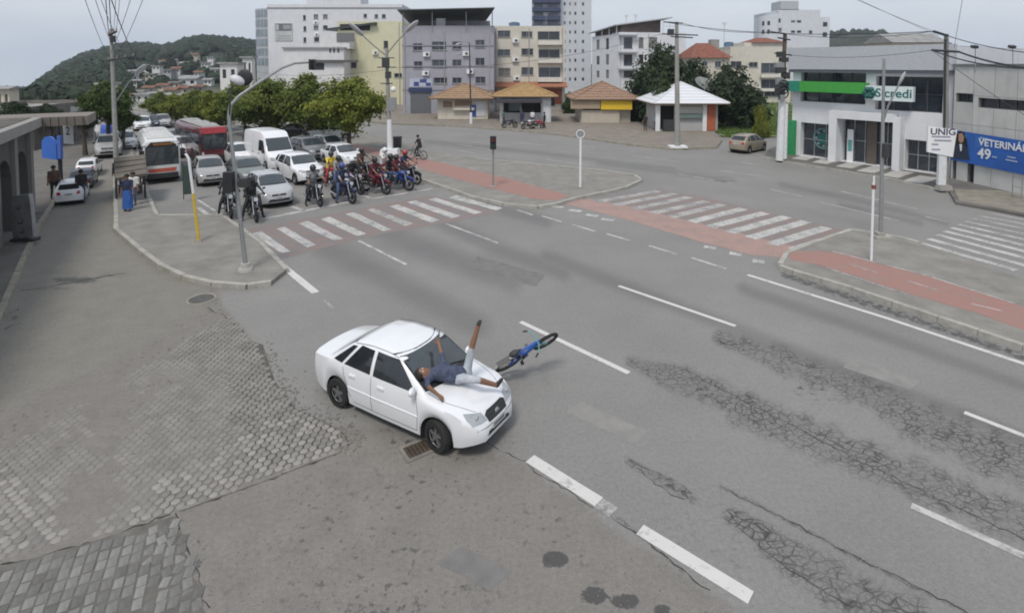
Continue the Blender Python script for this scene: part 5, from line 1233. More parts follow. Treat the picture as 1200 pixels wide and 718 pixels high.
# ---- the person thrown onto the bonnet (joints in the car's own frame: x forward, y to its left, z up)
def hp(x, y, z): return HEROM @ Vector((x, y, z))
Jh = dict(pelvis=(1.30, -.06, 1.07), chest=(1.06, -.27, 1.15), neck=(.92, -.42, 1.18), head=(.81, -.55, 1.19),
          sl=(1.05, -.25, 1.24), sr=(.90, -.52, 1.10), hl=(1.35, .03, 1.07), hr=(1.29, -.15, 1.05))
Jh = {k: hp(*v) for k, v in Jh.items()}
Jh['al'] = W(561, 379, Jh['hl'].y+.05); Jh['kl'], Jh['al'] = ik(Jh['hl'], Jh['al'], .48, .46, Vector((-.5, 0, .6)))
Jh['toe_l'] = Jh['al']+(W(570, 360, 11.2)-Jh['al']).normalized()*.17
Jh['ar'] = hp(1.88, .20, .92); Jh['kr'], Jh['ar'] = ik(Jh['hr'], Jh['ar'], .44, .42, HEROM.to_3x3() @ Vector((.1, -.7, .55)))
Jh['toe_r'] = Jh['ar']+(HEROM.to_3x3() @ Vector((.10, .03, .12)))
Jh['el'], Jh['wl'] = ik(Jh['sl'], W(514, 402, 10.75), .29, .26, HEROM.to_3x3() @ Vector((.3, .3, 1)))
Jh['er'], Jh['wr'] = ik(Jh['sr'], hp(1.26, -.66, .98), .29, .26, HEROM.to_3x3() @ Vector((.1, -.8, .4)))
Jh['look'] = HEROM.to_3x3() @ Vector((.35, -.2, 1)); Jh['curl_l'] = Vector((0, 0, 1)); Jh['curl_r'] = HEROM.to_3x3() @ Vector((0, 0, -1))
M_stripe = mat('cloth_blue_striped', (.055, .068, .115), .85, var=.45, scale=12, bump=.4, bscale=16)
base = hp(.9, 0, .95)
Jl = {k: (v-base if k not in ('look', 'curl_l', 'curl_r') else v) for k, v in Jh.items()}
person('person', 'person in a dark blue shirt and pale shorts lying on the white car bonnet', tuple(base), 0.0, Jl, outfit(M_stripe, mat('cloth_pale_shorts', (.40, .43, .47), .85, var=.25, scale=9, bump=.3, bscale=18), shin=M_skin, fore=M_skin, shoe=C_shoe), voxel=.014)

# ---- pedestrians
def walker(label, px, py, deg, cols, z=0.0, h=1.70, group='pedestrians', **k):
    p = G(px, py, z); return person('person', label, tuple(p), R(deg), standing(h, **k), cols, group, voxel=.024, face=False)
lady = walker('woman in a dark top and long bright blue skirt walking away from the shelter', 150, 247, -70, outfit(C_navy, C_blue, fore=M_skin), KZ, 1.72)
sk = MB(); n = 18; vs = []; fs = []
for i, (z, r0, r1) in enumerate([(1.0, .14, .16), (.88, .16, .185), (.6, .17, .19), (.3, .19, .21), (.12, .20, .23)]):
    for j in range(n):
        a = 2*math.pi*j/n; rr = 1+.05*math.sin(5*a+i)*(i > 1); vs.append((r0*rr*math.cos(a), r1*rr*math.sin(a), z))
for i in range(4):
    for j in range(n): fs.append((i*n+j, (i+1)*n+j, (i+1)*n+(j+1) % n, i*n+(j+1) % n))
sk.add(vs, fs); sk.build('skirt', C_blue, lady, smooth=True)
walker('person in dark clothes under the left end of the bus shelter', 139, 221, -60, outfit(C_black, C_black, fore=C_black), KZ)
walker('person in grey standing under the bus shelter next to the bus', 166, 216, 100, outfit(C_grey, C_black, fore=M_skin), KZ)
walker('person in a white shirt beside the woman with the blue skirt', 157, 240, -75, outfit(C_white, C_denim, fore=M_skin), KZ, 1.6)
walker('person in dark clothes walking behind the parked white hatchback', 96, 238, 120, outfit(C_black, C_denim, fore=M_skin), 0)
walker('person in a dark shirt under the arcade beyond the pillar', 64, 233, -40, outfit(C_brown, C_black, fore=M_skin), KZ)
walker('person in black clothes standing at the white-roofed kiosk', 756, 153, -100, outfit(C_black, C_black, fore=M_skin), KZ)
walker('person in a pale blue shirt standing at the white-roofed kiosk', 768, 153, -60, outfit(cloth('pale_blue', (.35, .45, .55)), C_navy, fore=M_skin), KZ)
walker('person in a black dress at the end of the tiled kiosk counter', 638, 150, 170, outfit(C_black, C_black, fore=M_skin), KZ)
walker('person in a green shirt at the tiled kiosk counter', 590, 147, 0, outfit(C_green, C_black, fore=M_skin), KZ)
walker('person in a navy shirt in the middle of the tiled kiosk counter', 612, 147, 80, outfit(C_navy, C_denim, fore=M_skin), KZ)
walker('person in a white shirt at the tiled kiosk counter', 624, 147, 100, outfit(C_white, C_denim, fore=M_skin), KZ)
walker('person in black standing between the street trees', 358, 172, -30, outfit(C_black, C_black, fore=M_skin), KZ)

for px, py, dg, pm, lb in ((597, 150, 20, 'black', 'black motorcycle parked at the left of the ochre kiosk counter'), (619, 151, 30, 'white', 'white motorcycle parked at the ochre kiosk counter'), (629, 151, 25, 'red', 'red motorcycle parked at the ochre kiosk counter')):
    p = G(px, py, KZ); motorcycle(lb, (p.x, p.y, KZ), R(dg), MP[pm], group='motorcycles parked at the kiosk')
# ================================================================ buildings
class Wall:
    "a vertical plane through two ground points; converts photograph pixels on it to (along, height)"
    def __init__(s, A, B):
        s.A = Vector((A[0], A[1], 0)); s.B = Vector((B[0], B[1], 0)); s.u = (s.B-s.A).normalized(); s.L = (s.B-s.A).length
        s.n = Vector((s.u.y, -s.u.x, 0))
        if s.n.dot(-s.A) < 0: s.n = -s.n        # faces the viewer
    def uv(s, px, py):
        r = ray(px, py); C = Vector((0, 0, CAM_H)); t = (s.A-C).dot(s.n)/r.dot(s.n); p = C+r*t
        return (p-s.A).dot(s.u), p.z
    def pt(s, u, z, out=0.0): return s.A+s.u*u+s.n*out+Vector((0, 0, z))
    def rect(s, x0, y0, x1, y1):
        a, zt = s.uv(x0, y0); b_, zb = s.uv(x1, y1)
        return (min(a, b_), min(zb, zt), max(a, b_), max(zb, zt))
def wall_holes(mb, Wl, u0, u1, z0, z1, holes, reveal=.18):
    "wall face with real openings and their reveals"
    us = sorted(set([u0, u1]+[min(max(h[i], u0), u1) for h in holes for i in (0, 2)])); zs = sorted(set([z0, z1]+[min(max(h[i], z0), z1) for h in holes for i in (1, 3)]))
    fl = Wl.u.cross(Vector((0, 0, 1))).dot(Wl.n) > 0
    def Q(a, b_, c, d): mb.quad(*( (a, b_, c, d) if fl else (d, c, b_, a)))
    for i in range(len(us)-1):
        for k in range(len(zs)-1):
            cu, cz = (us[i]+us[i+1])/2, (zs[k]+zs[k+1])/2
            if any(h[0] < cu < h[2] and h[1] < cz < h[3] for h in holes): continue
            Q(Wl.pt(us[i], zs[k]), Wl.pt(us[i+1], zs[k]), Wl.pt(us[i+1], zs[k+1]), Wl.pt(us[i], zs[k+1]))
    for h in holes:
        a, z, b_, y = h; r = -reveal
        for (p, q) in (((a, z), (b_, z)), ((b_, z), (b_, y)), ((b_, y), (a, y)), ((a, y), (a, z))):
            mb.quad(Wl.pt(p[0], p[1]), Wl.pt(q[0], q[1]), Wl.pt(q[0], q[1], r), Wl.pt(p[0], p[1], r))
M_frame_w = mat('frame_white', (.60, .61, .62), .5); M_frame_d = mat('frame_dark', (.07, .07, .075), .5); M_frame_a = mat('frame_alu', (.36, .37, .38), .4, .5)
M_pane_b = mat('window_pane_blue', (.05, .06, .075), .07, var=.4, scale=1.2, spec=.7); M_pane_c = mat('curtained_pane', (.20, .19, .18), .25, var=.35, scale=3)
PANES = [M_pane, M_pane, M_pane_b, M_pane_b, M_pane_c]
def window(root, Wl, h, reveal=.18, fm=None, mull=1, trans=0, pane=None, sill=True, name='window'):
    a, z, b_, y = h; fm = fm or M_frame_a; o = -reveal+.06
    w_ = MB(); t = .06
    def bar(ua, za, ub, zb, d=.05):
        c = Wl.pt((ua+ub)/2, (za+zb)/2, o); M = Matrix((Wl.u, Wl.n, Vector((0, 0, 1)))).transposed(); w_.box(c, (ub-ua, d, zb-za), M)
    bar(a, z, a+t, y); bar(b_-t, z, b_, y); bar(a+t, z, b_-t, z+t); bar(a+t, y-t, b_-t, y)
    for i in range(mull): c = a+(b_-a)*(i+1)/(mull+1); bar(c-t*.4, z+t, c+t*.4, y-t, .045)
    for i in range(trans): c = z+(y-z)*(i+1)/(trans+1); bar(a+t, c-t*.4, b_-t, c+t*.4, .04)
    f = w_.build(name, fm, root, world=True)
    p = MB(); p.slab(Wl.pt(a, z, -reveal+.03), Wl.pt(b_, z, -reveal+.03), Wl.pt(b_, y, -reveal+.03), Wl.pt(a, y, -reveal+.03), .02)
    me = p.build('pane', pane or random.choice(PANES), None); me.data.transform(Matrix.Translation(-Vector(root['_w']))); me.parent = f
    if sill:
        q = MB(); M = Matrix((Wl.u, Wl.n, Vector((0, 0, 1)))).transposed(); q.box(Wl.pt((a+b_)/2, z-.035, .03), (b_-a+.16, .14, .06), M)
        me = q.build('sill', M_concrete, None); me.data.transform(Matrix.Translation(-Vector(root['_w']))); me.parent = f
    return f
def building(name, label, A, B, depth, z1, wm, front=(), left=(), right=(), cat='building', mull=1, parapet=.35, roofm=None, fm=None, reveal=.18, z0=-.05, sill=True, sidesm=None, front_extra=(), pane=None, group=None):
    """A,B: ground points of the front; front/left/right: window rectangles in photograph pixels on that wall"""
    F = Wall(A, B); root = thing(name, label, cat, tuple(F.A), group=group)
    back = -F.n*depth; LW = Wall(F.A, F.A+back); RW = Wall(F.B, F.B+back)
    LW.n = -F.u; RW.n = F.u
    mb = MB(); hs = {}
    for nm, wl, rects in (('f', F, front), ('l', LW, left), ('r', RW, right)):
        hl = [wl.rect(*r[:4]) for r in rects]; hl = [(max(.1, h[0]), max(.05, h[1]), min(wl.L-.1, h[2]), min(z1-.1, h[3])) for h in hl]
        hl = [h for h in hl if h[2]-h[0] > .1 and h[3]-h[1] > .1]
        hs[nm] = (wl, hl); wall_holes(mb, wl, 0, wl.L, z0, z1, hl, reveal)
    bk = Wall(F.A+back, F.B+back); bk.n = -F.n; wall_holes(mb, bk, 0, bk.L, z0, z1, [])
    w_ = mb.build('wall', wm, root, world=True)
    # inside: a dark core so the openings do not show the sky
    k = MB(); cc = (F.A+F.B)/2+back/2+Vector((0, 0, (z0+z1)/2)); M = Matrix((F.u, F.n, Vector((0, 0, 1)))).transposed(); k.box(cc, (F.L-2*reveal-.04, depth-2*reveal-.04, z1-z0-.3), M); k.build('interior', mat('dark_interior', (.035, .036, .04), .9), root, world=True)
    r = MB(); r.box((F.A+F.B)/2+back/2+Vector((0, 0, z1-.06)), (F.L-.02, depth-.02, .10), M); rf = r.build('roof', roofm or M_concrete, root, world=True)
    if parapet:
        p = MB()
        for c, d in (((F.A+F.B)/2-F.n*.10, (F.L+.12, .22, parapet)), ((F.A+F.B)/2+back+F.n*.10, (F.L+.12, .22, parapet))): p.box(c+Vector((0, 0, z1+parapet/2)), d, M)
        for c in (F.A+back/2+F.u*.05, F.B+back/2-F.u*.05): p.box(c+Vector((0, 0, z1+parapet/2-.004)), (.22, depth-.46, parapet), M)
        p.build('parapet', wm, root, world=True)
    for nm in hs:
        wl, hl = hs[nm]
        for h in hl: window(root, wl, h, reveal, fm, mull if h[2]-h[0] > .8 else 0, 0, pane, sill and h[1] > .6)
    return root, F
def part(root, name, m, fn, smooth=False):
    mb = MB(); fn(mb); return mb.build(name, m, root, world=True, smooth=smooth)
def GY(px, Y): return W(px, 300, Y).x, Y
def ground_at(px, Y):
    p = W(px, 300, Y); return Vector((p.x, Y, 0))
def zat(py, Y): return W(600, py, Y).z
def boxat(mb, Wl, u0, z0, u1, z1, o0, o1, mi=0):
    M = Matrix((Wl.u, Wl.n, Vector((0, 0, 1)))).transposed(); mb.box(Wl.pt((u0+u1)/2, (z0+z1)/2, (o0+o1)/2), (u1-u0, abs(o1-o0), z1-z0), M, mi)
P_wall = lambda n, c, d=.25: mat('wall_'+n, c, .88, var=.06, scale=.8, bump=.08, bscale=20, dirt=d)

# ---- grey four-storey house with a dark sheet roof over its terrace
Y = 78; z1 = zat(38, Y)
wins = [(484, 51, 495, 59.5), (506, 49, 523, 59), (530, 49, 541, 58), (557, 47, 568, 56), (485, 72, 495, 80.5), (506, 70, 523, 79), (530, 70, 541, 78), (557, 68, 568, 77), (508, 91, 524, 98), (530, 91, 541, 98), (557, 90, 569, 98)]
gw = P_wall('grey_lilac', (.34, .34, .39))
b2, F = building('apartment_building', 'grey four-storey building with a dark sheet roof over its terrace', ground_at(474, Y), ground_at(579, Y), 12, z1, gw, wins, left=[], parapet=.9)
part(b2, 'awning', mat('slate_metal', (.05, .058, .062), .5, .2), lambda m: m.slab(F.pt(-.4, z1+3.05, 1.2), F.pt(F.L+.2, z1+3.3, 1.6), F.pt(F.L-2.2, z1+1.4, -9), F.pt(0, z1+1.4, -9), .14))
for u in (.15, F.L*.33, F.L*.70, F.L-.2): part(b2, 'post', M_galv, lambda m: m.cyl(F.pt(u, z1, .02), F.pt(u, z1+3.15, .02), .07, n=8))
part(b2, 'terrace_wall', P_wall('terrace', (.30, .30, .32)), lambda m: boxat(m, F, F.L*.30, z1, F.L*.95, z1+1.9, -4, -4.2))
part(b2, 'terrace_box', P_wall('terrace_b', (.5, .5, .5)), lambda m: boxat(m, F, F.L*.36, z1+.9, F.L*.46, z1+2.0, -1, -2))
part(b2, 'shutter', mat('roller_shutter', (.16, .17, .185), .5, .4), lambda m: boxat(m, F, *(lambda r: (r[0], 0, r[2], r[3]))(F.rect(481, 108, 505, 133)), .02, .06))
part(b2, 'shop_sign', mat('sign_dark_blue', (.03, .05, .12), .5), lambda m: boxat(m, F, *F.rect(479, 103, 506, 108), .05, .25))
mur = part(b2, 'mural', mat('mural_pale', (.42, .45, .55), .7, var=.25, scale=.6), lambda m: boxat(m, F, *F.rect(480, 92, 506, 102), .02, .05))
for r in [(492, 93, 500, 97), (485, 96, 491, 101), (499, 97, 505, 101)]: part(b2, 'mural_patch', mat('mural_blue', (.05, .07, .22), .7), lambda m: boxat(m, F, *F.rect(*r), .055, .07))
part(b2, 'band', P_wall('band', (.27, .27, .30)), lambda m: [boxat(m, F, -.05, z, F.L+.05, z+.16, .002, .08) for z in (3.4, 6.7, 9.6)])
part(b2, 'eave', mat('tile_edge', (.24, .12, .085), .85), lambda m: boxat(m, F, F.L*.45, 3.0, F.L+.1, 3.2, .05, 1.0))

# ---- cream four-storey block
Y = 84; z1 = zat(33, Y)
wins = [(583, 36, 598, 44), (611, 37, 624, 44), (630, 37, 656, 47), (583, 58, 598, 66), (611, 57, 625, 65), (631, 58, 656, 68), (584, 80, 598, 89), (611, 79, 625, 88), (631, 79, 657, 91)]
b3, F = building('apartment_building', 'cream four-storey apartment block with wide balconies', ground_at(580, Y), ground_at(661, Y), 12, z1, P_wall('cream', (.60, .57, .50)), wins, parapet=.3)
for r in [(630, 48, 658, 53), (630, 69, 658, 74), (630, 91, 658, 96)]: part(b3, 'balcony', P_wall('cream_b', (.66, .64, .58)), lambda m: boxat(m, F, *F.rect(*r), .003, .9))
part(b3, 'awning', mat('clay_tile_b', (.30, .13, .075), .9, var=.25, scale=3), lambda m: m.slab(F.pt(-.2, zat(97, Y), .02), F.pt(F.L+.2, zat(97, Y), .02), F.pt(F.L+.2, zat(102, Y), 2.2), F.pt(-.2, zat(102, Y), 2.2), .12))
part(b3, 'shop_front', mat('shop_red', (.30, .09, .05), .6), lambda m: boxat(m, F, *F.rect(640, 104, 658, 122), .01, .08))
part(b3, 'shop_glass', M_pane, lambda m: boxat(m, F, *F.rect(642, 108, 650, 124), .085, .11))

# ---- pale tower with dark balconies behind
Y = 135; z1 = zat(-40, Y)
wins = []
for yy in range(-30, 100, 11): wins += [(660.5, yy, 663, yy+4), (667, yy, 669, yy+4), (673, yy, 675.5, yy+4), (682, yy, 684.5, yy+4)]
b4, F = building('tower_block', 'tall pale tower with dark blue balconies behind the cream block', ground_at(655, Y), ground_at(691, Y), 14, z1, P_wall('pale_tower', (.56, .58, .62), .1), wins, mull=0, sill=False)
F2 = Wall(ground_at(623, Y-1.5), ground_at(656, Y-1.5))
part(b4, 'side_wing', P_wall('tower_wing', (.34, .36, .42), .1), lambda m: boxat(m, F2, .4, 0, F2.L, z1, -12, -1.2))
for yy in range(-30, 40, 10):
    part(b4, 'balcony', mat('dark_blue_balcony', (.05, .065, .12), .6), lambda m: boxat(m, F2, 0, zat(yy+4.6, Y), F2.L-.1, zat(yy, Y), -1.1, .6))
    part(b4, 'balcony_light', P_wall('balcony_gap', (.45, .47, .52)), lambda m: boxat(m, F2, F2.L*.38, zat(yy+9.4, Y), F2.L*.55, zat(yy+5, Y), -1.15, -.6))

# ---- white four-storey building with a tilted roof
Y = 112; z1 = zat(39.5, Y)
A = ground_at(723, Y); A2 = Vector((W(692, 300, Y+13).x, Y+13, 0))
wins = [(731, 44, 741, 57), (748.5, 44, 754, 56), (731, 64, 741, 77), (748.5, 64, 754, 75), (731, 83, 742, 91), (760, 44, 770, 56), (760, 64, 770, 76)]
F = Wall(A, ground_at(800, Y+2)); 
b5, F = building('apartment_building', 'white four-storey building with narrow side windows and a tilted dark roof', A, ground_at(800, Y+2), 13, z1, P_wall('white_a', (.66, .67, .70), .12), wins, parapet=.25, fm=M_frame_d)
SW = Wall(A2, A)
mb = MB(); hl = [SW.rect(*r) for r in [(690.5, 48, 693.5, 60), (699, 47, 702.5, 58), (710, 45, 713.5, 58), (690.5, 67, 693.5, 76), (699, 66, 702.5, 76), (710, 64, 713.5, 76), (690, 83, 693, 90), (699, 83, 702.5, 91), (710, 82, 713.5, 92)]]
wall_holes(mb, SW, 0, SW.L-.02, 0, z1-.02, [h for h in hl if 0 < h[0] < h[2] < SW.L], .18); mb.build('side_wall', P_wall('white_a', (.66, .67, .70), .12), b5, world=True)
for h in hl:
    if 0 < h[0] < h[2] < SW.L: window(b5, SW, h, .18, M_frame_d, 0, 0, None, False)
part(b5, 'core', mat('dark_interior', (.035, .036, .04), .9), lambda m: m.add([tuple(SW.pt(.3, .1, -.25)), tuple(SW.pt(SW.L-.3, .1, -.25)), tuple(SW.pt(SW.L-.3, z1-.3, -.25)), tuple(SW.pt(.3, z1-.3, -.25))], [(0, 1, 2, 3)]))
for py in (40.5, 60.5, 80): part(b5, 'balcony_slab', P_wall('slab_grey', (.45, .46, .5)), lambda m: boxat(m, F, *(lambda r: (r[0], r[1], r[2], r[3]))(F.rect(724, py, 746, py+1.8)), .003, 1.0))  # slabs in plain blue-grey, a darker tone than the white wall
zt = z1
part(b5, 'penthouse', mat('penthouse_brown', (.10, .075, .07), .8, var=.3, scale=1), lambda m: m.add([tuple(v) for v in (SW.pt(.6, zt, -.5), SW.pt(SW.L-.2, zt, -.5), F.pt(9.2, zt, -1.2), F.pt(9.2, zt+2.9, -1.2), SW.pt(SW.L-.2, zt+1.7, -.5), SW.pt(.6, zt+.9, -.5))], [(0, 1, 4, 5), (1, 2, 3, 4)]))
part(b5, 'tilted_roof', mat('pale_roof', (.42, .43, .44), .6), lambda m: [m.slab(SW.pt(-.8, zt+.85, .6), SW.pt(SW.L+.1, zt+1.8, .8), F.pt(11.2, zt+3.45, .1), F.pt(11.5, zt+3.3, -9), .22)])
for i in range(4): part(b5, 'post', M_white, lambda m: m.cyl(SW.pt(SW.L*(.15+.26*i), zt, .1), SW.pt(SW.L*(.15+.26*i), zt+1.0+.24*i, .1), .10, n=6))
part(b5, 'terrace_frame', M_frame_w, lambda m: [m.cyl(F.pt(u, zt, -.3), F.pt(u, zt+2.7, -.3), .06, n=6) for u in (9.4, 10.8, 12.2)]+[m.cyl(F.pt(9.4, zt+1.6, -.3), F.pt(12.2, zt+1.5, -.3), .05, n=6)])

# ---- white block with billboards at the corner of the avenue
Y = 118; z1 = zat(8.5, Y)
wins = [(355, 18, 358.5, 24), (367.5, 17, 373, 22.5), (378.5, 17, 384, 22), (355.5, 31, 359, 37), (367.5, 30.5, 373, 35), (378.5, 30, 384, 35), (355.5, 44, 359, 50), (368, 44, 374, 49), (379, 43, 384, 49), (426, 16.5, 430, 21), (439, 17, 443, 21.5), (447.5, 17, 452, 21.5)]
b0, F = building('office_block', 'large white block with two advertising boards and a curved glazed corner', ground_at(320, Y), ground_at(474, Y), 20, z1, P_wall('white_b', (.64, .65, .68), .1), wins, mull=0, parapet=.6)
part(b0, 'upper_block', P_wall('white_b', (.64, .65, .68), .1), lambda m: boxat(m, F, *F.rect(354, -14, 419, 8), -9, -2.5))
part(b0, 'cornice', M_galv, lambda m: boxat(m, F, -.1, z1-.3, F.L, z1-.05, .003, .12))
bd1 = part(b0, 'billboard', mat('board_pale', (.46, .47, .46), .6, var=.15, scale=.5), lambda m: boxat(m, F, *F.rect(322, 27.5, 343, 48), .02, .14))
for r, cc in [((323, 28, 342, 36.5), (.14, .15, .16)), ((323.5, 29, 327, 35.5), (.45, .46, .46)), ((332, 29.5, 341, 34.5), (.30, .32, .34)), ((326, 42, 341, 43.2), (.30, .30, .26)), ((324, 45, 341, 46), (.30, .30, .26))]:
    part(b0, 'board_print', mat('board_print_%d' % int(cc[0]*1000), cc, .6), lambda m: boxat(m, F, *F.rect(*r), .142, .15 if r[0] == 323 else .158+.002*(r[0] == 332)))
# the curved glazed corner: panes on a quarter cylinder
cv = F.A-F.n*4.0; cz0, cz1 = zat(78, Y), zat(10, Y)
Rr = 4.0; NA = 7
part(b0, 'curved_corner', P_wall('corner_grey', (.40, .42, .45), .1), lambda m: [m.quad(*(lambda a0, a1: (cv+(-F.u*math.sin(a0)+F.n*math.cos(a0))*Rr+Vector((0, 0, 0)), cv+(-F.u*math.sin(a1)+F.n*math.cos(a1))*Rr, cv+(-F.u*math.sin(a1)+F.n*math.cos(a1))*Rr+Vector((0, 0, cz1)), cv+(-F.u*math.sin(a0)+F.n*math.cos(a0))*Rr+Vector((0, 0, cz1))))(math.pi/2*i/NA, math.pi/2*(i+1)/NA)) for i in range(NA)]+[m.box(cv+Vector((0, 0, cz1-.1))-F.u*2+F.n*2, (.1, .1, .1))])
nr = 6
for i in range(NA):
    for k in range(nr):
        a0, a1 = math.pi/2*(i+.12)/NA, math.pi/2*(i+.88)/NA; za, zb = lerp(cz0, cz1, (k+.12)/nr), lerp(cz0, cz1, (k+.85)/nr)
        d0 = -F.u*math.sin(a0)+F.n*math.cos(a0); d1 = -F.u*math.sin(a1)+F.n*math.cos(a1)
        part(b0, 'corner_pane', mat('corner_glass', (.22, .26, .30), .25, var=.3, scale=.4), lambda m: m.slab(cv+d0*(Rr+.05)+Vector((0, 0, za)), cv+d0*(Rr+.05)+Vector((0, 0, zb)), cv+d1*(Rr+.05)+Vector((0, 0, zb)), cv+d1*(Rr+.05)+Vector((0, 0, za)), .04))
# ---- yellow building in front of it
Y = 96; z1 = zat(27, Y)
b1_, F = building('apartment_building', 'pale yellow building with a dark roof terrace behind the trees', ground_at(400, Y), ground_at(474, Y), 12, z1, P_wall('yellow', (.62, .60, .42), .15), [(449.5, 48, 455, 57), (462, 86, 472, 91), (405, 71, 418, 80), (421, 70, 416, 79)][:3], parapet=.25)
part(b1_, 'terrace_roof', mat('slate_metal', (.05, .058, .062), .5, .2), lambda m: m.slab(F.pt(-1.8, zat(34, Y), .8), F.pt(6.8, zat(26.5, Y), .8), F.pt(6.8, zat(26.5, Y), -5), F.pt(-1.8, zat(33, Y), -5), .35))
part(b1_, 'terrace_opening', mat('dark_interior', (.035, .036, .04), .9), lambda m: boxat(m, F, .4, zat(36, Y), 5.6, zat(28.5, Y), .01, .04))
part(b1_, 'white_annex', P_wall('white_annex', (.66, .66, .66), .2), lambda m: boxat(m, F, -7.8, 0, 2.2, zat(58, Y), .0, 4.0))
part(b1_, 'upper_annex', P_wall('white_annex', (.66, .66, .66), .2), lambda m: boxat(m, F, -2.0, zat(58, Y), 2.9, zat(41, Y), .01, 3.0))
F3 = Wall(F.pt(-7.8, 0, 4.0), F.pt(2.2, 0, 4.0))
part(b1_, 'annex_roof', mat('roof_edge_grey', (.30, .30, .30), .8), lambda m: boxat(m, F3, -.2, zat(58, Y)+.0, F3.L+.2, zat(58, Y)+.25, -4.2, .3))
for r in [(401, 40, 421, 50)]: part(b1_, 'lattice', mat('lattice_grey', (.16, .16, .17), .7), lambda m: boxat(m, F, *F.rect(*r), 3.05, 3.12))
for px in (386, 390.5, 395.5): part(b1_, 'slit_window', M_pane, lambda m: boxat(m, F3, *F3.rect(px, 56 if px < 390 else 55, px+2, 62), .005, .04))
part(b1_, 'gutter', mat('dark_gutter', (.10, .10, .10), .8), lambda m: boxat(m, F3, *F3.rect(365, 70.5, 420, 73.5), .05, .5))
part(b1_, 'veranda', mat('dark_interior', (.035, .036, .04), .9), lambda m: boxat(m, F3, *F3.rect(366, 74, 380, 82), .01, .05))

# ---- cream apartments and red-roofed house at the right, white tower behind them
Y = 100; z1 = zat(56, Y)
wins = [(856, 72, 869, 79), (878, 73, 888, 79), (892, 74, 912, 86), (892, 93, 912, 104), (896, 107, 912, 113)]
b7, F = building('apartment_building', 'cream apartment building between the dark tree and the wooden pole', ground_at(851, Y), ground_at(921, Y), 12, z1, P_wall('cream_c', (.60, .57, .50), .25), wins, parapet=.2)
part(b7, 'upper_floor', P_wall('cream_c', (.60, .57, .50), .25), lambda m: boxat(m, F, *F.rect(873, 50, 921, 57), -7, -.5))
for r in [(890, 87, 914, 91), (890, 104, 914, 107)]: part(b7, 'balcony', P_wall('cream_b', (.66, .64, .58)), lambda m: boxat(m, F, *F.rect(*r), .003, .8))
def hip(mb, Wl, u0, u1, o0, o1, z, h, over=.5):
    u0 -= over; u1 += over; o0 -= over; o1 += over   # o0 back (negative) .. o1 front
    cu0, cu1, co = u0+(u1-u0)*.35, u0+(u1-u0)*.65, (o0+o1)/2
    a, b_, c, d = Wl.pt(u0, z, o1), Wl.pt(u1, z, o1), Wl.pt(u1, z, o0), Wl.pt(u0, z, o0); e, f = Wl.pt(cu0, z+h, co), Wl.pt(cu1, z+h, co)
    mb.add([a, b_, c, d, e, f], [(0, 1, 5, 4), (1, 2, 5), (2, 3, 4, 5), (3, 0, 4), (3, 2, 1, 0)])
M_clay = mat('clay_tiles', (.20, .075, .05), .9, var=.35, scale=2.2, bump=.5, bscale=8)
part(b7, 'tiled_roof', M_clay, lambda m: hip(m, F, *(lambda r: (r[0], r[2]))(F.rect(885, 44, 921, 50)), -7, -.5, zat(50, Y), 1.0))
Y = 92
b6, F = building('house', 'cream house with a red clay tile roof between the two dark trees', ground_at(808, Y), ground_at(850, Y), 9, zat(68, Y), P_wall('cream_d', (.55, .52, .45), .25), [(823, 72, 829, 78), (838, 72, 845, 79)], parapet=0)
part(b6, 'tiled_roof', M_clay, lambda m: hip(m, F, 0, F.L, -9, 0, zat(68, Y), 2.6))
part(b6, 'chimney', M_concrete, lambda m: boxat(m, F, 4.6, zat(55, Y), 6.0, zat(45, Y), -6, -4.5))
Y = 160; z1 = zat(14, Y)
wins = [(909, 22, 915, 27), (927, 24, 932, 27), (934, 24, 939, 27), (909, 33, 916, 38), (927, 36, 932, 39), (934, 36, 939, 39), (948, 36, 952, 40)]
b8, F = building('tower_block', 'white tower with a rounded side behind the bank', ground_at(905, Y), ground_at(953, Y), 16, z1, P_wall('white_c', (.62, .64, .68), .1), wins, mull=0, sill=False, parapet=.5)
part(b8, 'right_wing', P_wall('white_c', (.62, .64, .68), .1), lambda m: boxat(m, F, F.L+.01, 0, F.L+3.2, zat(20, Y), -12, -.6))
for py in (26, 38): part(b8, 'wing_window', M_pane, lambda m: boxat(m, F, F.L+1.2, zat(py+5, Y), F.L+2.4, zat(py, Y), -.58, -.5))
part(b8, 'rounded_side', P_wall('white_c', (.62, .64, .68), .1), lambda m: m.cyl(F.pt(.3, 0, -4.2), F.pt(.3, z1-1.0, -4.2), 4.0, n=28), smooth=True)
for zz in (24, 34): part(b8, 'round_window', M_pane, lambda m: [m.box(F.pt(.3, zat(zz+3, Y), -4.2)+Matrix.Rotation(a, 3, 'Z') @ Vector((-4.0, 0, 0)), (.12, .7, 1.2), Matrix.Rotation(a, 3, 'Z')) for a in (.5, .9)])
part(b8, 'water_tank', mat('tank_grey', (.42, .44, .47), .7), lambda m: boxat(m, F, *F.rect(921, 0, 942, 10), -9, -3)); part(b8, 'tank_base', M_dark, lambda m: boxat(m, F, *F.rect(921, 10, 942, 14.5), -9.2, -2.8))
part(b8, 'mast', M_galv, lambda m: [m.cyl(F.pt(u, z1+5, -5), F.pt(u, z1+10, -5), .08, n=6) for u in (4, 7.5)])

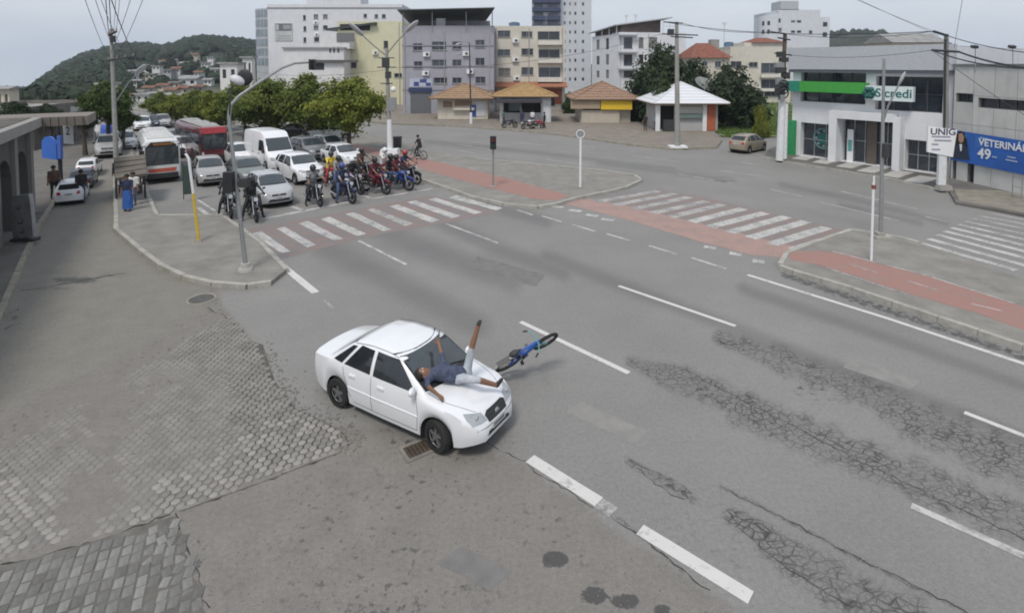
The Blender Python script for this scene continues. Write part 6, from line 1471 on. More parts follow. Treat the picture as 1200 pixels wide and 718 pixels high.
# ---- the bank
bA, bB = G(927, 183, 0), G(1113, 209, 0)
F = Wall(bA, bB); zt = F.uv(1020, 56)[1]
root = thing('bank_building', 'white two-storey bank with a green stripe and large dark windows', 'building', tuple(F.A))
bk = P_wall('bank_white', (.68, .69, .71), .15)
ups = [F.rect(939, 80, 1014, 122), F.rect(1027, 86, 1104, 137)]; ups[0] = (ups[0][0], F.uv(980, 121)[1], ups[0][2], F.uv(980, 82)[1]); ups[1] = (ups[1][0], F.uv(1065, 131)[1], ups[1][2], F.uv(1065, 90)[1])
lows = []
for x0, x1, yt in ((938, 979, 142), (986, 1051, 138), (1061, 1100, 162)):
    a, _ = F.uv(x0, 160); b_, _ = F.uv(x1, 160); lows.append((a, .15, b_, F.uv((x0+x1)/2, yt+3)[1]))
mb = MB(); wall_holes(mb, F, 0, F.L, 0, zt-.02, ups+lows, .5); mb.build('wall', bk, root, world=True)
sidew = Wall(F.A, F.A-F.n*22); sidew.n = -F.u
mb = MB(); boxat(mb, F, .02, 0, F.L-.02, zt-.04, -22, -.55); mb.build('interior', mat('bank_inside', (.03, .032, .035), .8), root, world=True)
mb = MB(); wall_holes(mb, sidew, 0, 22, 0, zt, []); boxat(mb, F, 0, zt-.04, F.L, zt+.0, -22, -.01); rw_ = Wall(F.B, F.B-F.n*22); rw_.n = F.u; wall_holes(mb, rw_, 0, 22, 0, zt, []); mb.build('side_wall', bk, root, world=True)
zc = F.uv(1020, 88)[1]
part(root, 'fascia', mat('fascia_panel', (.46, .48, .51), .6, .1, var=.06), lambda m: boxat(m, F, -.25, zc+.35, F.L+.1, zt+.1, .003, .45))
part(root, 'fascia_band', mat('fascia_dark', (.20, .21, .24), .6), lambda m: boxat(m, F, -.2, zc+.12, F.L+.06, zc+.34, .003, .30))
for h in ups:
    f = window(root, F, h, .5, M_frame_d, 3, 1, mat('bank_glass', (.03, .038, .05), .05, var=.3, spec=.8), False)
for i, h in enumerate(lows):
    window(root, F, h, .5, M_frame_a, 2 if i != 1 else 4, 1, mat('bank_glass', (.03, .038, .05), .05, var=.3, spec=.8), False, name='shop_window' if i != 1 else 'entrance_glazing')
# entrance portal standing proud
a, b_ = lows[1][0], lows[1][2]; pz = lows[1][3]
part(root, 'portal', bk, lambda m: [boxat(m, F, a-.55, 0, a-.02, pz+.55, .004, .7), boxat(m, F, b_+.02, 0, b_+.45, pz+.35, .004, .7), boxat(m, F, a-.02, pz+.02, b_+.02, pz+.55, .004, .7)])
part(root, 'entrance_door', mat('brown_door', (.11, .09, .075), .5), lambda m: boxat(m, F, a+(b_-a)*.44, .12, a+(b_-a)*.62, pz-.1, -.40, -.34))
tt = F.uv(995, 165); part(root, 'poster_totem', M_print_w, lambda m: boxat(m, F, F.uv(991, 165)[0], .15, F.uv(998, 165)[0], F.uv(994, 152)[1], -.30, -.22))
part(root, 'totem_print', mat('print_teal', (.12, .33, .32), .5), lambda m: boxat(m, F, F.uv(992, 165)[0], .9, F.uv(997, 165)[0], 1.7, -.215, -.205))
# green fascia stripe, pillar and round transfer
G_green = mat('bank_green', (.055, .33, .055), .5, var=.1); G_teal = mat('bank_teal', (.02, .22, .15), .5); G_deep = mat('bank_deep_green', (.01, .10, .09), .5)
za, zb = F.uv(970, 108)[1], F.uv(970, 96)[1]
st = part(root, 'green_stripe', G_green, lambda m: boxat(m, F, F.uv(943, 100)[0], za, F.uv(1019, 105)[0], zb, .02, .75))
part(root, 'stripe_end', G_teal, lambda m: boxat(m, F, -.35, za-.01, F.uv(943, 100)[0]-.003, zb+.01, .02, .78))
part(root, 'green_pillar', mat('pillar_green', (.025, .26, .09), .55), lambda m: boxat(m, F, -.30, 0, F.uv(937, 160)[0]-.25, F.uv(930, 141)[1], .004, .30))
sgn = thing('bank_sign', 'white projecting sign with a dark green emblem and Sicredi lettering', 'sign', tuple(F.pt(F.uv(1020, 105)[0], 0)))
u0, u1 = F.uv(1019, 103)[0], F.uv(1075, 110)[0]; z0_, z1_ = F.uv(1046, 118)[1], F.uv(1046, 101)[1]
part(sgn, 'board', mat('sign_white', (.66, .74, .74), .4, var=.03), lambda m: boxat(m, F, u0, z0_, u1, z1_, .30, .62))
MF = Matrix((F.u, Vector((0, 0, 1)), F.n)).transposed().to_4x4()
def on_wall(u, z, out): return Matrix.Translation(F.pt(u, z, out)) @ MF
def wtext(root, txt, size, Wl, u, z, out, m, align='CENTER', bold=True, name='lettering'):
    # a mirrored wall axis would mirror the writing: always run left to right for someone facing the wall
    ux = Vector((-Wl.n.y, Wl.n.x, 0)); Mx = Matrix((ux, Vector((0, 0, 1)), Wl.n)).transposed().to_4x4()
    o = text_mesh(txt, size, name, m, root, Matrix.Translation(-Vector(root['_w'])) @ Matrix.Translation(Wl.pt(u, z, out)) @ Mx, align, bold); return o
zc_ = (z0_+z1_)/2; hh = z1_-z0_
wtext(sgn, 'Sicredi', hh*.82, F, u0+(u1-u0)*.60, zc_, .625, mat('print_green_dark', (.012, .13, .12), .5))
part(sgn, 'emblem', G_deep, lambda m: [m.ell(F.pt(u0+(u1-u0)*.09+math.cos(a)*hh*.26, zc_+math.sin(a)*hh*.26, .64), (hh*.20, hh*.20, hh*.20), 10, 6) for a in [i*2*math.pi/6 for i in range(6)]], True)
# round emblem on the left shop window
cu, cz = F.uv(962, 163); Rr = abs(F.uv(974, 163)[0]-F.uv(950, 163)[0])/2
em = part(root, 'round_transfer', mat('transfer_rim', (.10, .20, .19), .5), lambda m: m.torus(F.pt(cu, cz, -.42), Rr, Rr*.09, F.n, 32, 6, sq=.3))
part(root, 'transfer_disc', G_deep, lambda m: m.cyl(F.pt(cu, cz, -.45), F.pt(cu, cz, -.43), Rr*.62, n=28))
part(root, 'transfer_dots', mat('transfer_pale', (.22, .34, .34), .5), lambda m: [m.cyl(F.pt(cu+math.cos(a)*Rr*.76, cz+math.sin(a)*Rr*.76, -.45), F.pt(cu+math.cos(a)*Rr*.76, cz+math.sin(a)*Rr*.76, -.425), Rr*.11, n=10) for a in [i*math.pi/4 for i in range(8)]])
BANKF = F
# ---- tiled hall next to the bank
tA, tB = G(1114, 211, 0), G(1330, 262, 0); F = Wall(tA, tB); zt = F.uv(1150, 78)[1]
hall = thing('tiled_hall', 'pale tiled hall with a long window strip to the right of the bank', 'building', tuple(F.A))
hw = [F.rect(1121, 108, 1140, 121), F.rect(1147, 113, 1260, 131)]; hw[1] = (hw[1][0], F.uv(1170, 128)[1], hw[1][2], F.uv(1170, 116)[1]); hw[0] = (hw[0][0], F.uv(1130, 120)[1], hw[0][2], F.uv(1130, 109.5)[1])
drs = [(F.uv(1134, 200)[0], .12, F.uv(1142, 200)[0], F.uv(1138, 183)[1]), (F.uv(1114, 200)[0]+.15, .1, F.uv(1121, 200)[0], F.uv(1118, 183)[1])]
mb = MB(); wall_holes(mb, F, 0, F.L, 0, zt-.004, hw+drs, .25); boxat(mb, F, 0, zt-.10, F.L, zt-.006, -15, -.01); mb.build('wall', mat('joint_grey', (.25, .25, .25), .9), hall, world=True)
mb = MB(); boxat(mb, F, .05, 0, F.L, zt-.2, -15, -.3); mb.build('interior', mat('dark_interior', (.035, .036, .04), .9), hall, world=True)
for h in hw: window(hall, F, h, .25, M_frame_d, max(1, int((h[2]-h[0])/1.2)), 0, None, False)
for h in drs: part(hall, 'door', mat('black_door', (.03, .03, .033), .6), lambda m: boxat(m, F, h[0], h[1], h[2], h[3], -.22, -.18))
# large wall panels
pw, ph = 1.28, (zt-.1)/4
nu = int(F.L/pw)+1
pm_ = [mat('hall_panel_%d' % i, (.50+.02*i, .50+.02*i, .48+.02*i), .75, var=.06, scale=1.2, dirt=.3) for i in range(4)]
for i in range(nu):
    for k in range(4):
        a, b_ = i*pw+.015, min((i+1)*pw-.015, F.L-.01); z_0, z_1 = .1+k*ph+.012, .1+(k+1)*ph-.012
        if b_-a < .2 or F.pt(a, 0).x > 34: continue
        # cut the panel round openings: keep the free rectangles
        segs = [(a, z_0, b_, z_1)]
        for h in hw+drs:
            new = []
            for s_ in segs:
                if h[0] >= s_[2] or h[2] <= s_[0] or h[1] >= s_[3] or h[3] <= s_[1]: new.append(s_); continue
                if h[1] > s_[1]: new.append((s_[0], s_[1], s_[2], h[1]))
                if h[3] < s_[3]: new.append((s_[0], h[3], s_[2], s_[3]))
                lo, hi = max(s_[1], h[1]), min(s_[3], h[3])
                if h[0] > s_[0]: new.append((s_[0], lo, h[0], hi))
                if h[2] < s_[2]: new.append((h[2], lo, s_[2], hi))
            segs = new
        mm = random.choice(pm_)
        mb = MB()
        for s_ in segs:
            if s_[2]-s_[0] > .04 and s_[3]-s_[1] > .04: boxat(mb, F, s_[0], s_[1], s_[2], s_[3], .002, .025)
        if mb.f: mb.build('wall_panel', mm, hall, world=True)
part(hall, 'coping', mat('coping_dark', (.16, .17, .17), .7), lambda m: boxat(m, F, -.1, zt-.004, F.L, zt+.14, -.4, .10))
part(hall, 'ground_gutter', M_dark, lambda m: boxat(m, F, 0, 0, F.L, .08, .03, .12))
# banners on it
ban = thing('blue_banner', 'long blue banner with a portrait and white lettering on the tiled hall', 'banner', tuple(F.pt(F.uv(1140, 175)[0], 2)))
o_ = .16
def bq(x0, x1, yt0, yb0, yt1, yb1, out, name, m, t=.02):
    ua, ub = F.uv(x0, 180)[0], F.uv(x1, 180)[0]
    c = [F.pt(ua, F.uv(x0, yb0)[1], out), F.pt(ub, F.uv(x1, yb1)[1], out), F.pt(ub, F.uv(x1, yt1)[1], out), F.pt(ua, F.uv(x0, yt0)[1], out)]
    mb = MB(); mb.slab(*c, t); mb.build(name, m, ban, world=True)
bq(1117, 1300, 152, 187, 180, 225, o_, 'cloth', mat('banner_blue', (.02, .11, .42), .6, var=.25, scale=.5))
bq(1121, 1135, 155, 184, 158, 187, o_+.022, 'portrait_backdrop', mat('banner_light_blue', (.05, .22, .45), .6))
bq(1145, 1160, 159, 172, 161, 174, o_+.004, 'blue_patch', mat('banner_mid_blue', (.03, .15, .48), .6))  # flat patch of slightly different blue on the banner cloth
# the portrait: flat print of a person with long dark hair in a dark suit
def uvp(x, y, out): u_, z_ = F.uv(x, y); return F.pt(u_, z_, out)
def flat(pts, out, name, m):
    mb = MB(); n = len(pts); v = [uvp(x, y, out) for x, y in pts]+[uvp(x, y, out-.004) for x, y in pts]; mb.add(v, [tuple(range(n)), tuple(range(2*n-1, n-1, -1))]+[(i, (i+1) % n, n+(i+1) % n, n+i) for i in range(n)]); mb.build(name, m, ban, world=True)
flat([(1116, 184), (1119, 172), (1124, 158), (1128, 153.5), (1133, 155), (1136, 163), (1137, 174), (1139, 187.5)], o_+.030, 'portrait_hair', M_hair)
flat([(1117, 185), (1120, 175), (1126, 169), (1132, 169), (1137, 174), (1140, 187.8)], o_+.036, 'portrait_suit', cloth('suit', (.025, .035, .06)))
flat([(1127, 157), (1131, 156), (1133.5, 160), (1132.5, 166), (1129.5, 168), (1127, 165)], o_+.042, 'portrait_face', M_skin2)
flat([(1128, 169), (1131, 169), (1130.5, 177), (1129, 177)], o_+.042, 'portrait_shirt', M_print_w)
lw = abs(F.uv(1156, 170)[0]-F.uv(1200, 170)[0])
sl = math.atan2((F.uv(1200, 173)[1]-F.uv(1155, 164)[1]), lw)
def btext(txt, x, y, size, m=None, align='LEFT'):
    u_, z_ = F.uv(x, y); o = wtext(ban, txt, size, F, u_, z_, o_+.03, m or M_print_w, align)
    return o
btext('VETERINÁRIA', 1150.5, 166.5, .55); btext('49', 1149, 179.5, .82)
for x, y, w_ in ((1152, 161.5, 14), (1184, 183.5, 10), (1166, 183.5, 6), (1182, 187, 14)):
    flat([(x, y-.8), (x+w_, y-.8+w_*.19), (x+w_, y+.8+w_*.19), (x, y+.8)], o_+.026, 'small_print', mat('banner_smallprint', (.35, .45, .62), .6))
us = thing('white_sign', 'white UNIG sign on a white post before the tiled hall', 'sign', tuple(G(1103, 222, KZ)))
q = G(1103, 222, KZ); S = Wall((q.x-1.2, q.y+.25), (q.x+1.2, q.y-.25)); cu = S.uv(1103, 200)[0]
part(us, 'post', mat('white_post', (.66, .67, .68), .6, dirt=.2), lambda m: boxat(m, S, S.uv(1100, 200)[0], KZ-.02, S.uv(1109, 200)[0], S.uv(1104, 181)[1], -.2, .02))
r = S.rect(1087, 149, 1118, 181)
part(us, 'board', M_print_w, lambda m: m.add([tuple(S.pt(S.uv(x, y)[0], S.uv(x, y)[1], o)) for o in (.06, -.06) for x, y in ((1086, 178), (1087, 148), (1121, 152), (1116, 184))], [(0, 1, 2, 3), (7, 6, 5, 4), (0, 4, 5, 1), (1, 5, 6, 2), (2, 6, 7, 3), (3, 7, 4, 0)]))
def stext(t, x, y, s, m): 
    u_, z_ = S.uv(x, y); wtext(us, t, s, S, u_, z_, .064, m, 'LEFT')
stext('UNIG', 1089.5, 154.5, .50, mat('print_navy', (.03, .03, .09), .5))
for x, y, w_ in ((1091, 160, 22), (1094, 164.5, 20), (1091, 169, 8), (1091, 175, 10)): part(us, 'small_print', mat('print_grey', (.30, .30, .38), .5), lambda m: boxat(m, S, S.uv(x, y)[0], S.uv(x, y)[1]-.045, S.uv(x+w_, y)[0], S.uv(x, y)[1]+.045, .062, .068))
part(us, 'footing', M_concrete, lambda m: m.box((q.x+.1, q.y-.05, KZ+.12), (.7, .5, .28), taper=.8))

# air conditioners, tanks and aerials on the buildings
def ac_unit(root, Wl, px, py):
    u_, z_ = Wl.uv(px, py); part(root, 'air_conditioner', M_print_w, lambda m: [boxat(m, Wl, u_-.45, z_-.3, u_+.45, z_+.3, .02, .38)])
    part(root, 'fan_grille', M_dark, lambda m: m.cyl(Wl.pt(u_+.12, z_, .381), Wl.pt(u_+.12, z_, .395), .22, n=14))
FG = Wall(ground_at(474, 78), ground_at(579, 78)); FC = Wall(ground_at(580, 84), ground_at(661, 84)); FWh = Wall(ground_at(723, 112), ground_at(800, 114)); FY = Wall(ground_at(400, 96), ground_at(474, 96)); FO = Wall(ground_at(320, 118), ground_at(474, 118))
for px, py in ((500, 64), (546, 63), (551, 84), (499, 86)): ac_unit(b2, FG, px, py)
for px, py in ((604, 70), (604, 48), (605, 92)): ac_unit(b3, FC, px, py)
for px, py in ((370, 27), (371, 41), (382, 53)): ac_unit(b0, FO, px, py)
ac_unit(b1_, FY, 440, 62); ac_unit(b5, FWh, 746, 70)
def tank(root, Wl, u_, z_, o, r=.8, h=1.1): part(root, 'water_tank', mat('tank_blue', (.12, .20, .30), .6), lambda m: m.cyl(Wl.pt(u_, z_, o), Wl.pt(u_, z_+h, o), r, r*1.1, n=16), True); part(root, 'tank_lid', M_dark, lambda m: m.cyl(Wl.pt(u_, z_+h, o), Wl.pt(u_, z_+h+.15, o), r*1.12, r*.5, n=16))
tank(b3, FC, 3, zat(33, 84), -5); tank(b7, Wall(ground_at(851, 100), ground_at(921, 100)), 2.0, zat(56, 100), -6)
def aerial(root, p, h=2.6):
    part(root, 'aerial', M_galv, lambda m: [m.cyl(p, p+Vector((0, 0, h)), .035, n=5)]+[m.cyl(p+Vector((-.5+.1*k, 0, h-.15*k)), p+Vector((.5-.1*k, 0, h-.15*k)), .02, n=4) for k in range(4)])
aerial(b3, FC.pt(8, zat(33, 84), -4)); aerial(b5, FWh.pt(2.5, zat(26, 112), -3), 1.6); aerial(b5, FWh.pt(4.5, zat(24, 112), -3), 1.4); aerial(b6, Wall(ground_at(808, 92), ground_at(850, 92)).pt(7, zat(60, 92), -5), 5); aerial(b0, FO.pt(14, zat(8.5, 118), -5), 3)
# stains and downpipes
for (rt, Wl, us, z) in ((b2, FG, (.3, 5.9, 12.2), zat(38, 78)), (b3, FC, (.25, 5.2, 10.2), zat(33, 84)), (b5, FWh, (.3, 6.2), zat(39.5, 112)), (b1_, FY, (10.6,), zat(27, 96))):
    for u_ in us: part(rt, 'downpipe', mat('downpipe', (.40, .39, .37), .7, dirt=.4), lambda m: m.cyl(Wl.pt(u_, .1, .09), Wl.pt(u_, z, .09), .06, n=6))
# ================================================================ far land: the plain, the wooded hill
YS = [(-400, 175), (-60, 168), (0, 140), (15, 131), (50, 101), (75, 83), (100, 71), (130, 64), (155, 58), (175, 61), (200, 62), (220, 53), (240, 50), (262, 52), (300, 57), (330, 62), (400, 72), (480, 78), (700, 78), (850, 66), (940, 52), (975, 45), (1010, 41), (1040, 45), (1060, 50), (1100, 54), (1150, 74), (1200, 90), (1300, 130), (1600, 190)]
Y0, Y1 = 104.0, 620.0
YB = HORIZON+FPX*CAM_H/Y0
def land(px, Y):
    "height of the land in the direction px at distance Y"
    ys = sm(YS, px, 12); t = min(1, max(0, (Y-Y0)/(Y1-Y0)))
    row = ys+(YB-ys)*(1-t)**2.6
    if ys > YB: row = YB+(ys-YB)*t**.5
    z = CAM_H-(row-HORIZON)*Y/FPX-.05
    return z
def build_land():
    cols = [-400+8*i for i in range(251)]; rows = []
    y = Y0
    while y < Y1: rows.append(y); y *= 1.022
    rows += [Y1, Y1+60, Y1+200]
    vs = []; fs = []; nc = len(cols); mi = []
    for i, Y in enumerate(rows):
        for x in cols:
            z = land(x, min(Y, Y1)); X = (x-600)/FPX*Y
            if Y > Y1: z -= (Y-Y1)*.5
            wood = sstep(150, 260, Y)
            b_ = mnoise.noise(Vector((X*.05, Y*.05, 2)))*2.2+mnoise.noise(Vector((X*.13, Y*.13, 7)))*2.4
            if Y <= Y1: z += wood*(b_+.8)*(1 if x < 800 else .8)
            vs.append((X, Y, z))
    for i in range(len(rows)-1):
        for k in range(nc-1): a = i*nc+k; fs.append((a, a+1, a+nc+1, a+nc))
    mb = MB(); mb.add(vs, fs)
    m, n, b, lk = nodes_of('hill_woods', .95)
    t = n.nodes.new('ShaderNodeTexCoord'); P = t.outputs['Object']
    c = nmix(n, nramp(n, nnoise(n, P, .16, 8, .75), .36, 0.0, .66, 1.0), (.004, .010, .006), (.032, .048, .021))
    c = nmix(n, nramp(n, nnoise(n, P, .012, 4, .6), .56, 0.0, .70, .35), c, (.05, .058, .032))
    g = n.nodes.new('ShaderNodeSeparateXYZ'); lk(P, g.inputs[0])
    pl = nramp(n, nmath(n, 'DIVIDE', g.outputs[1], 400), .30, 1.0, .42, 0.0)
    c = nmix(n, pl, c, (.16, .155, .125)); lk(c, b.inputs['Base Color'])
    o = mb.build('hill', m, smooth=False); tag(o, 'wooded hill and town plain beyond the avenue', kind='structure')
build_land()
# trees standing on the skyline of the hill, too many and too far to count
hb = MB()
for _ in range(900):
    px = random.uniform(-20, 330) if random.random() < .8 else random.uniform(930, 1110)
    Y = random.uniform(560, 619); z = land(px, Y); X = (px-600)/FPX*Y
    r = random.uniform(1.6, 4.2); hb.ell((X, Y, z+r*.9), (r, r, r*random.uniform(.8, 1.3)), 6, 4)
for _ in range(4200):
    px = random.uniform(-20, 330); Y = random.uniform(150, 560)
    if Y < 360 and 146 < px < 266 and random.random() < .93: continue
    z = land(px, Y); X = (px-600)/FPX*Y
    r = random.uniform(1.6, 4.4)*(.30+.70*Y/450); hb.ell((X, Y, z+r*.5+2.0*sstep(150, 260, Y)), (r, r, r*random.uniform(.7, 1.2)), 6, 4)
for _ in range(900):
    px = random.uniform(-60, 150); Y = random.uniform(108, 210); r = random.uniform(.7, 1.9); X = (px-600)/FPX*Y; hb.ell((X, Y, land(px, Y)+r*.7), (r, r, r*random.uniform(.8, 1.3)), 6, 4)
v = [(x+random.uniform(-.5, .5), y, z+random.uniform(-.5, .5)) for x, y, z in hb.v]; hb.v = v
tag(hb.build('hill_woodland', mat('hill_crowns', (.020, .034, .019), .95, var=.75, scale=.11)), 'dark woodland covering the far hill', kind='stuff')
# houses at the foot of the hill
HC = [P_wall('hs_white', (.64, .64, .62), .2), P_wall('hs_cream', (.52, .48, .40), .3), P_wall('hs_grey', (.38, .38, .38), .3), P_wall('hs_pink', (.46, .36, .30), .3)]
HN = ['white', 'cream', 'grey', 'pinkish']
M_rooft = mat('roof_clay_far', (.20, .10, .07), .9, var=.3, scale=.7); M_roofg = mat('roof_grey_far', (.27, .27, .27), .9, var=.3, scale=.7)
def far_house(label, px, Y, wpx, hpx, k, rk, group='houses at the foot of the hill', zb=None):
    z = land(px, Y)+2.6*sstep(150, 230, Y) if zb is None else zb; X = (px-600)/FPX*Y; w_ = wpx*Y/FPX; h = hpx*Y/FPX; d = w_*.8
    root = thing('hillside_house', label, 'house', (X, Y, z), 0, group)
    root['_w'] = (X, Y, z)
    F = Wall((X-w_/2, Y), (X+w_/2, Y))
    nwin = 2 if w_ < 9 else 3; nf = 1 if h < 5 else 2; hs = []
    for i in range(nwin):
        for f in range(nf): hs.append((w_*(i+.28)/nwin, z+h*(f+.35)/nf, w_*(i+.72)/nwin, z+h*(f+.75)/nf))
    mb = MB(); wall_holes(mb, F, 0, F.L, z-3, z+h, hs, .3)
    for wl in (Wall(F.A, F.A-F.n*d), Wall(F.B, F.B-F.n*d)): wall_holes(mb, wl, 0, d, z-3, z+h-.01, [])
    mb.build('wall', HC[k], root, world=True)
    for q in hs: part(root, 'window', M_pane, lambda m: boxat(m, F, q[0], q[1], q[2], q[3], -.3, -.25))
    mb = MB(); u0, u1 = -.4, F.L+.4
    if rk == 2: boxat(mb, F, u0, z+h-.05, u1, z+h+.3, -d-.4, .4)
    else:
        a = [F.pt(u0, z+h, .5), F.pt(u1, z+h, .5), F.pt(u1, z+h+w_*.2, -d/2), F.pt(u0, z+h+w_*.2, -d/2), F.pt(u1, z+h, -d-.5), F.pt(u0, z+h, -d-.5)]
        mb.add(a, [(0, 1, 2, 3), (3, 2, 4, 5), (0, 3, 5), (1, 4, 2), (0, 5, 4, 1)])
    mb.build('roof', (M_rooft, M_roofg, M_roofg)[rk], root, world=True)
    return root
rs = random.Random(11); RN = ['clay roof', 'grey roof', 'flat roof']
hs_ = [(172, 86, 8, 5), (183, 88, 9, 6), (175, 95, 10, 6), (160, 100, 9, 7), (186, 97, 8, 6), (196, 92, 9, 6), (206, 90, 10, 6), (220, 98, 20, 9), (190, 104, 12, 7), (173, 107, 12, 8), (204, 101, 10, 7), (160, 112, 14, 7), (178, 115, 14, 7), (198, 110, 14, 8), (213, 108, 12, 8), (232, 92, 9, 6), (243, 98, 9, 7), (228, 72, 8, 4), (215, 84, 8, 5), (240, 84, 8, 5), (166, 120, 16, 8), (192, 118, 13, 8), (150, 118, 10, 8), (232, 106, 10, 8), (155, 92, 8, 5), (247, 76, 7, 4), (212, 117, 12, 7), (252, 90, 8, 6), (203, 80, 7, 5), (190, 81, 7, 5)]
HH = []
for i, (px, by, w_, h_) in enumerate(hs_):
    # distance where the land appears in that row
    Yh = Y0+2
    while Yh < 560 and HORIZON+FPX*(CAM_H-land(px, Yh))/Yh > by+h_*.5: Yh += 3
    k = rs.choice([0, 0, 0, 0, 1, 2]); rk = rs.choice([0, 1, 1, 2, 2])
    HH.append((HN[k], RN[rk], px, Yh, w_, h_, k, rk))
ORD = ['leftmost', 'second from the left', 'third from the left', 'fourth from the left', 'fifth from the left', 'sixth from the left', 'seventh from the left', 'eighth from the left', 'ninth from the left', 'tenth from the left']
HH.sort(key=lambda h: h[2])
for i, h in enumerate(HH):
    same = [g for g in HH if g[:2] == h[:2]]
    far_house(('tiny %s house with %s on the hill, %s of its kind' % (h[0], h[1], ORD[same.index(h)])) if len(same) > 1 else 'tiny %s house with a %s at the foot of the hill' % h[:2], *h[2:])
far_house('white house with a vaulted roof above the tree at the side street', 122, 96, 15, 14, 0, 2, None, zb=zat(113, 96))
far_house('small white two-storey house at the left end of the row of trees', 268, 104, 20, 26, 0, 2, None, zb=zat(101, 104))
far_house('pale square tower house behind the white two-storey house', 290, 112, 11, 24, 0, 2, None, zb=zat(92, 112))
far_house('cream house at the left border above the arcade roof', 2, 60, 16, 26, 1, 1, None, zb=zat(130, 60))
far_house('low pale warehouse roof behind the bank', 1075, 90, 60, 12, 1, 1, None, zb=zat(62, 90))

# ================================================================ kiosks on the square
M_straw = mat('kiosk_tiles', (.30, .20, .125), .9, var=.3, scale=3.0, bump=.6, bscale=14, dirt=.3)
def kiosk(label, x0, x1, apex, eave, base, Y, roofm, wallm, over=.7, parts=(), dep=None):
    A = ground_at(x0, Y); B = ground_at(x1, Y); F = Wall(A, B); root = thing('kiosk', label, 'kiosk', tuple(F.A), group='kiosks on the square')
    dep = dep or F.L*.9; ze = zat(eave, Y); za = W(600, apex, Y+dep/2).z
    mb = MB(); holes = [F.rect(*p[1]) for p in parts if p[0] == 'hole']
    wall_holes(mb, F, 0, F.L, 0, ze+.1, holes, .25)
    for wl, n_ in ((Wall(F.A, F.A-F.n*dep), -F.u), (Wall(F.B, F.B-F.n*dep), F.u)): wall_holes(mb, wl, 0, dep, 0, ze+.1, [])
    bw = Wall(F.A-F.n*dep, F.B-F.n*dep); wall_holes(mb, bw, 0, F.L, 0, ze+.1, [])
    mb.build('wall', wallm, root, world=True)
    if holes: part(root, 'interior', mat('kiosk_inside', (.06, .055, .05), .9), lambda m: boxat(m, F, .1, .1, F.L-.1, ze, -1.6, -1.5))
    c = F.pt(F.L/2, za, -dep/2); cs = [F.pt(-over, ze, over), F.pt(F.L+over, ze, over), F.pt(F.L+over, ze, -dep-over), F.pt(-over, ze, -dep-over)]
    mb = MB(); n = 7
    # each roof side in courses that step like tiles
    for i in range(4):
        a, b_ = cs[i], cs[(i+1) % 4]
        for k in range(n):
            t0, t1 = k/n, (k+1)/n; p0, p1 = a.lerp(c, t0), b_.lerp(c, t0); q0, q1 = a.lerp(c, t1), b_.lerp(c, t1); up = Vector((0, 0, .07))
            mb.add([p0+up, p1+up, q1, q0, p0, p1], [(0, 1, 2, 3), (4, 5, 1, 0)])
    mb.add(cs, [(0, 1, 2, 3)])
    ro = mb.build('roof', roofm, root, world=True)
    rg = MB()
    for i in range(4): rg.cyl(cs[i]+Vector((0, 0, .06)), c+Vector((0, 0, .06)), .09, n=6)
    me = rg.build('ridge', roofm, None); me.data.transform(Matrix.Translation(-Vector(root['_w']))); me.parent = ro
    part(root, 'fascia', mat('eave_dark', (.14, .10, .07), .9), lambda m: [m.cyl(cs[i]-Vector((0, 0, .05)), cs[(i+1) % 4]-Vector((0, 0, .05)), .07, n=4) for i in range(4)])
    for p in parts:
        if p[0] == 'hole': continue
        nm, r, mm, o0, o1 = p; rr = F.rect(*r); part(root, nm, mm, lambda m: boxat(m, F, rr[0], max(rr[1], .0), rr[2], rr[3], o0, o1))
    return root, F
KW = P_wall('kiosk_cream', (.58, .54, .46), .25); KB = mat('kiosk_blue', (.05, .10, .36), .6); KWh = P_wall('kiosk_white', (.62, .63, .66), .15)
k1, F1 = kiosk('cream kiosk with a tan tiled roof in front of the grey building', 514, 572, 98, 115, 137, 70, M_straw, KW, 1.0, [('shutter', (519, 119, 530, 126), mat('shutter_brown', (.26, .17, .12), .7), .01, .05), ('shutter', (533, 118, 553, 124), mat('shutter_brown', (.26, .17, .12), .7), .01, .05), ('counter', (531, 126, 556, 129), KW, .01, .45), ('blue_panel', (553, 123, 558, 137), KB, .02, .06), ('white_panel', (558, 119, 569, 136), KWh, .02, .06)])
k2, F2_ = kiosk('kiosk with an ochre tiled roof and people at its counter', 586, 645, 97, 113, 146, 66, mat('kiosk_ochre', (.36, .235, .11), .9, var=.3, scale=3, bump=.6, bscale=14, dirt=.4), KWh, .8, [('hole', (590, 119, 634, 140)), ('awning', (582, 116, 634, 119.5), mat('awning_dark', (.05, .05, .06), .7), .02, 1.9), ('counter', (590, 132, 634, 146), P_wall('counter_grey', (.38, .38, .40)), .01, .3), ('white_panel', (636, 117, 644, 145), KWh, .02, .1), ('menu_board', (596, 121, 611, 131), mat('menu', (.30, .34, .36), .6), -1.4, -1.3), ('pillar', (609, 118, 611, 146), M_frame_d, 1.5, 1.6)])
k3, F3_ = kiosk('kiosk with a brown tiled roof and a yellow banner', 679, 737, 96, 116, 145, 66, mat('kiosk_brown', (.28, .18, .125), .9, var=.3, scale=3, bump=.6, bscale=14, dirt=.4), P_wall('kiosk_beige', (.48, .43, .36), .25), 1.1, [('beige_banner', (668, 117, 702, 127), mat('beige_banner', (.36, .28, .20), .8), .75, .80), ('yellow_banner', (703, 116, 739, 128), mat('yellow_banner', (.70, .47, .03), .7), .75, .80), ('counter', (681, 129, 725, 145), P_wall('kiosk_beige', (.48, .43, .36), .25), .02, .5), ('opening', (683, 122, 722, 129), mat('kiosk_inside', (.06, .055, .05), .9), .01, .03)])
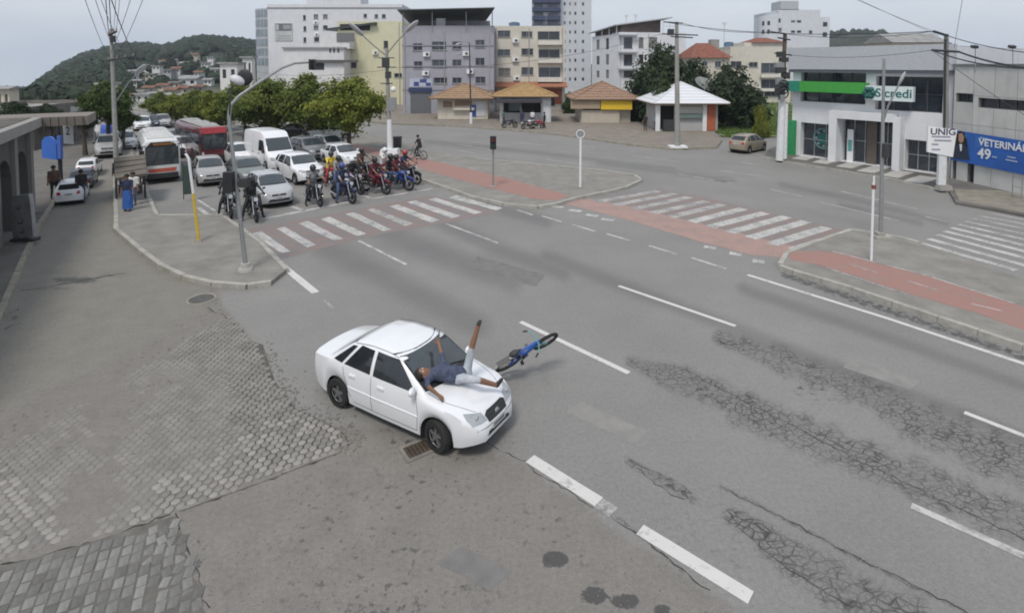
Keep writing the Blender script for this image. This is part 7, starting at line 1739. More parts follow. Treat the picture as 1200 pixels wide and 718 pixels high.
k4, F4 = kiosk('kiosk with a white pyramid roof and orange side panel', 770, 838, 97, 121, 155, 57.5, mat('white_sheet_roof', (.66, .67, .70), .5, var=.05), P_wall('kiosk_grey', (.40, .40, .40), .25), .9, [('hole', (773, 124, 790, 152)), ('shutter', (796, 125, 822, 133), mat('shutter_pale', (.50, .49, .46), .6), .02, .08), ('shutter_box', (796, 134, 822, 138), mat('shutter_green', (.16, .22, .20), .6), .02, .3), ('white_column', (823, 121, 827, 155), M_white, .02, .25), ('orange_panel', (828, 123, 838, 153), mat('orange_brick', (.42, .12, .06), .8, var=.15), .02, .08), ('white_column', (768, 121, 772.5, 155), M_white, .02, .3), ('fridge', (776, 140, 788, 154), M_dark, .05, .7)])
dsh = thing('satellite_dish', 'large grey mesh satellite dish behind the white-roofed kiosk', 'dish', tuple(G(826, 150)))
q = W(826, 100, 62); mb = MB(); n = 24; vs = [tuple(q)]; fs = []
ax = Vector((.25, -.55, .8)).normalized(); qq = ax.to_track_quat('Z', 'Y')
for i in range(1, 6):
    r = 1.25*i/5
    for j in range(n): a = 2*math.pi*j/n; vs.append(tuple(q+qq @ Vector((r*math.cos(a), r*math.sin(a), .22*(i/5)**2))))
fs = [(0, 1+j, 1+(j+1) % n) for j in range(n)]
for i in range(4):
    for j in range(n): fs.append((1+i*n+j, 1+(i+1)*n+j, 1+(i+1)*n+(j+1) % n, 1+i*n+(j+1) % n))
mb.add(vs, fs); mb.build('dish', mat('dish_mesh', (.26, .27, .26), .7, .3, var=.2), dsh, world=True, smooth=True)
mb = MB()
for i in range(12): a = 2*math.pi*i/12; mb.tube([q+qq @ Vector((0, 0, .02)), q+qq @ Vector((.6*math.cos(a), .6*math.sin(a), .09)), q+qq @ Vector((1.25*math.cos(a), 1.25*math.sin(a), .25))], .02, 4)
mb.build('ribs', M_galv, dsh, world=True)
mb = MB(); mb.cyl((q.x, q.y+.3, .1), (q.x, q.y, q.z), .08); mb.build('mast', M_galv, dsh, world=True)
mb = MB(); mb.cyl(q, q+ax*.8, .02); mb.ell(q+ax*.85, (.07, .07, .09), 8, 6); mb.build('receiver', M_galv, dsh, world=True)

# ================================================================ the arcade at the left
E0, E1 = G(0, 170, 4.15), G(50, 148, 4.15)          # the canopy's street edge
du = Vector((E1.x-E0.x, E1.y-E0.y, 0)).normalized(); nl = Vector((-du.y, du.x, 0))
if nl.x > 0: nl = -nl
OV = .55
st = Vector((E0.x, E0.y, 0))+nl*OV-du*11; en = Vector((E1.x, E1.y, 0))+nl*OV+du*.2
AW = Wall(st, en); AW.n = -nl
arc = thing('arcade_building', 'dark arcaded building with a flat concrete canopy at the left border', 'building', tuple(AW.A))
ztop = 4.15; opens = []
ucols = [0.0, AW.L*.0]
for k_ in range(4):
    b_ = AW.L-.55-k_*2.75; opens.append((b_-2.15, b_, 3.2))
def zopen(u):
    for a, b_, h in opens:
        if a < u < b_:
            c = (a+b_)/2; r = (b_-a)/2; t = (u-c)/r; return max(.3, h-.9+.9*math.sqrt(max(0, 1-t*t)))
    return 0.0
us_ = sorted(set([0, AW.L]+[a+(b_-a)*i/14 for a, b_, h in opens for i in range(15)]+[o[0]-.001 for o in opens]+[o[1]+.001 for o in opens]))
us_ = [u for u in us_ if 0 <= u <= AW.L]
mb = MB()
for a, b_ in zip(us_, us_[1:]):
    mid = (a+b_)/2; inside = zopen(mid) > 0; za = zopen(a) if inside else 0; zb = zopen(b_) if inside else 0
    if inside: za = max(za, zopen(a+.0015)); zb = max(zb, zopen(b_-.0015))
    for o in (0, -.4): mb.quad(AW.pt(a, za, o), AW.pt(b_, zb, o), AW.pt(b_, ztop, o), AW.pt(a, ztop, o))
    if inside: mb.quad(AW.pt(a, za, 0), AW.pt(b_, zb, 0), AW.pt(b_, zb, -.4), AW.pt(a, za, -.4))
for a, b_, h in opens:
    for u in (a, b_): mb.quad(AW.pt(u, 0, 0), AW.pt(u, 0, -.4), AW.pt(u, 2.4, -.4), AW.pt(u, 2.4, 0))
mb.build('arcade_wall', P_wall('arcade_shaded_grey', (.095, .092, .09), .4), arc, world=True)  # grey darkened so the colour carries the shade of the eave
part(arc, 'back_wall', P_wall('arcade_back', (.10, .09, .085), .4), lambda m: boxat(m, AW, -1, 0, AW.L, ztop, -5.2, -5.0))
part(arc, 'end_wall', P_wall('arcade_shaded_grey', (.15, .145, .14), .4), lambda m: boxat(m, AW, AW.L-.3, 0, AW.L-.002, ztop, -5.0, -3.2))
c_top = AW.uv(50, 132)
part(arc, 'roof', P_wall('canopy_concrete', (.27, .262, .245), .45), lambda m: boxat(m, AW, -2, ztop+.004, AW.L-.2, ztop+.42, -6.5, OV))
part(arc, 'roof_dirt', mat('roof_dirt', (.10, .092, .08), .95, var=.4, scale=1.2), lambda m: boxat(m, AW, -1.9, ztop+.421, AW.L-.4, ztop+.445, -6.3, OV-.35))
part(arc, 'roof_clutter', mat('dry_weeds', (.13, .12, .085), .95, var=.4, scale=3), lambda m: [m.ell(AW.pt(2+i*1.25, ztop+.40, -3.2+.6*math.sin(i*2.1)), (.9, 1.3, .35+.2*math.sin(i*1.3)**2), 9, 6) for i in range(12)])
part(arc, 'projecting_canopy', P_wall('canopy_brown', (.20, .175, .155), .35), lambda m: boxat(m, AW, AW.L-.19, ztop-.02, AW.L+2.6, ztop+.40, -1.5, OV+1.7))
part(arc, 'canopy_board', P_wall('canopy_board', (.16, .14, .12), .3), lambda m: [boxat(m, AW, AW.L-.30, ztop-.02, AW.L-.192, ztop+.41, OV+.02+.3*k, OV+.29+.3*k) for k in range(5)])
for u in [AW.L-.55-k_*2.75+.05 for k_ in range(4)]: part(arc, 'pilaster', P_wall('pilaster', (.20, .195, .185), .35), lambda m: boxat(m, AW, u, 0, u+.5, ztop, .003, .14))
# roofs and trees beyond the arcade
ps = thing('blue_arch_sign', 'bright blue arched shop sign under the arcade canopy', 'sign', tuple(W(57, 185, 30)))
pb = Wall((W(50, 170, 30).x, 30), (W(67, 170, 29.3).x, 29.3)); mb = MB(); n = 12; zb, zt = pb.uv(58, 186)[1], pb.uv(58, 160)[1]; pts = [(0, zb)]+[(pb.L/2-pb.L/2*math.cos(math.pi*i/n), zt-.45+.45*math.sin(math.pi*i/n)) for i in range(n+1)]+[(pb.L, zb)]
mb.add([pb.pt(u, z, .05) for u, z in pts]+[pb.pt(u, z, -.05) for u, z in pts], [tuple(range(len(pts))), tuple(range(2*len(pts)-1, len(pts)-1, -1))]+[(i, (i+1) % len(pts), len(pts)+(i+1) % len(pts), len(pts)+i) for i in range(len(pts))])
mb.build('board', mat('shop_blue', (.025, .13, .52), .5), ps, world=True)
part(ps, 'side_board', mat('shop_blue_b', (.05, .12, .45), .5), lambda m: boxat(m, pb, pb.L+.1, zb+.1, pb.L+.45, zt+.1, -.05, .05))
part(ps, 'bracket', M_dark, lambda m: [m.cyl(pb.pt(u, zt-.1, 0), pb.pt(u, 4.0, 0), .03, n=6) for u in (.2, pb.L-.2)])
pl = thing('canopy_post', 'thin black post carrying the arcade canopy', 'post', tuple(G(72, 226, KZ))); q = G(72, 226, KZ); part(pl, 'shaft', M_plastic, lambda m: m.cyl((q.x, q.y, KZ), (q.x, q.y, 4.05), .10, .09, n=10)); part(pl, 'base_plate', M_dark, lambda m: m.box((q.x, q.y, KZ+.03), (.3, .3, .06)))
wb = thing('hanging_banner', 'white hanging banner with a dark figure 2 beside the blue shop sign', 'banner', tuple(W(80, 169, 28.5))); S = Wall((W(73, 157, 28.5).x, 28.5), (W(86, 157, 28.2).x, 28.2)); r = S.rect(74, 146, 86, 169)
part(wb, 'cloth', M_print_w, lambda m: boxat(m, S, r[0], r[1], r[2], r[3], -.015, .015)); wtext(wb, '2', .62, S, (r[0]+r[2])/2, r[1]+(r[3]-r[1])*.66, .02, M_plate_d)
part(wb, 'rod', M_dark, lambda m: m.cyl(S.pt(r[0]-.1, r[3]+.02, 0), S.pt(r[2]+.1, r[3]+.02, 0), .02, n=6)); part(wb, 'bracket', M_dark, lambda m: m.cyl(S.pt((r[0]+r[2])/2, r[3], 0), S.pt((r[0]+r[2])/2, 4.06, 0), .015, n=6))
tm = thing('totem_sign', 'grey freestanding panel with dark round marks at the arcade kerb', 'sign', tuple(G(30, 282, KZ))); q = G(30, 282, KZ); S = Wall((q.x-.5, q.y+.12), (q.x+.5, q.y-.12)); cu = S.uv(30, 270)[0]
MT = mat('totem_grey', (.27, .27, .275), .7, var=.25, scale=3, dirt=.3)
part(tm, 'panel', MT, lambda m: m.add([tuple(S.pt(S.uv(x, y)[0], S.uv(x, y)[1], o)) for o in (.07, -.07) for x, y in ((18, 281), (12, 231), (20, 229), (36, 227), (38, 240), (41, 276))], [(0, 1, 2, 3, 4, 5), (11, 10, 9, 8, 7, 6)]+[(i, (i+1) % 6, 6+(i+1) % 6, 6+i) for i in range(6)]))
for x, y, rr in ((24, 242, .10), (26, 258, .14), (28, 270, .09)): u_, z_ = S.uv(x, y); part(tm, 'round_mark', mat('mark_dark', (.07, .07, .072), .8), lambda m: m.tube([S.pt(u_+rr*math.cos(a), z_+rr*.8*math.sin(a), .072) for a in [-2.6+.32*i for i in range(11)]], .028, 5))
part(tm, 'foot', M_dark, lambda m: m.box((q.x, q.y, KZ+.05), (.9, .35, .12)))

# ---- bus shelter on the refuge island
sh = thing('bus_shelter', 'bus shelter with a sloping brown roof on the refuge island', 'shelter', tuple(G(150, 232, KZ)))
n0, n1, f1, f0 = W(135, 209, 27.0), W(172, 203, 27.4), W(170, 181, 29.8), W(133, 185, 29.4)
part(sh, 'roof', mat('shelter_brown', (.13, .115, .095), .8, var=.2, scale=2, dirt=.3), lambda m: m.slab(n0, n1, f1, f0, .14))
for i in range(1, 4): a, b_ = n0.lerp(f0, i/4), n1.lerp(f1, i/4); part(sh, 'roof_rib', mat('shelter_rib', (.16, .145, .12), .8), lambda m: m.cyl(a+Vector((0, 0, .02)), b_+Vector((0, 0, .02)), .05, n=6))
for p in (n0.lerp(n1, .06).lerp(f0, .45), n1.lerp(f1, .45).lerp(n0, .06)): part(sh, 'post', M_dark, lambda m: m.cyl((p.x, p.y, KZ), (p.x, p.y, p.z-.05), .05, n=8))
a, b_ = n0.lerp(f0, .9), n1.lerp(f1, .9); part(sh, 'bench', M_dark, lambda m: [m.box(((a.x+b_.x)/2, (a.y+b_.y)/2, KZ+.45), ((b_-a).length*.8, .35, .05)), m.box(((a.x+b_.x)/2-.5, (a.y+b_.y)/2, KZ+.22), (.06, .3, .42)), m.box(((a.x+b_.x)/2+.5, (a.y+b_.y)/2, KZ+.22), (.06, .3, .42))])
aw = thing('blue_stall', 'small stall with a blue awning at the end of the side street', 'stall', tuple(G(126, 172, KZ))); q = G(127, 176); S = Wall((q.x-1.0, q.y), (q.x+1.0, q.y))
part(aw, 'awning', mat('awning_blue', (.04, .10, .42), .7), lambda m: m.slab(W(117, 158, q.y-.6), W(136, 158, q.y-.6), W(134, 146, q.y+.6), W(119, 146, q.y+.6), .06)); part(aw, 'counter', M_dark, lambda m: m.box((q.x, q.y+.2, .6), (1.7, .8, 1.0)))
part(aw, 'sign', M_print_w, lambda m: m.box((W(114, 150, q.y).x, q.y, W(114, 150, q.y).z), (.5, .06, .6)))
for s in (-.8, .8): part(aw, 'post', M_galv, lambda m: m.cyl((q.x+s, q.y-.4, KZ), (q.x+s, q.y-.4, 2.2), .04, n=6))

# low shopfronts behind the parked cars
sf, SF = building('shopfront_row', 'low dark shopfronts behind the parked cars of the side street', ground_at(46, 45), ground_at(118, 54), 6, 3.3, P_wall('shop_dark', (.17, .155, .14), .5), [(58, 158, 70, 176), (76, 158, 88, 174), (94, 156, 104, 170)], parapet=.3, sill=False)
part(sf, 'awning', mat('awning_grey', (.20, .20, .19), .8), lambda m: m.slab(SF.pt(.5, 2.6, .05), SF.pt(SF.L-.5, 2.6, .05), SF.pt(SF.L-.5, 2.25, 1.2), SF.pt(.5, 2.25, 1.2), .06))
part(sf, 'signboard', mat('signboard_pale', (.45, .45, .43), .7), lambda m: boxat(m, SF, 5, 2.7, 7.6, 3.2, .02, .12))
bp_ = thing('stop_panel', 'dark green bus stop panel beside the slim yellow and white post', 'panel', tuple(G(221, 233, KZ))); q = G(221, 233, KZ)
part(bp_, 'panel', mat('panel_green', (.045, .07, .055), .6), lambda m: m.box((q.x, q.y, KZ+1.0), (.42, .12, 1.5), Matrix.Rotation(R(35), 3, 'Z')))
part(bp_, 'frame', M_dark, lambda m: [m.cyl((q.x-.18, q.y-.12, KZ), (q.x-.18, q.y-.12, KZ+1.85), .025, n=6), m.cyl((q.x+.18, q.y+.12, KZ), (q.x+.18, q.y+.12, KZ+1.85), .025, n=6)])
# ================================================================ trees
def leaf_mat(name, c, c2, sc=1.3):
    m, n, b, lk = nodes_of(name, .6)
    t = n.nodes.new('ShaderNodeTexCoord'); P = t.outputs['Object']
    c_ = nmix(n, nramp(n, nnoise(n, P, sc, 5, .7), .36, 0.0, .66, 1.0), c, c2); lk(c_, b.inputs['Base Color'])
    b.inputs['Specular IOR Level'].default_value = .25
    tr = n.nodes.new('ShaderNodeBsdfTranslucent'); lk(c_, tr.inputs['Color']); mx_ = n.nodes.new('ShaderNodeMixShader'); mx_.inputs[0].default_value = .25
    o = n.nodes['Material Output']; lk(b.outputs[0], mx_.inputs[1]); lk(tr.outputs[0], mx_.inputs[2]); lk(mx_.outputs[0], o.inputs['Surface']); return m
L_street = leaf_mat('leaves_yellow_green', (.105, .148, .024), (.25, .265, .045)); L_street_b = leaf_mat('leaves_mid_green', (.080, .120, .024), (.185, .21, .042)); L_dark = leaf_mat('leaves_dark', (.022, .040, .020), (.058, .084, .040)); L_left = leaf_mat('leaves_fresh', (.04, .075, .018), (.10, .14, .035)); L_conifer = leaf_mat('leaves_conifer', (.03, .055, .02), (.07, .10, .035))
M_bark = mat('bark', (.075, .058, .042), .95, var=.35, scale=6, bump=.6, bscale=20)
def crown_mesh(seed, lobes, nleaf, lsize, flat=1.0):
    "leaf faces gathered in clumps through the lobes of a crown; unit: the lobes' own"
    r = random.Random(seed); V = []; Fc = []
    tot = sum(l[3]**2 for l in lobes)
    for (cx, cy, cz, R0) in lobes:
        k = int(nleaf*R0*R0/tot); ncl = max(6, int(R0*R0*14))
        cl = []
        for _ in range(ncl):
            d = Vector((r.gauss(0, 1), r.gauss(0, 1), r.gauss(0, 1))).normalized()*R0*(r.random()**.33)*r.uniform(.75, 1.08); d.z *= flat
            cl.append((Vector((cx, cy, cz))+d, r.uniform(.22, .42)*min(1.4, R0)))
        for _ in range(k):
            c, cr = r.choice(cl); p = c+Vector((r.gauss(0, 1), r.gauss(0, 1), r.gauss(0, .8)))*cr*.62
            n = (p-Vector((cx, cy, cz))).normalized()*.6+Vector((r.uniform(-1, 1), r.uniform(-1, 1), r.uniform(-.3, 1)))*.7
            n.normalize(); u = n.orthogonal().normalized(); u = Matrix.Rotation(r.uniform(0, 6.28), 3, n) @ u; v = n.cross(u); s = lsize*r.uniform(.6, 1.35)
            b0 = len(V); V += [tuple(p-u*s), tuple(p-v*s*.55+n*s*.12), tuple(p+u*s), tuple(p+v*s*.55+n*s*.12)]; Fc.append((b0, b0+1, b0+2, b0+3))
    me = bpy.data.meshes.new('crown'); me.from_pydata(V, [], Fc); return me
def tree(name, label, base, h_trunk, crown_me, leafm, scale, rot, top, group=None, tr=.16, spread=1.2, crown_z=None):
    root = thing(name, label, 'tree', tuple(base), 0, group)
    m = MB(); bz = base[2]
    rr = random.Random(int(base[0]*100)); lean = Vector((rr.uniform(-.15, .15), rr.uniform(-.15, .15), 0))
    pts = [Vector((0, 0, -.05)), Vector((0, 0, 0))+lean*.2+Vector((0, 0, h_trunk*.4)), lean+Vector((0, 0, h_trunk))]
    m.tube([p for p in pts], [tr*1.35, tr, tr*.82], 9)
    for i in range(5):
        a = i*1.257+rr.uniform(-.3, .3); e = pts[2]+Vector((math.cos(a)*spread, math.sin(a)*spread, (top-h_trunk)*rr.uniform(.35, .7))); md = pts[2].lerp(e, .5)+Vector((0, 0, .25))
        m.tube([pts[2]-Vector((0, 0, .15)), md, e], [tr*.6, tr*.4, tr*.15], 6)
    m.build('trunk', M_bark, root, smooth=True)
    me = crown_me.copy(); me.materials.clear(); me.materials.append(leafm)
    o = bpy.data.objects.new('crown', me); scene.collection.objects.link(o); o.parent = root; o.location = (0, 0, crown_z if crown_z is not None else h_trunk); o.scale = scale if isinstance(scale, tuple) else (scale,)*3; o.rotation_euler = (0, 0, rot)
    return root
C_round = [crown_mesh(1, [(0, 0, .9, 1.25), (.95, .2, .55, .95), (-.95, .1, .6, 1.0), (.1, .95, .55, .95), (-.1, -.95, .5, .95), (.5, -.4, 1.35, .75), (-.45, .3, 1.5, .8), (1.3, -.5, .3, .6), (-1.3, -.4, .25, .6), (0, 0, .1, 1.2)], 15000, .098, .8),
           crown_mesh(2, [(0, 0, .9, 1.2), (.9, -.3, .7, 1.0), (-.85, .3, .75, .95), (.2, .9, .5, .9), (-.2, -.9, .6, .9), (.3, .2, 1.6, .7), (-1.25, -.5, .4, .6), (1.3, .4, .35, .65), (0, 0, .1, 1.2)], 15000, .098, .8)]
C_big = crown_mesh(3, [(0, 0, 1.2, 1.5), (1.2, .2, .8, 1.2), (-1.2, .1, .9, 1.15), (.1, -1.1, .7, 1.15), (.4, .2, 2.2, 1.0), (-.5, -.2, 2.0, .95), (1.7, -.4, .2, .8), (-1.7, -.3, .2, .8), (0, -1.4, .0, .9), (.9, -1.0, 1.5, .8), (-.9, -.9, 1.4, .8)], 15000, .11, .9)
C_con = crown_mesh(4, [(0, 0, .3, .75), (0, 0, .9, .62), (0, 0, 1.5, .45), (0, 0, 2.0, .28), (0, 0, 2.35, .15)], 4500, .06, .9)
def stree(label, px, base_y, crown_w, crown_top, k, leafm, group='street trees along the median', z=KZ, name='street_tree', ratio=1.0):
    p = G(px, base_y, z); Yt = p.y; wdt = crown_w*Yt/FPX; s = wdt/3.9*1.08; zt = zat(crown_top, Yt); h_tr = max(1.0, zt-2.3*s*ratio-.1)
    return tree(name, label, p, h_tr, C_round[k], leafm, (s, s, s*ratio), random.uniform(0, 6), zt, group, tr=.13+.02*s, spread=1.1*s, crown_z=h_tr+.35)
stree('round bright green street tree nearest to the junction', 409, 178, 84, 91, 0, L_street, ratio=.92)
stree('second street tree from the junction with a slim dark trunk', 364, 164, 78, 90, 1, L_street_b)
stree('third street tree from the junction behind the white van', 318, 160, 74, 91, 0, L_street_b)
stree('fourth street tree from the junction beside the lamp mast', 288, 157, 60, 97, 1, L_street_b)
stree('fifth street tree from the junction above the red bus', 258, 152, 52, 106, 0, L_street)
stree('sixth street tree from the junction above the red bus roof', 232, 147, 44, 108, 1, L_street_b)
stree('small tree far down the avenue beyond the buses', 208, 144, 38, 115, 0, L_street)
stree('farthest small tree on the avenue median', 186, 141, 34, 122, 1, L_street_b)
stree('bushy tree with fresh green leaves beyond the bus shelter', 128, 178, 56, 100, 1, L_left, group=None, name='tree')
stree('darker leafy tree behind the tall wire pole', 144, 176, 34, 128, 0, L_left, group=None, name='tree')
stree('dark tree above the arcade roof at the left border', 22, 176, 40, 122, 0, L_dark, group=None, name='tree')
stree('small dark tree between the arcade roof and the hill', 62, 172, 34, 126, 1, L_dark, group=None, name='tree')
stree('low dark tree behind the projecting canopy', 100, 182, 30, 132, 1, L_dark, group=None, name='tree')
def btree(label, px, by, w_, top, leafm, rot, me=C_big):
    p = G(px, by, .1); s = w_*p.y/FPX/5.0; zt = zat(top, p.y); sz = (zt-1.2)/3.3
    return tree('park_tree', label, p, 1.6, me, leafm, (s, s, sz), rot, zt, None, tr=.3, spread=1.5*s, crown_z=1.1)
btree('large dark green tree left of the pale utility pole', 775, 141, 92, 47, L_dark, .4)
btree('large dark green tree spreading behind the satellite dish', 855, 150, 88, 71, L_dark, 2.1)
btree('broad dark green tree behind the white-roofed kiosk', 812, 138, 70, 66, L_dark, 4.0)
p = G(779, 150, .1); tree('conifer', 'small pointed green conifer left of the white-roofed kiosk', p, .8, C_con, L_conifer, (1.7, 1.7, 2.1), .3, 5, None, tr=.1, spread=.4, crown_z=1.6)
for i, (px, by, w_, top, lb) in enumerate([(892, 160, 22, 118, 'yellow-green shrub on the lawn below the cream apartments'), (884, 146, 18, 112, 'low bush at the right end of the dark trees'), (720, 141, 24, 104, 'bush growing behind the yellow bannered kiosk'), (745, 141, 26, 100, 'bush between the kiosks below the white building'), (668, 133, 22, 104, 'dark bush left of the brown tiled kiosk')]):
    p = G(px, by, .1); s = w_*p.y/FPX/4; tree('bush', lb, p, .35, C_round[i % 2], L_street if i == 0 else L_conifer, (s, s, max(.4, zat(top, p.y)/2.6)), i, 1.5, None, tr=.06, spread=.4*s, crown_z=.2)
gb_ = MB()
for _ in range(5000):
    px, py = random.uniform(830, 930), random.uniform(113, 161)
    p = G(px, py, .16)
    if not in_poly(px, py, [(838, 153), (848, 160), (880, 161), (914, 159), (928, 150), (933, 129), (914, 114), (862, 118), (818, 140)]): continue
    a = random.uniform(0, 3.1); h = random.uniform(.12, .30); d = Vector((math.cos(a), math.sin(a), 0))*.10
    gb_.add([p-d, p+d, p+Vector((d.y*.8, d.x*.8, h))], [(0, 1, 2)])
tag(gb_.build('grass', leaf_mat('grass_blades', (.08, .14, .03), (.15, .22, .06), .6)), 'green grass of the lawn beside the bank', kind='stuff')

# ================================================================ poles, lamps, signals
def pole_thing(name, label, px, by, z, cat='pole', group=None):
    p = G(px, by, z); t = thing(name, label, cat, tuple(p), group=group); return t, p
def arm_lamp(root, a, mid, e, r=.05, name='lamp_arm', head=(.55, .22, .12), m=M_galv):
    part(root, name, m, lambda q: q.tube([a, mid, e], [r, r, r*.8], 8), True)
    d = (e-mid).normalized(); M = d.to_track_quat('X', 'Z').to_matrix()
    h = part(root, 'lamp_head', mat('lamp_grey', (.45, .46, .47), .45, .2), lambda q: q.ell(e+d*.2, head, 12, 8, M), True)
    return h
# signal mast on the refuge island
t, p = pole_thing('signal_mast', 'grey steel signal mast with a long curved arm on the refuge island', 288, 317, KZ, 'mast'); Yb = p.y
tp = W(268, 136, Yb)
part(t, 'footing', mat('footing_pale', (.42, .41, .38), .9, dirt=.3), lambda m: [m.cyl((p.x, p.y, KZ), (p.x, p.y, KZ+.10), .24, .22, n=16), m.cyl((p.x, p.y, KZ+.09), (p.x, p.y, KZ+.26), .16, .14, n=14)])
part(t, 'shaft', M_galv, lambda m: m.tube([(p.x, p.y, KZ+.2), (lerp(p.x, tp.x, .5), p.y, lerp(0, tp.z, .5)), tp], [.075, .066, .058], 10), True)
part(t, 'arm', M_galv, lambda m: m.tube([tp-Vector((0, 0, .1)), W(270, 124, Yb+.1), W(280, 113, Yb+.3), W(300, 99, Yb+.8), W(330, 80, Yb+1.6), W(345, 74.5, Yb+2.0), W(366, 73, Yb+2.6)], [.058, .055, .052, .048, .044, .040, .036], 10), True)
s1 = part(t, 'signal_head', M_plastic, lambda m: m.box(W(366, 76, Yb+2.62), (.20, .22, .40)))
for k in range(3): c = W(366, 76, Yb+2.62)+Vector((.0, -.115, .13-.13*k)); part(t, 'visor', M_plastic, lambda m: m.tube([c, c-Vector((0, .08, .01))], [.055, .055], 10))
part(t, 'street_lamp_post', M_dark, lambda m: m.tube([tp+Vector((0, 0, -.2)), W(270, 115, Yb), W(272, 100, Yb)], .03, 6))
part(t, 'board_back', M_plastic, lambda m: m.ell(W(287, 91, Yb+.05), (.26, .07, .28), 14, 10), True)
part(t, 'pale_lamp_head', mat('lamp_pale', (.55, .55, .58), .5), lambda m: m.ell(W(278, 94, Yb-.1), (.26, .14, .15), 14, 10, Matrix.Rotation(R(25), 3, 'Y')), True)
part(t, 'walk_signal', M_plastic, lambda m: m.box(W(272, 212, Yb)+Vector((-.02, -.16, 0)), (.30, .22, .66)))
part(t, 'control_box', M_dark, lambda m: m.box(W(285, 214, Yb)+Vector((.02, .05, 0)), (.24, .3, .3)))
# yellow and white post
t, p = pole_thing('marker_post', 'slim post, white above and yellow below, on the refuge island', 233, 283, KZ, 'post'); Yb = p.y; tp = W(221, 180, Yb)
md = Vector((lerp(p.x, tp.x, .55), p.y, lerp(KZ, tp.z, .55)))
part(t, 'yellow_shaft', mat('yellow_paint', (.60, .42, .05), .6, dirt=.3), lambda m: m.cyl((p.x, p.y, KZ), md, .06, .055, n=10)); part(t, 'white_shaft', M_white, lambda m: m.tube([md, tp-Vector((0, 0, .2)), tp+Vector((-.12, 0, 0))], .05, 10)); part(t, 'foot', M_kerb_d, lambda m: m.cyl((p.x, p.y, KZ-.01), (p.x, p.y, KZ+.08), .16, .12, n=12))
# tall wire pole by the side street
wires = []
t, p = pole_thing('utility_pole', 'tall concrete wire pole beside the side street', 137, 206, KZ, 'pole'); Yb = p.y; tp = W(130, 34, Yb)
part(t, 'shaft', M_pole, lambda m: m.tube([(p.x, p.y, 0), tp], [.16, .09], 10), True)
LP = []
for z_, x0, x1 in ((69, 126, 158), (40, 127, 137)):
    a, b_ = W(x0, z_+2, Yb-.1), W(x1, z_-3, Yb-.1); part(t, 'crossarm', M_dark, lambda m: m.cyl(a, b_, .06, n=6))
    for f in (.05, .35, .65, .95): q = a.lerp(b_, f); part(t, 'insulator', mat('insulator', (.25, .22, .20), .3), lambda m: m.cyl(q, q+Vector((0, 0, .22)), .05, .035, n=8)); LP.append(q+Vector((0, 0, .22)))
arm_lamp(t, W(137, 118, Yb), W(150, 98, Yb-.5), W(163, 84, Yb-1.0), .04)
part(t, 'transformer', M_dark, lambda m: m.cyl(W(132, 44, Yb-.15)-Vector((0, 0, .3)), W(132, 44, Yb-.15)+Vector((0, 0, .1)), .16, n=12))
# median pole with two lamps
t, p = pole_thing('lamp_post', 'concrete lamp post with two outstretched lamps on the median', 457, 181, KZ, 'lamp post'); Yb = p.y; tp = W(453, 58, Yb)
part(t, 'shaft', M_pole, lambda m: m.tube([(p.x, p.y, 0), tp], [.20, .12], 10), True)
part(t, 'white_base', M_white, lambda m: m.box((p.x, p.y, KZ+.22), (1.4, 1.0, .42), taper=.9)); part(t, 'white_lower_shaft', M_white, lambda m: m.cyl((p.x, p.y, KZ+.4), W(456, 140, Yb), .215, .19, n=12))
arm_lamp(t, W(453, 66, Yb), W(436, 52, Yb-.6), W(420, 37, Yb-1.4), .045, head=(.75, .26, .16)); arm_lamp(t, W(453, 64, Yb), W(466, 48, Yb-.6), W(481, 33, Yb-1.4), .045, head=(.75, .26, .16))
for y_, hw_ in ((68, 9), (79, 11), (98, 7)): a, b_ = W(453-hw_, y_, Yb-.15), W(453+hw_, y_, Yb-.15); part(t, 'crossarm', M_dark, lambda m: m.cyl(a, b_, .05, n=6))
part(t, 'equipment', M_dark, lambda m: [m.box(W(452, 74, Yb-.25), (.5, .4, .7)), m.box(W(455, 88, Yb-.25), (.4, .35, .5))])
part(t, 'globe', mat('globe_lamp', (.75, .75, .74), .4), lambda m: m.ell(W(461, 105, Yb-.4), (.22, .22, .22), 12, 8), True)
part(t, 'meter_box', M_galv, lambda m: m.box(W(460, 122, Yb-.2), (.55, .3, 1.0)))
bn = thing('litter_bin', 'black litter bin beside the white lamp post base', 'bin', tuple(G(466, 180, KZ))); q = G(466, 178, KZ); part(bn, 'drum', M_plastic, lambda m: m.box((q.x, q.y, KZ+.75), (.55, .45, .85), taper=1.1)); part(bn, 'post', M_dark, lambda m: m.cyl((q.x, q.y, KZ), (q.x, q.y, KZ+.4), .04)); part(bn, 'rim', M_dark, lambda m: m.box((q.x, q.y, KZ+1.19), (.66, .55, .05)))
# pole with a blue parking sign at the first kiosk
t, p = pole_thing('street_lamp', 'thin street lamp post with a white foot beside the cream kiosk', 552, 145, KZ, 'street lamp'); Yb = p.y; tp = W(550, 50, Yb)
part(t, 'shaft', M_dark, lambda m: m.tube([(p.x, p.y, 0), tp], [.10, .06], 8), True); arm_lamp(t, tp, W(545, 49, Yb-.2), W(539, 51, Yb-.5), .04, head=(.4, .18, .1)); part(t, 'white_foot', M_white, lambda m: m.cyl((p.x, p.y, KZ), (p.x, p.y, KZ+1.3), .16, .14, n=10))
arm_lamp(t, W(550, 64, Yb), W(545, 62, Yb), W(540, 63, Yb), .03, head=(.35, .15, .1))
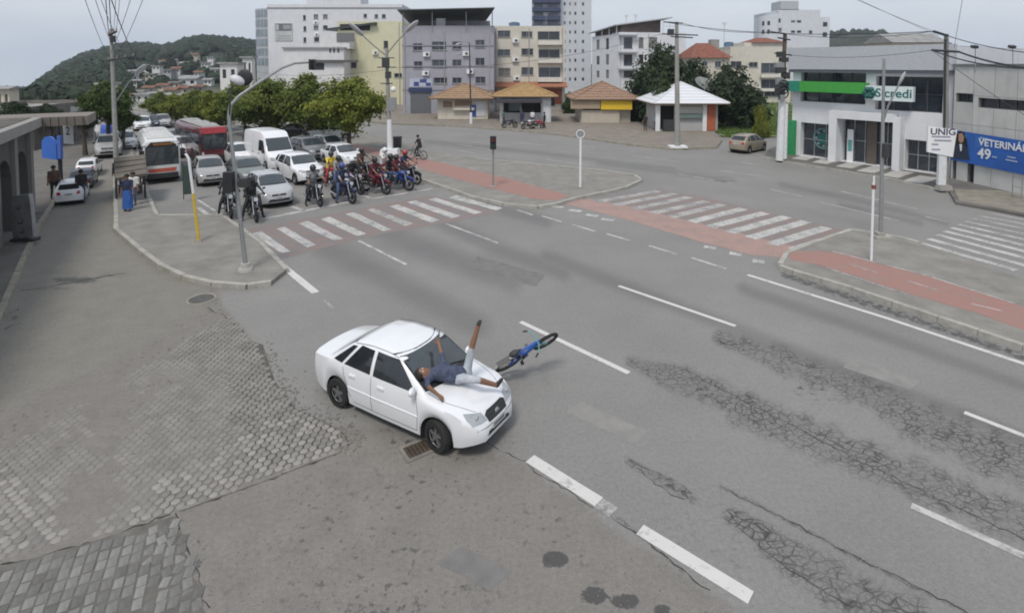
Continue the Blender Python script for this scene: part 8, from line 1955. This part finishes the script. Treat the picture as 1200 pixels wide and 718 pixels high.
# walk signal on the median
t, p = pole_thing('walk_signal', 'pedestrian signal on a thin grey post on the median', 578, 219, KZ, 'traffic light'); Yb = p.y
part(t, 'shaft', M_galv, lambda m: m.cyl((p.x, p.y, KZ), (p.x, p.y, W(578, 160, Yb).z), .055, n=10)); part(t, 'head', M_plastic, lambda m: m.box(W(578, 167, Yb)+Vector((0, -.08, 0)), (.34, .28, .72))); part(t, 'foot', M_kerb, lambda m: m.cyl((p.x, p.y, KZ), (p.x, p.y, KZ+.06), .16, n=12))
for k in (0, 1): c = W(578, 167, Yb)+Vector((0, -.22, .17-.34*k)); part(t, 'visor', M_plastic, lambda m: m.cyl(c, c-Vector((0, .12, 0)), .12, .12, n=12)); part(t, 'lens', (mat('dim_red_lens', (.10, .012, .012), .3), mat('green_lens', (.01, .05, .035), .3))[k], lambda m: m.cyl(c-Vector((0, .121, 0)), c-Vector((0, .125, 0)), .10, n=12))
t, p = pole_thing('sign_post', 'slim white sign post with a round sign on the median tip', 680, 220, KZ, 'sign post'); Yb = p.y
part(t, 'shaft', M_white, lambda m: m.cyl((p.x, p.y, KZ), (p.x, p.y, W(680, 156, Yb).z), .06, n=10)); q = W(680, 157, Yb); part(t, 'disc', M_galv, lambda m: m.cyl(q+Vector((0, -.04, 0)), q+Vector((0, -.065, 0)), .22, n=20)); part(t, 'disc_rim', M_white, lambda m: m.torus(q+Vector((0, -.06, 0)), .22, .025, (0, 1, 0), 20, 6)); part(t, 'foot', M_kerb_d, lambda m: m.cyl((p.x, p.y, KZ), (p.x, p.y, KZ+.05), .2, n=12))
# pale utility pole beside the white-roofed kiosk
t, p = pole_thing('utility_pole', 'pale round utility pole in front of the white-roofed kiosk', 794, 173, KZ, 'pole'); Yb = p.y; tp = W(793, 26, Yb); PA = []
part(t, 'shaft', M_pole, lambda m: m.tube([(p.x, p.y, 0), tp], [.24, .14], 12), True); part(t, 'kerbed_foot', M_white, lambda m: m.box((p.x, p.y, KZ+.08), (1.4, 1.0, .15)))
for y_, x0, x1 in ((26, 778, 800), (40, 776, 818), (43, 786, 812)): a, b_ = W(x0, y_, Yb-.15), W(x1, y_+1.5, Yb-.15); part(t, 'crossarm', M_dark, lambda m: m.cyl(a, b_, .055, n=6)); PA += [a, b_, (a+b_)/2]
part(t, 'transformer', M_dark, lambda m: m.box(W(786, 38, Yb-.2), (.45, .4, .5)))
# pole in front of the bank's corner
t, p = pole_thing('utility_pole', 'wooden pole wrapped in cables at the green pillar of the bank', 914, 188, KZ, 'pole'); Yb = p.y; tp = W(920, 40, Yb); PB = []
part(t, 'shaft', mat('dark_wood', (.10, .08, .07), .9, var=.3), lambda m: m.tube([(p.x, p.y, 0), W(917, 115, Yb), tp], [.19, .16, .13], 10), True); part(t, 'white_foot', mat('white_post', (.66, .67, .68), .6, dirt=.2), lambda m: m.tube([(p.x, p.y, KZ), W(917, 118, Yb)], [.29, .24], 12), True)
part(t, 'white_guard', mat('white_post', (.66, .67, .68), .6, dirt=.2), lambda m: m.tube([W(920, 186, Yb-.3), W(922, 122, Yb-.3)], [.12, .10], 8))
for y_, x0, x1 in ((39, 903, 921), (46, 912, 926), (64, 908, 928)): a, b_ = W(x0, y_-1.5, Yb-.15), W(x1, y_+1, Yb-.15); part(t, 'crossarm', M_dark, lambda m: m.cyl(a, b_, .06, n=6)); PB += [a, b_]
rk = random.Random(3)
for i in range(9): c = W(rk.uniform(913, 922), 64+i*6.2, Yb-.3); part(t, 'cable_box', (M_dark, M_wire, M_galv)[i % 3], lambda m: m.box(c, (rk.uniform(.35, .65), .35, rk.uniform(.3, .55))))
part(t, 'cable_coil', M_wire, lambda m: [m.torus(W(918, 100+5*i, Yb-.5), .35, .05, (0, 1, .2), 18, 5) for i in range(3)])
# big utility pole between bank and hall
t, p = pole_thing('utility_pole', 'square concrete utility pole behind the UNIG sign', 1108, 221, KZ, 'pole'); Yb = p.y; tp = W(1109, 40, Yb); PC = []
part(t, 'shaft', M_pole, lambda m: m.tube([(p.x, p.y, 0), tp], [.20, .14], 4)); part(t, 'dark_conduit', M_wire, lambda m: m.tube([(p.x-.2, p.y-.12, KZ), tp+Vector((-.15, -.15, -.3))], .05, 6))
for y_, x0, x1 in ((38, 1094, 1110), (60, 1092, 1124)): a, b_ = W(x0, y_-1, Yb-.15), W(x1, y_+4 if y_ < 50 else y_+1, Yb-.15); part(t, 'crossarm', M_dark, lambda m: m.cyl(a, b_, .07, n=6)); PC += [a, b_]
# luminaire mast and white post on the right median
t, p = pole_thing('lamp_post', 'grey steel lamp mast with a raised arm on the right median', 1032, 279, KZ, 'lamp post'); Yb = p.y
part(t, 'shaft', M_galv, lambda m: m.tube([(p.x, p.y, KZ), W(1036, 69, Yb)], [.085, .05], 10), True); arm_lamp(t, W(1036, 140, Yb), W(1041, 124, Yb-.1), W(1054, 98, Yb-.3), .035, head=(.30, .10, .06)); part(t, 'footing', M_kerb, lambda m: [m.box((p.x, p.y, KZ+.05), (.62, .5, .10)), m.box((p.x-.05, p.y, KZ+.17), (.28, .28, .16))])
part(t, 'signal_box', M_dark, lambda m: m.box(W(1036, 176, Yb)+Vector((-.03, -.14, 0)), (.18, .2, .55)))
t, p = pole_thing('sign_post', 'white sign post on the right median before the lamp mast', 1021, 305, KZ, 'sign post'); Yb = p.y
part(t, 'shaft', M_white, lambda m: m.cyl((p.x, p.y, KZ), W(1024, 206, Yb), .042, n=10)); part(t, 'panel', M_galv, lambda m: m.box(W(1024, 208, Yb), (.10, .03, .34))); part(t, 'clamp', mat('rust', (.20, .07, .05), .8), lambda m: m.box(W(1024, 219, Yb), (.11, .1, .14)))
# floodlights on the hall roof and an aerial
for px, lb in ((1143, 'floodlight on a thin stalk on the hall roof, next to the bank'), (1187, 'floodlight on a thin stalk on the hall roof, near the right border')):
    q = W(px, 80, 31); t = thing('floodlight', lb, 'floodlight', tuple(q)); part(t, 'stalk', M_galv, lambda m: m.cyl(q-Vector((0, 0, .25)), W(px, 57, 31), .025, n=6)); part(t, 'head', M_dark, lambda m: m.box(W(px-1, 55, 31), (.32, .2, .14), Matrix.Rotation(.4, 3, 'X')))
# rack of pipes by the hall
t = thing('bike_rack', 'small grey metal rack against the tiled hall', 'rack', tuple(G(1186, 226, KZ))); q = G(1186, 231, KZ); q2 = G(1197, 234, KZ)
for c in (q, q2): part(t, 'upright', M_galv, lambda m: m.cyl(c, c+Vector((0, 0, 1.15)), .025, n=6))
for z_ in (.15, .6, 1.1): part(t, 'rail', M_galv, lambda m: m.cyl(q+Vector((0, 0, z_)), q2+Vector((0, 0, z_)), .02, n=6))
# ================================================================ overhead cables
def cable(a, b_, sag=.4, r=.012, label='thin overhead cable crossing the sky', group='overhead cables'):
    m = MB(); pts = [a.lerp(b_, i/14)-Vector((0, 0, sag*4*(i/14)*(1-i/14))) for i in range(15)]; m.tube(pts, r, 5); o = m.build('overhead_cable', M_wire); tag(o, label, 'cable', group); return o
for i, x in enumerate((86, 99, 104, 117, 121, 126, 137, 143, 165, 182)):
    cable(LP[i % len(LP)], W(x, -40, 15+i*.3), .25, .010 if i not in (3, 4, 5) else .018, 'overhead cable rising from the tall wire pole to the top border, %s' % ORD[i], 'cables of the tall wire pole')
for i in range(4): cable(LP[i], W(172+9*i, 96+i*3, 110), .6, .02, 'overhead cable from the tall wire pole towards the hill, %s' % ORD[i], 'cables down the side street')
cable(PA[0], PC[0], .5, .022, 'long overhead cable between the pale pole and the square pole'); cable(PA[1], PB[0], .3, .018, 'overhead cable between the pale pole and the wrapped pole'); cable(PB[1], PC[0], .3, .016, 'overhead cable between the wrapped pole and the square pole')
cable(PB[4], PC[2], .35, .014, 'lower overhead cable along the bank front'); cable(PC[1], W(1290, 66, 22), .3, .022, 'overhead cable from the square pole to the right border')
cable(PC[2], W(1290, 76, 22), .5, .035, 'thick sagging cable from the square pole over the hall'); cable(PC[3], W(1290, 82, 22), .35, .05, 'thick dark cable bundle over the roof of the hall')
cable(PC[2], W(1300, 190, 24), .3, .014, 'cable sloping across the front of the tiled hall'); cable(W(940, -30, 30), PC[0], .1, .010, 'fine cable slanting down through the sky to the square pole'); cable(W(965, -20, 30), W(1100, 42, 31), .05, .010, 'second fine cable slanting through the sky to the square pole'); cable(W(1131, -20, 26), W(1118, 56, 31), .05, .010, 'steep fine cable above the hall')
cable(W(453, 79, 43), PA[3], .9, .014, 'overhead cable from the double lamp post to the pale pole'); cable(W(453, 82, 43), W(300, 84, 70), .5, .014, 'overhead cable from the double lamp post over the trees')

# ================================================================ air
hz = MB(); hz.box((0, 500, -30), (1900, 1300, 200))
hm = bpy.data.materials.new('haze'); hm.use_nodes = True; hn = hm.node_tree
hn.nodes.remove(hn.nodes['Principled BSDF']); pv = hn.nodes.new('ShaderNodeVolumePrincipled'); pv.inputs['Density'].default_value = .00030; pv.inputs['Color'].default_value = (.80, .87, .96, 1); pv.inputs['Anisotropy'].default_value = .2
hn.links.new(pv.outputs[0], hn.nodes['Material Output'].inputs['Volume'])
ho = hz.build('haze', hm); tag(ho, 'thin grey-blue haze in the air', kind='stuff')
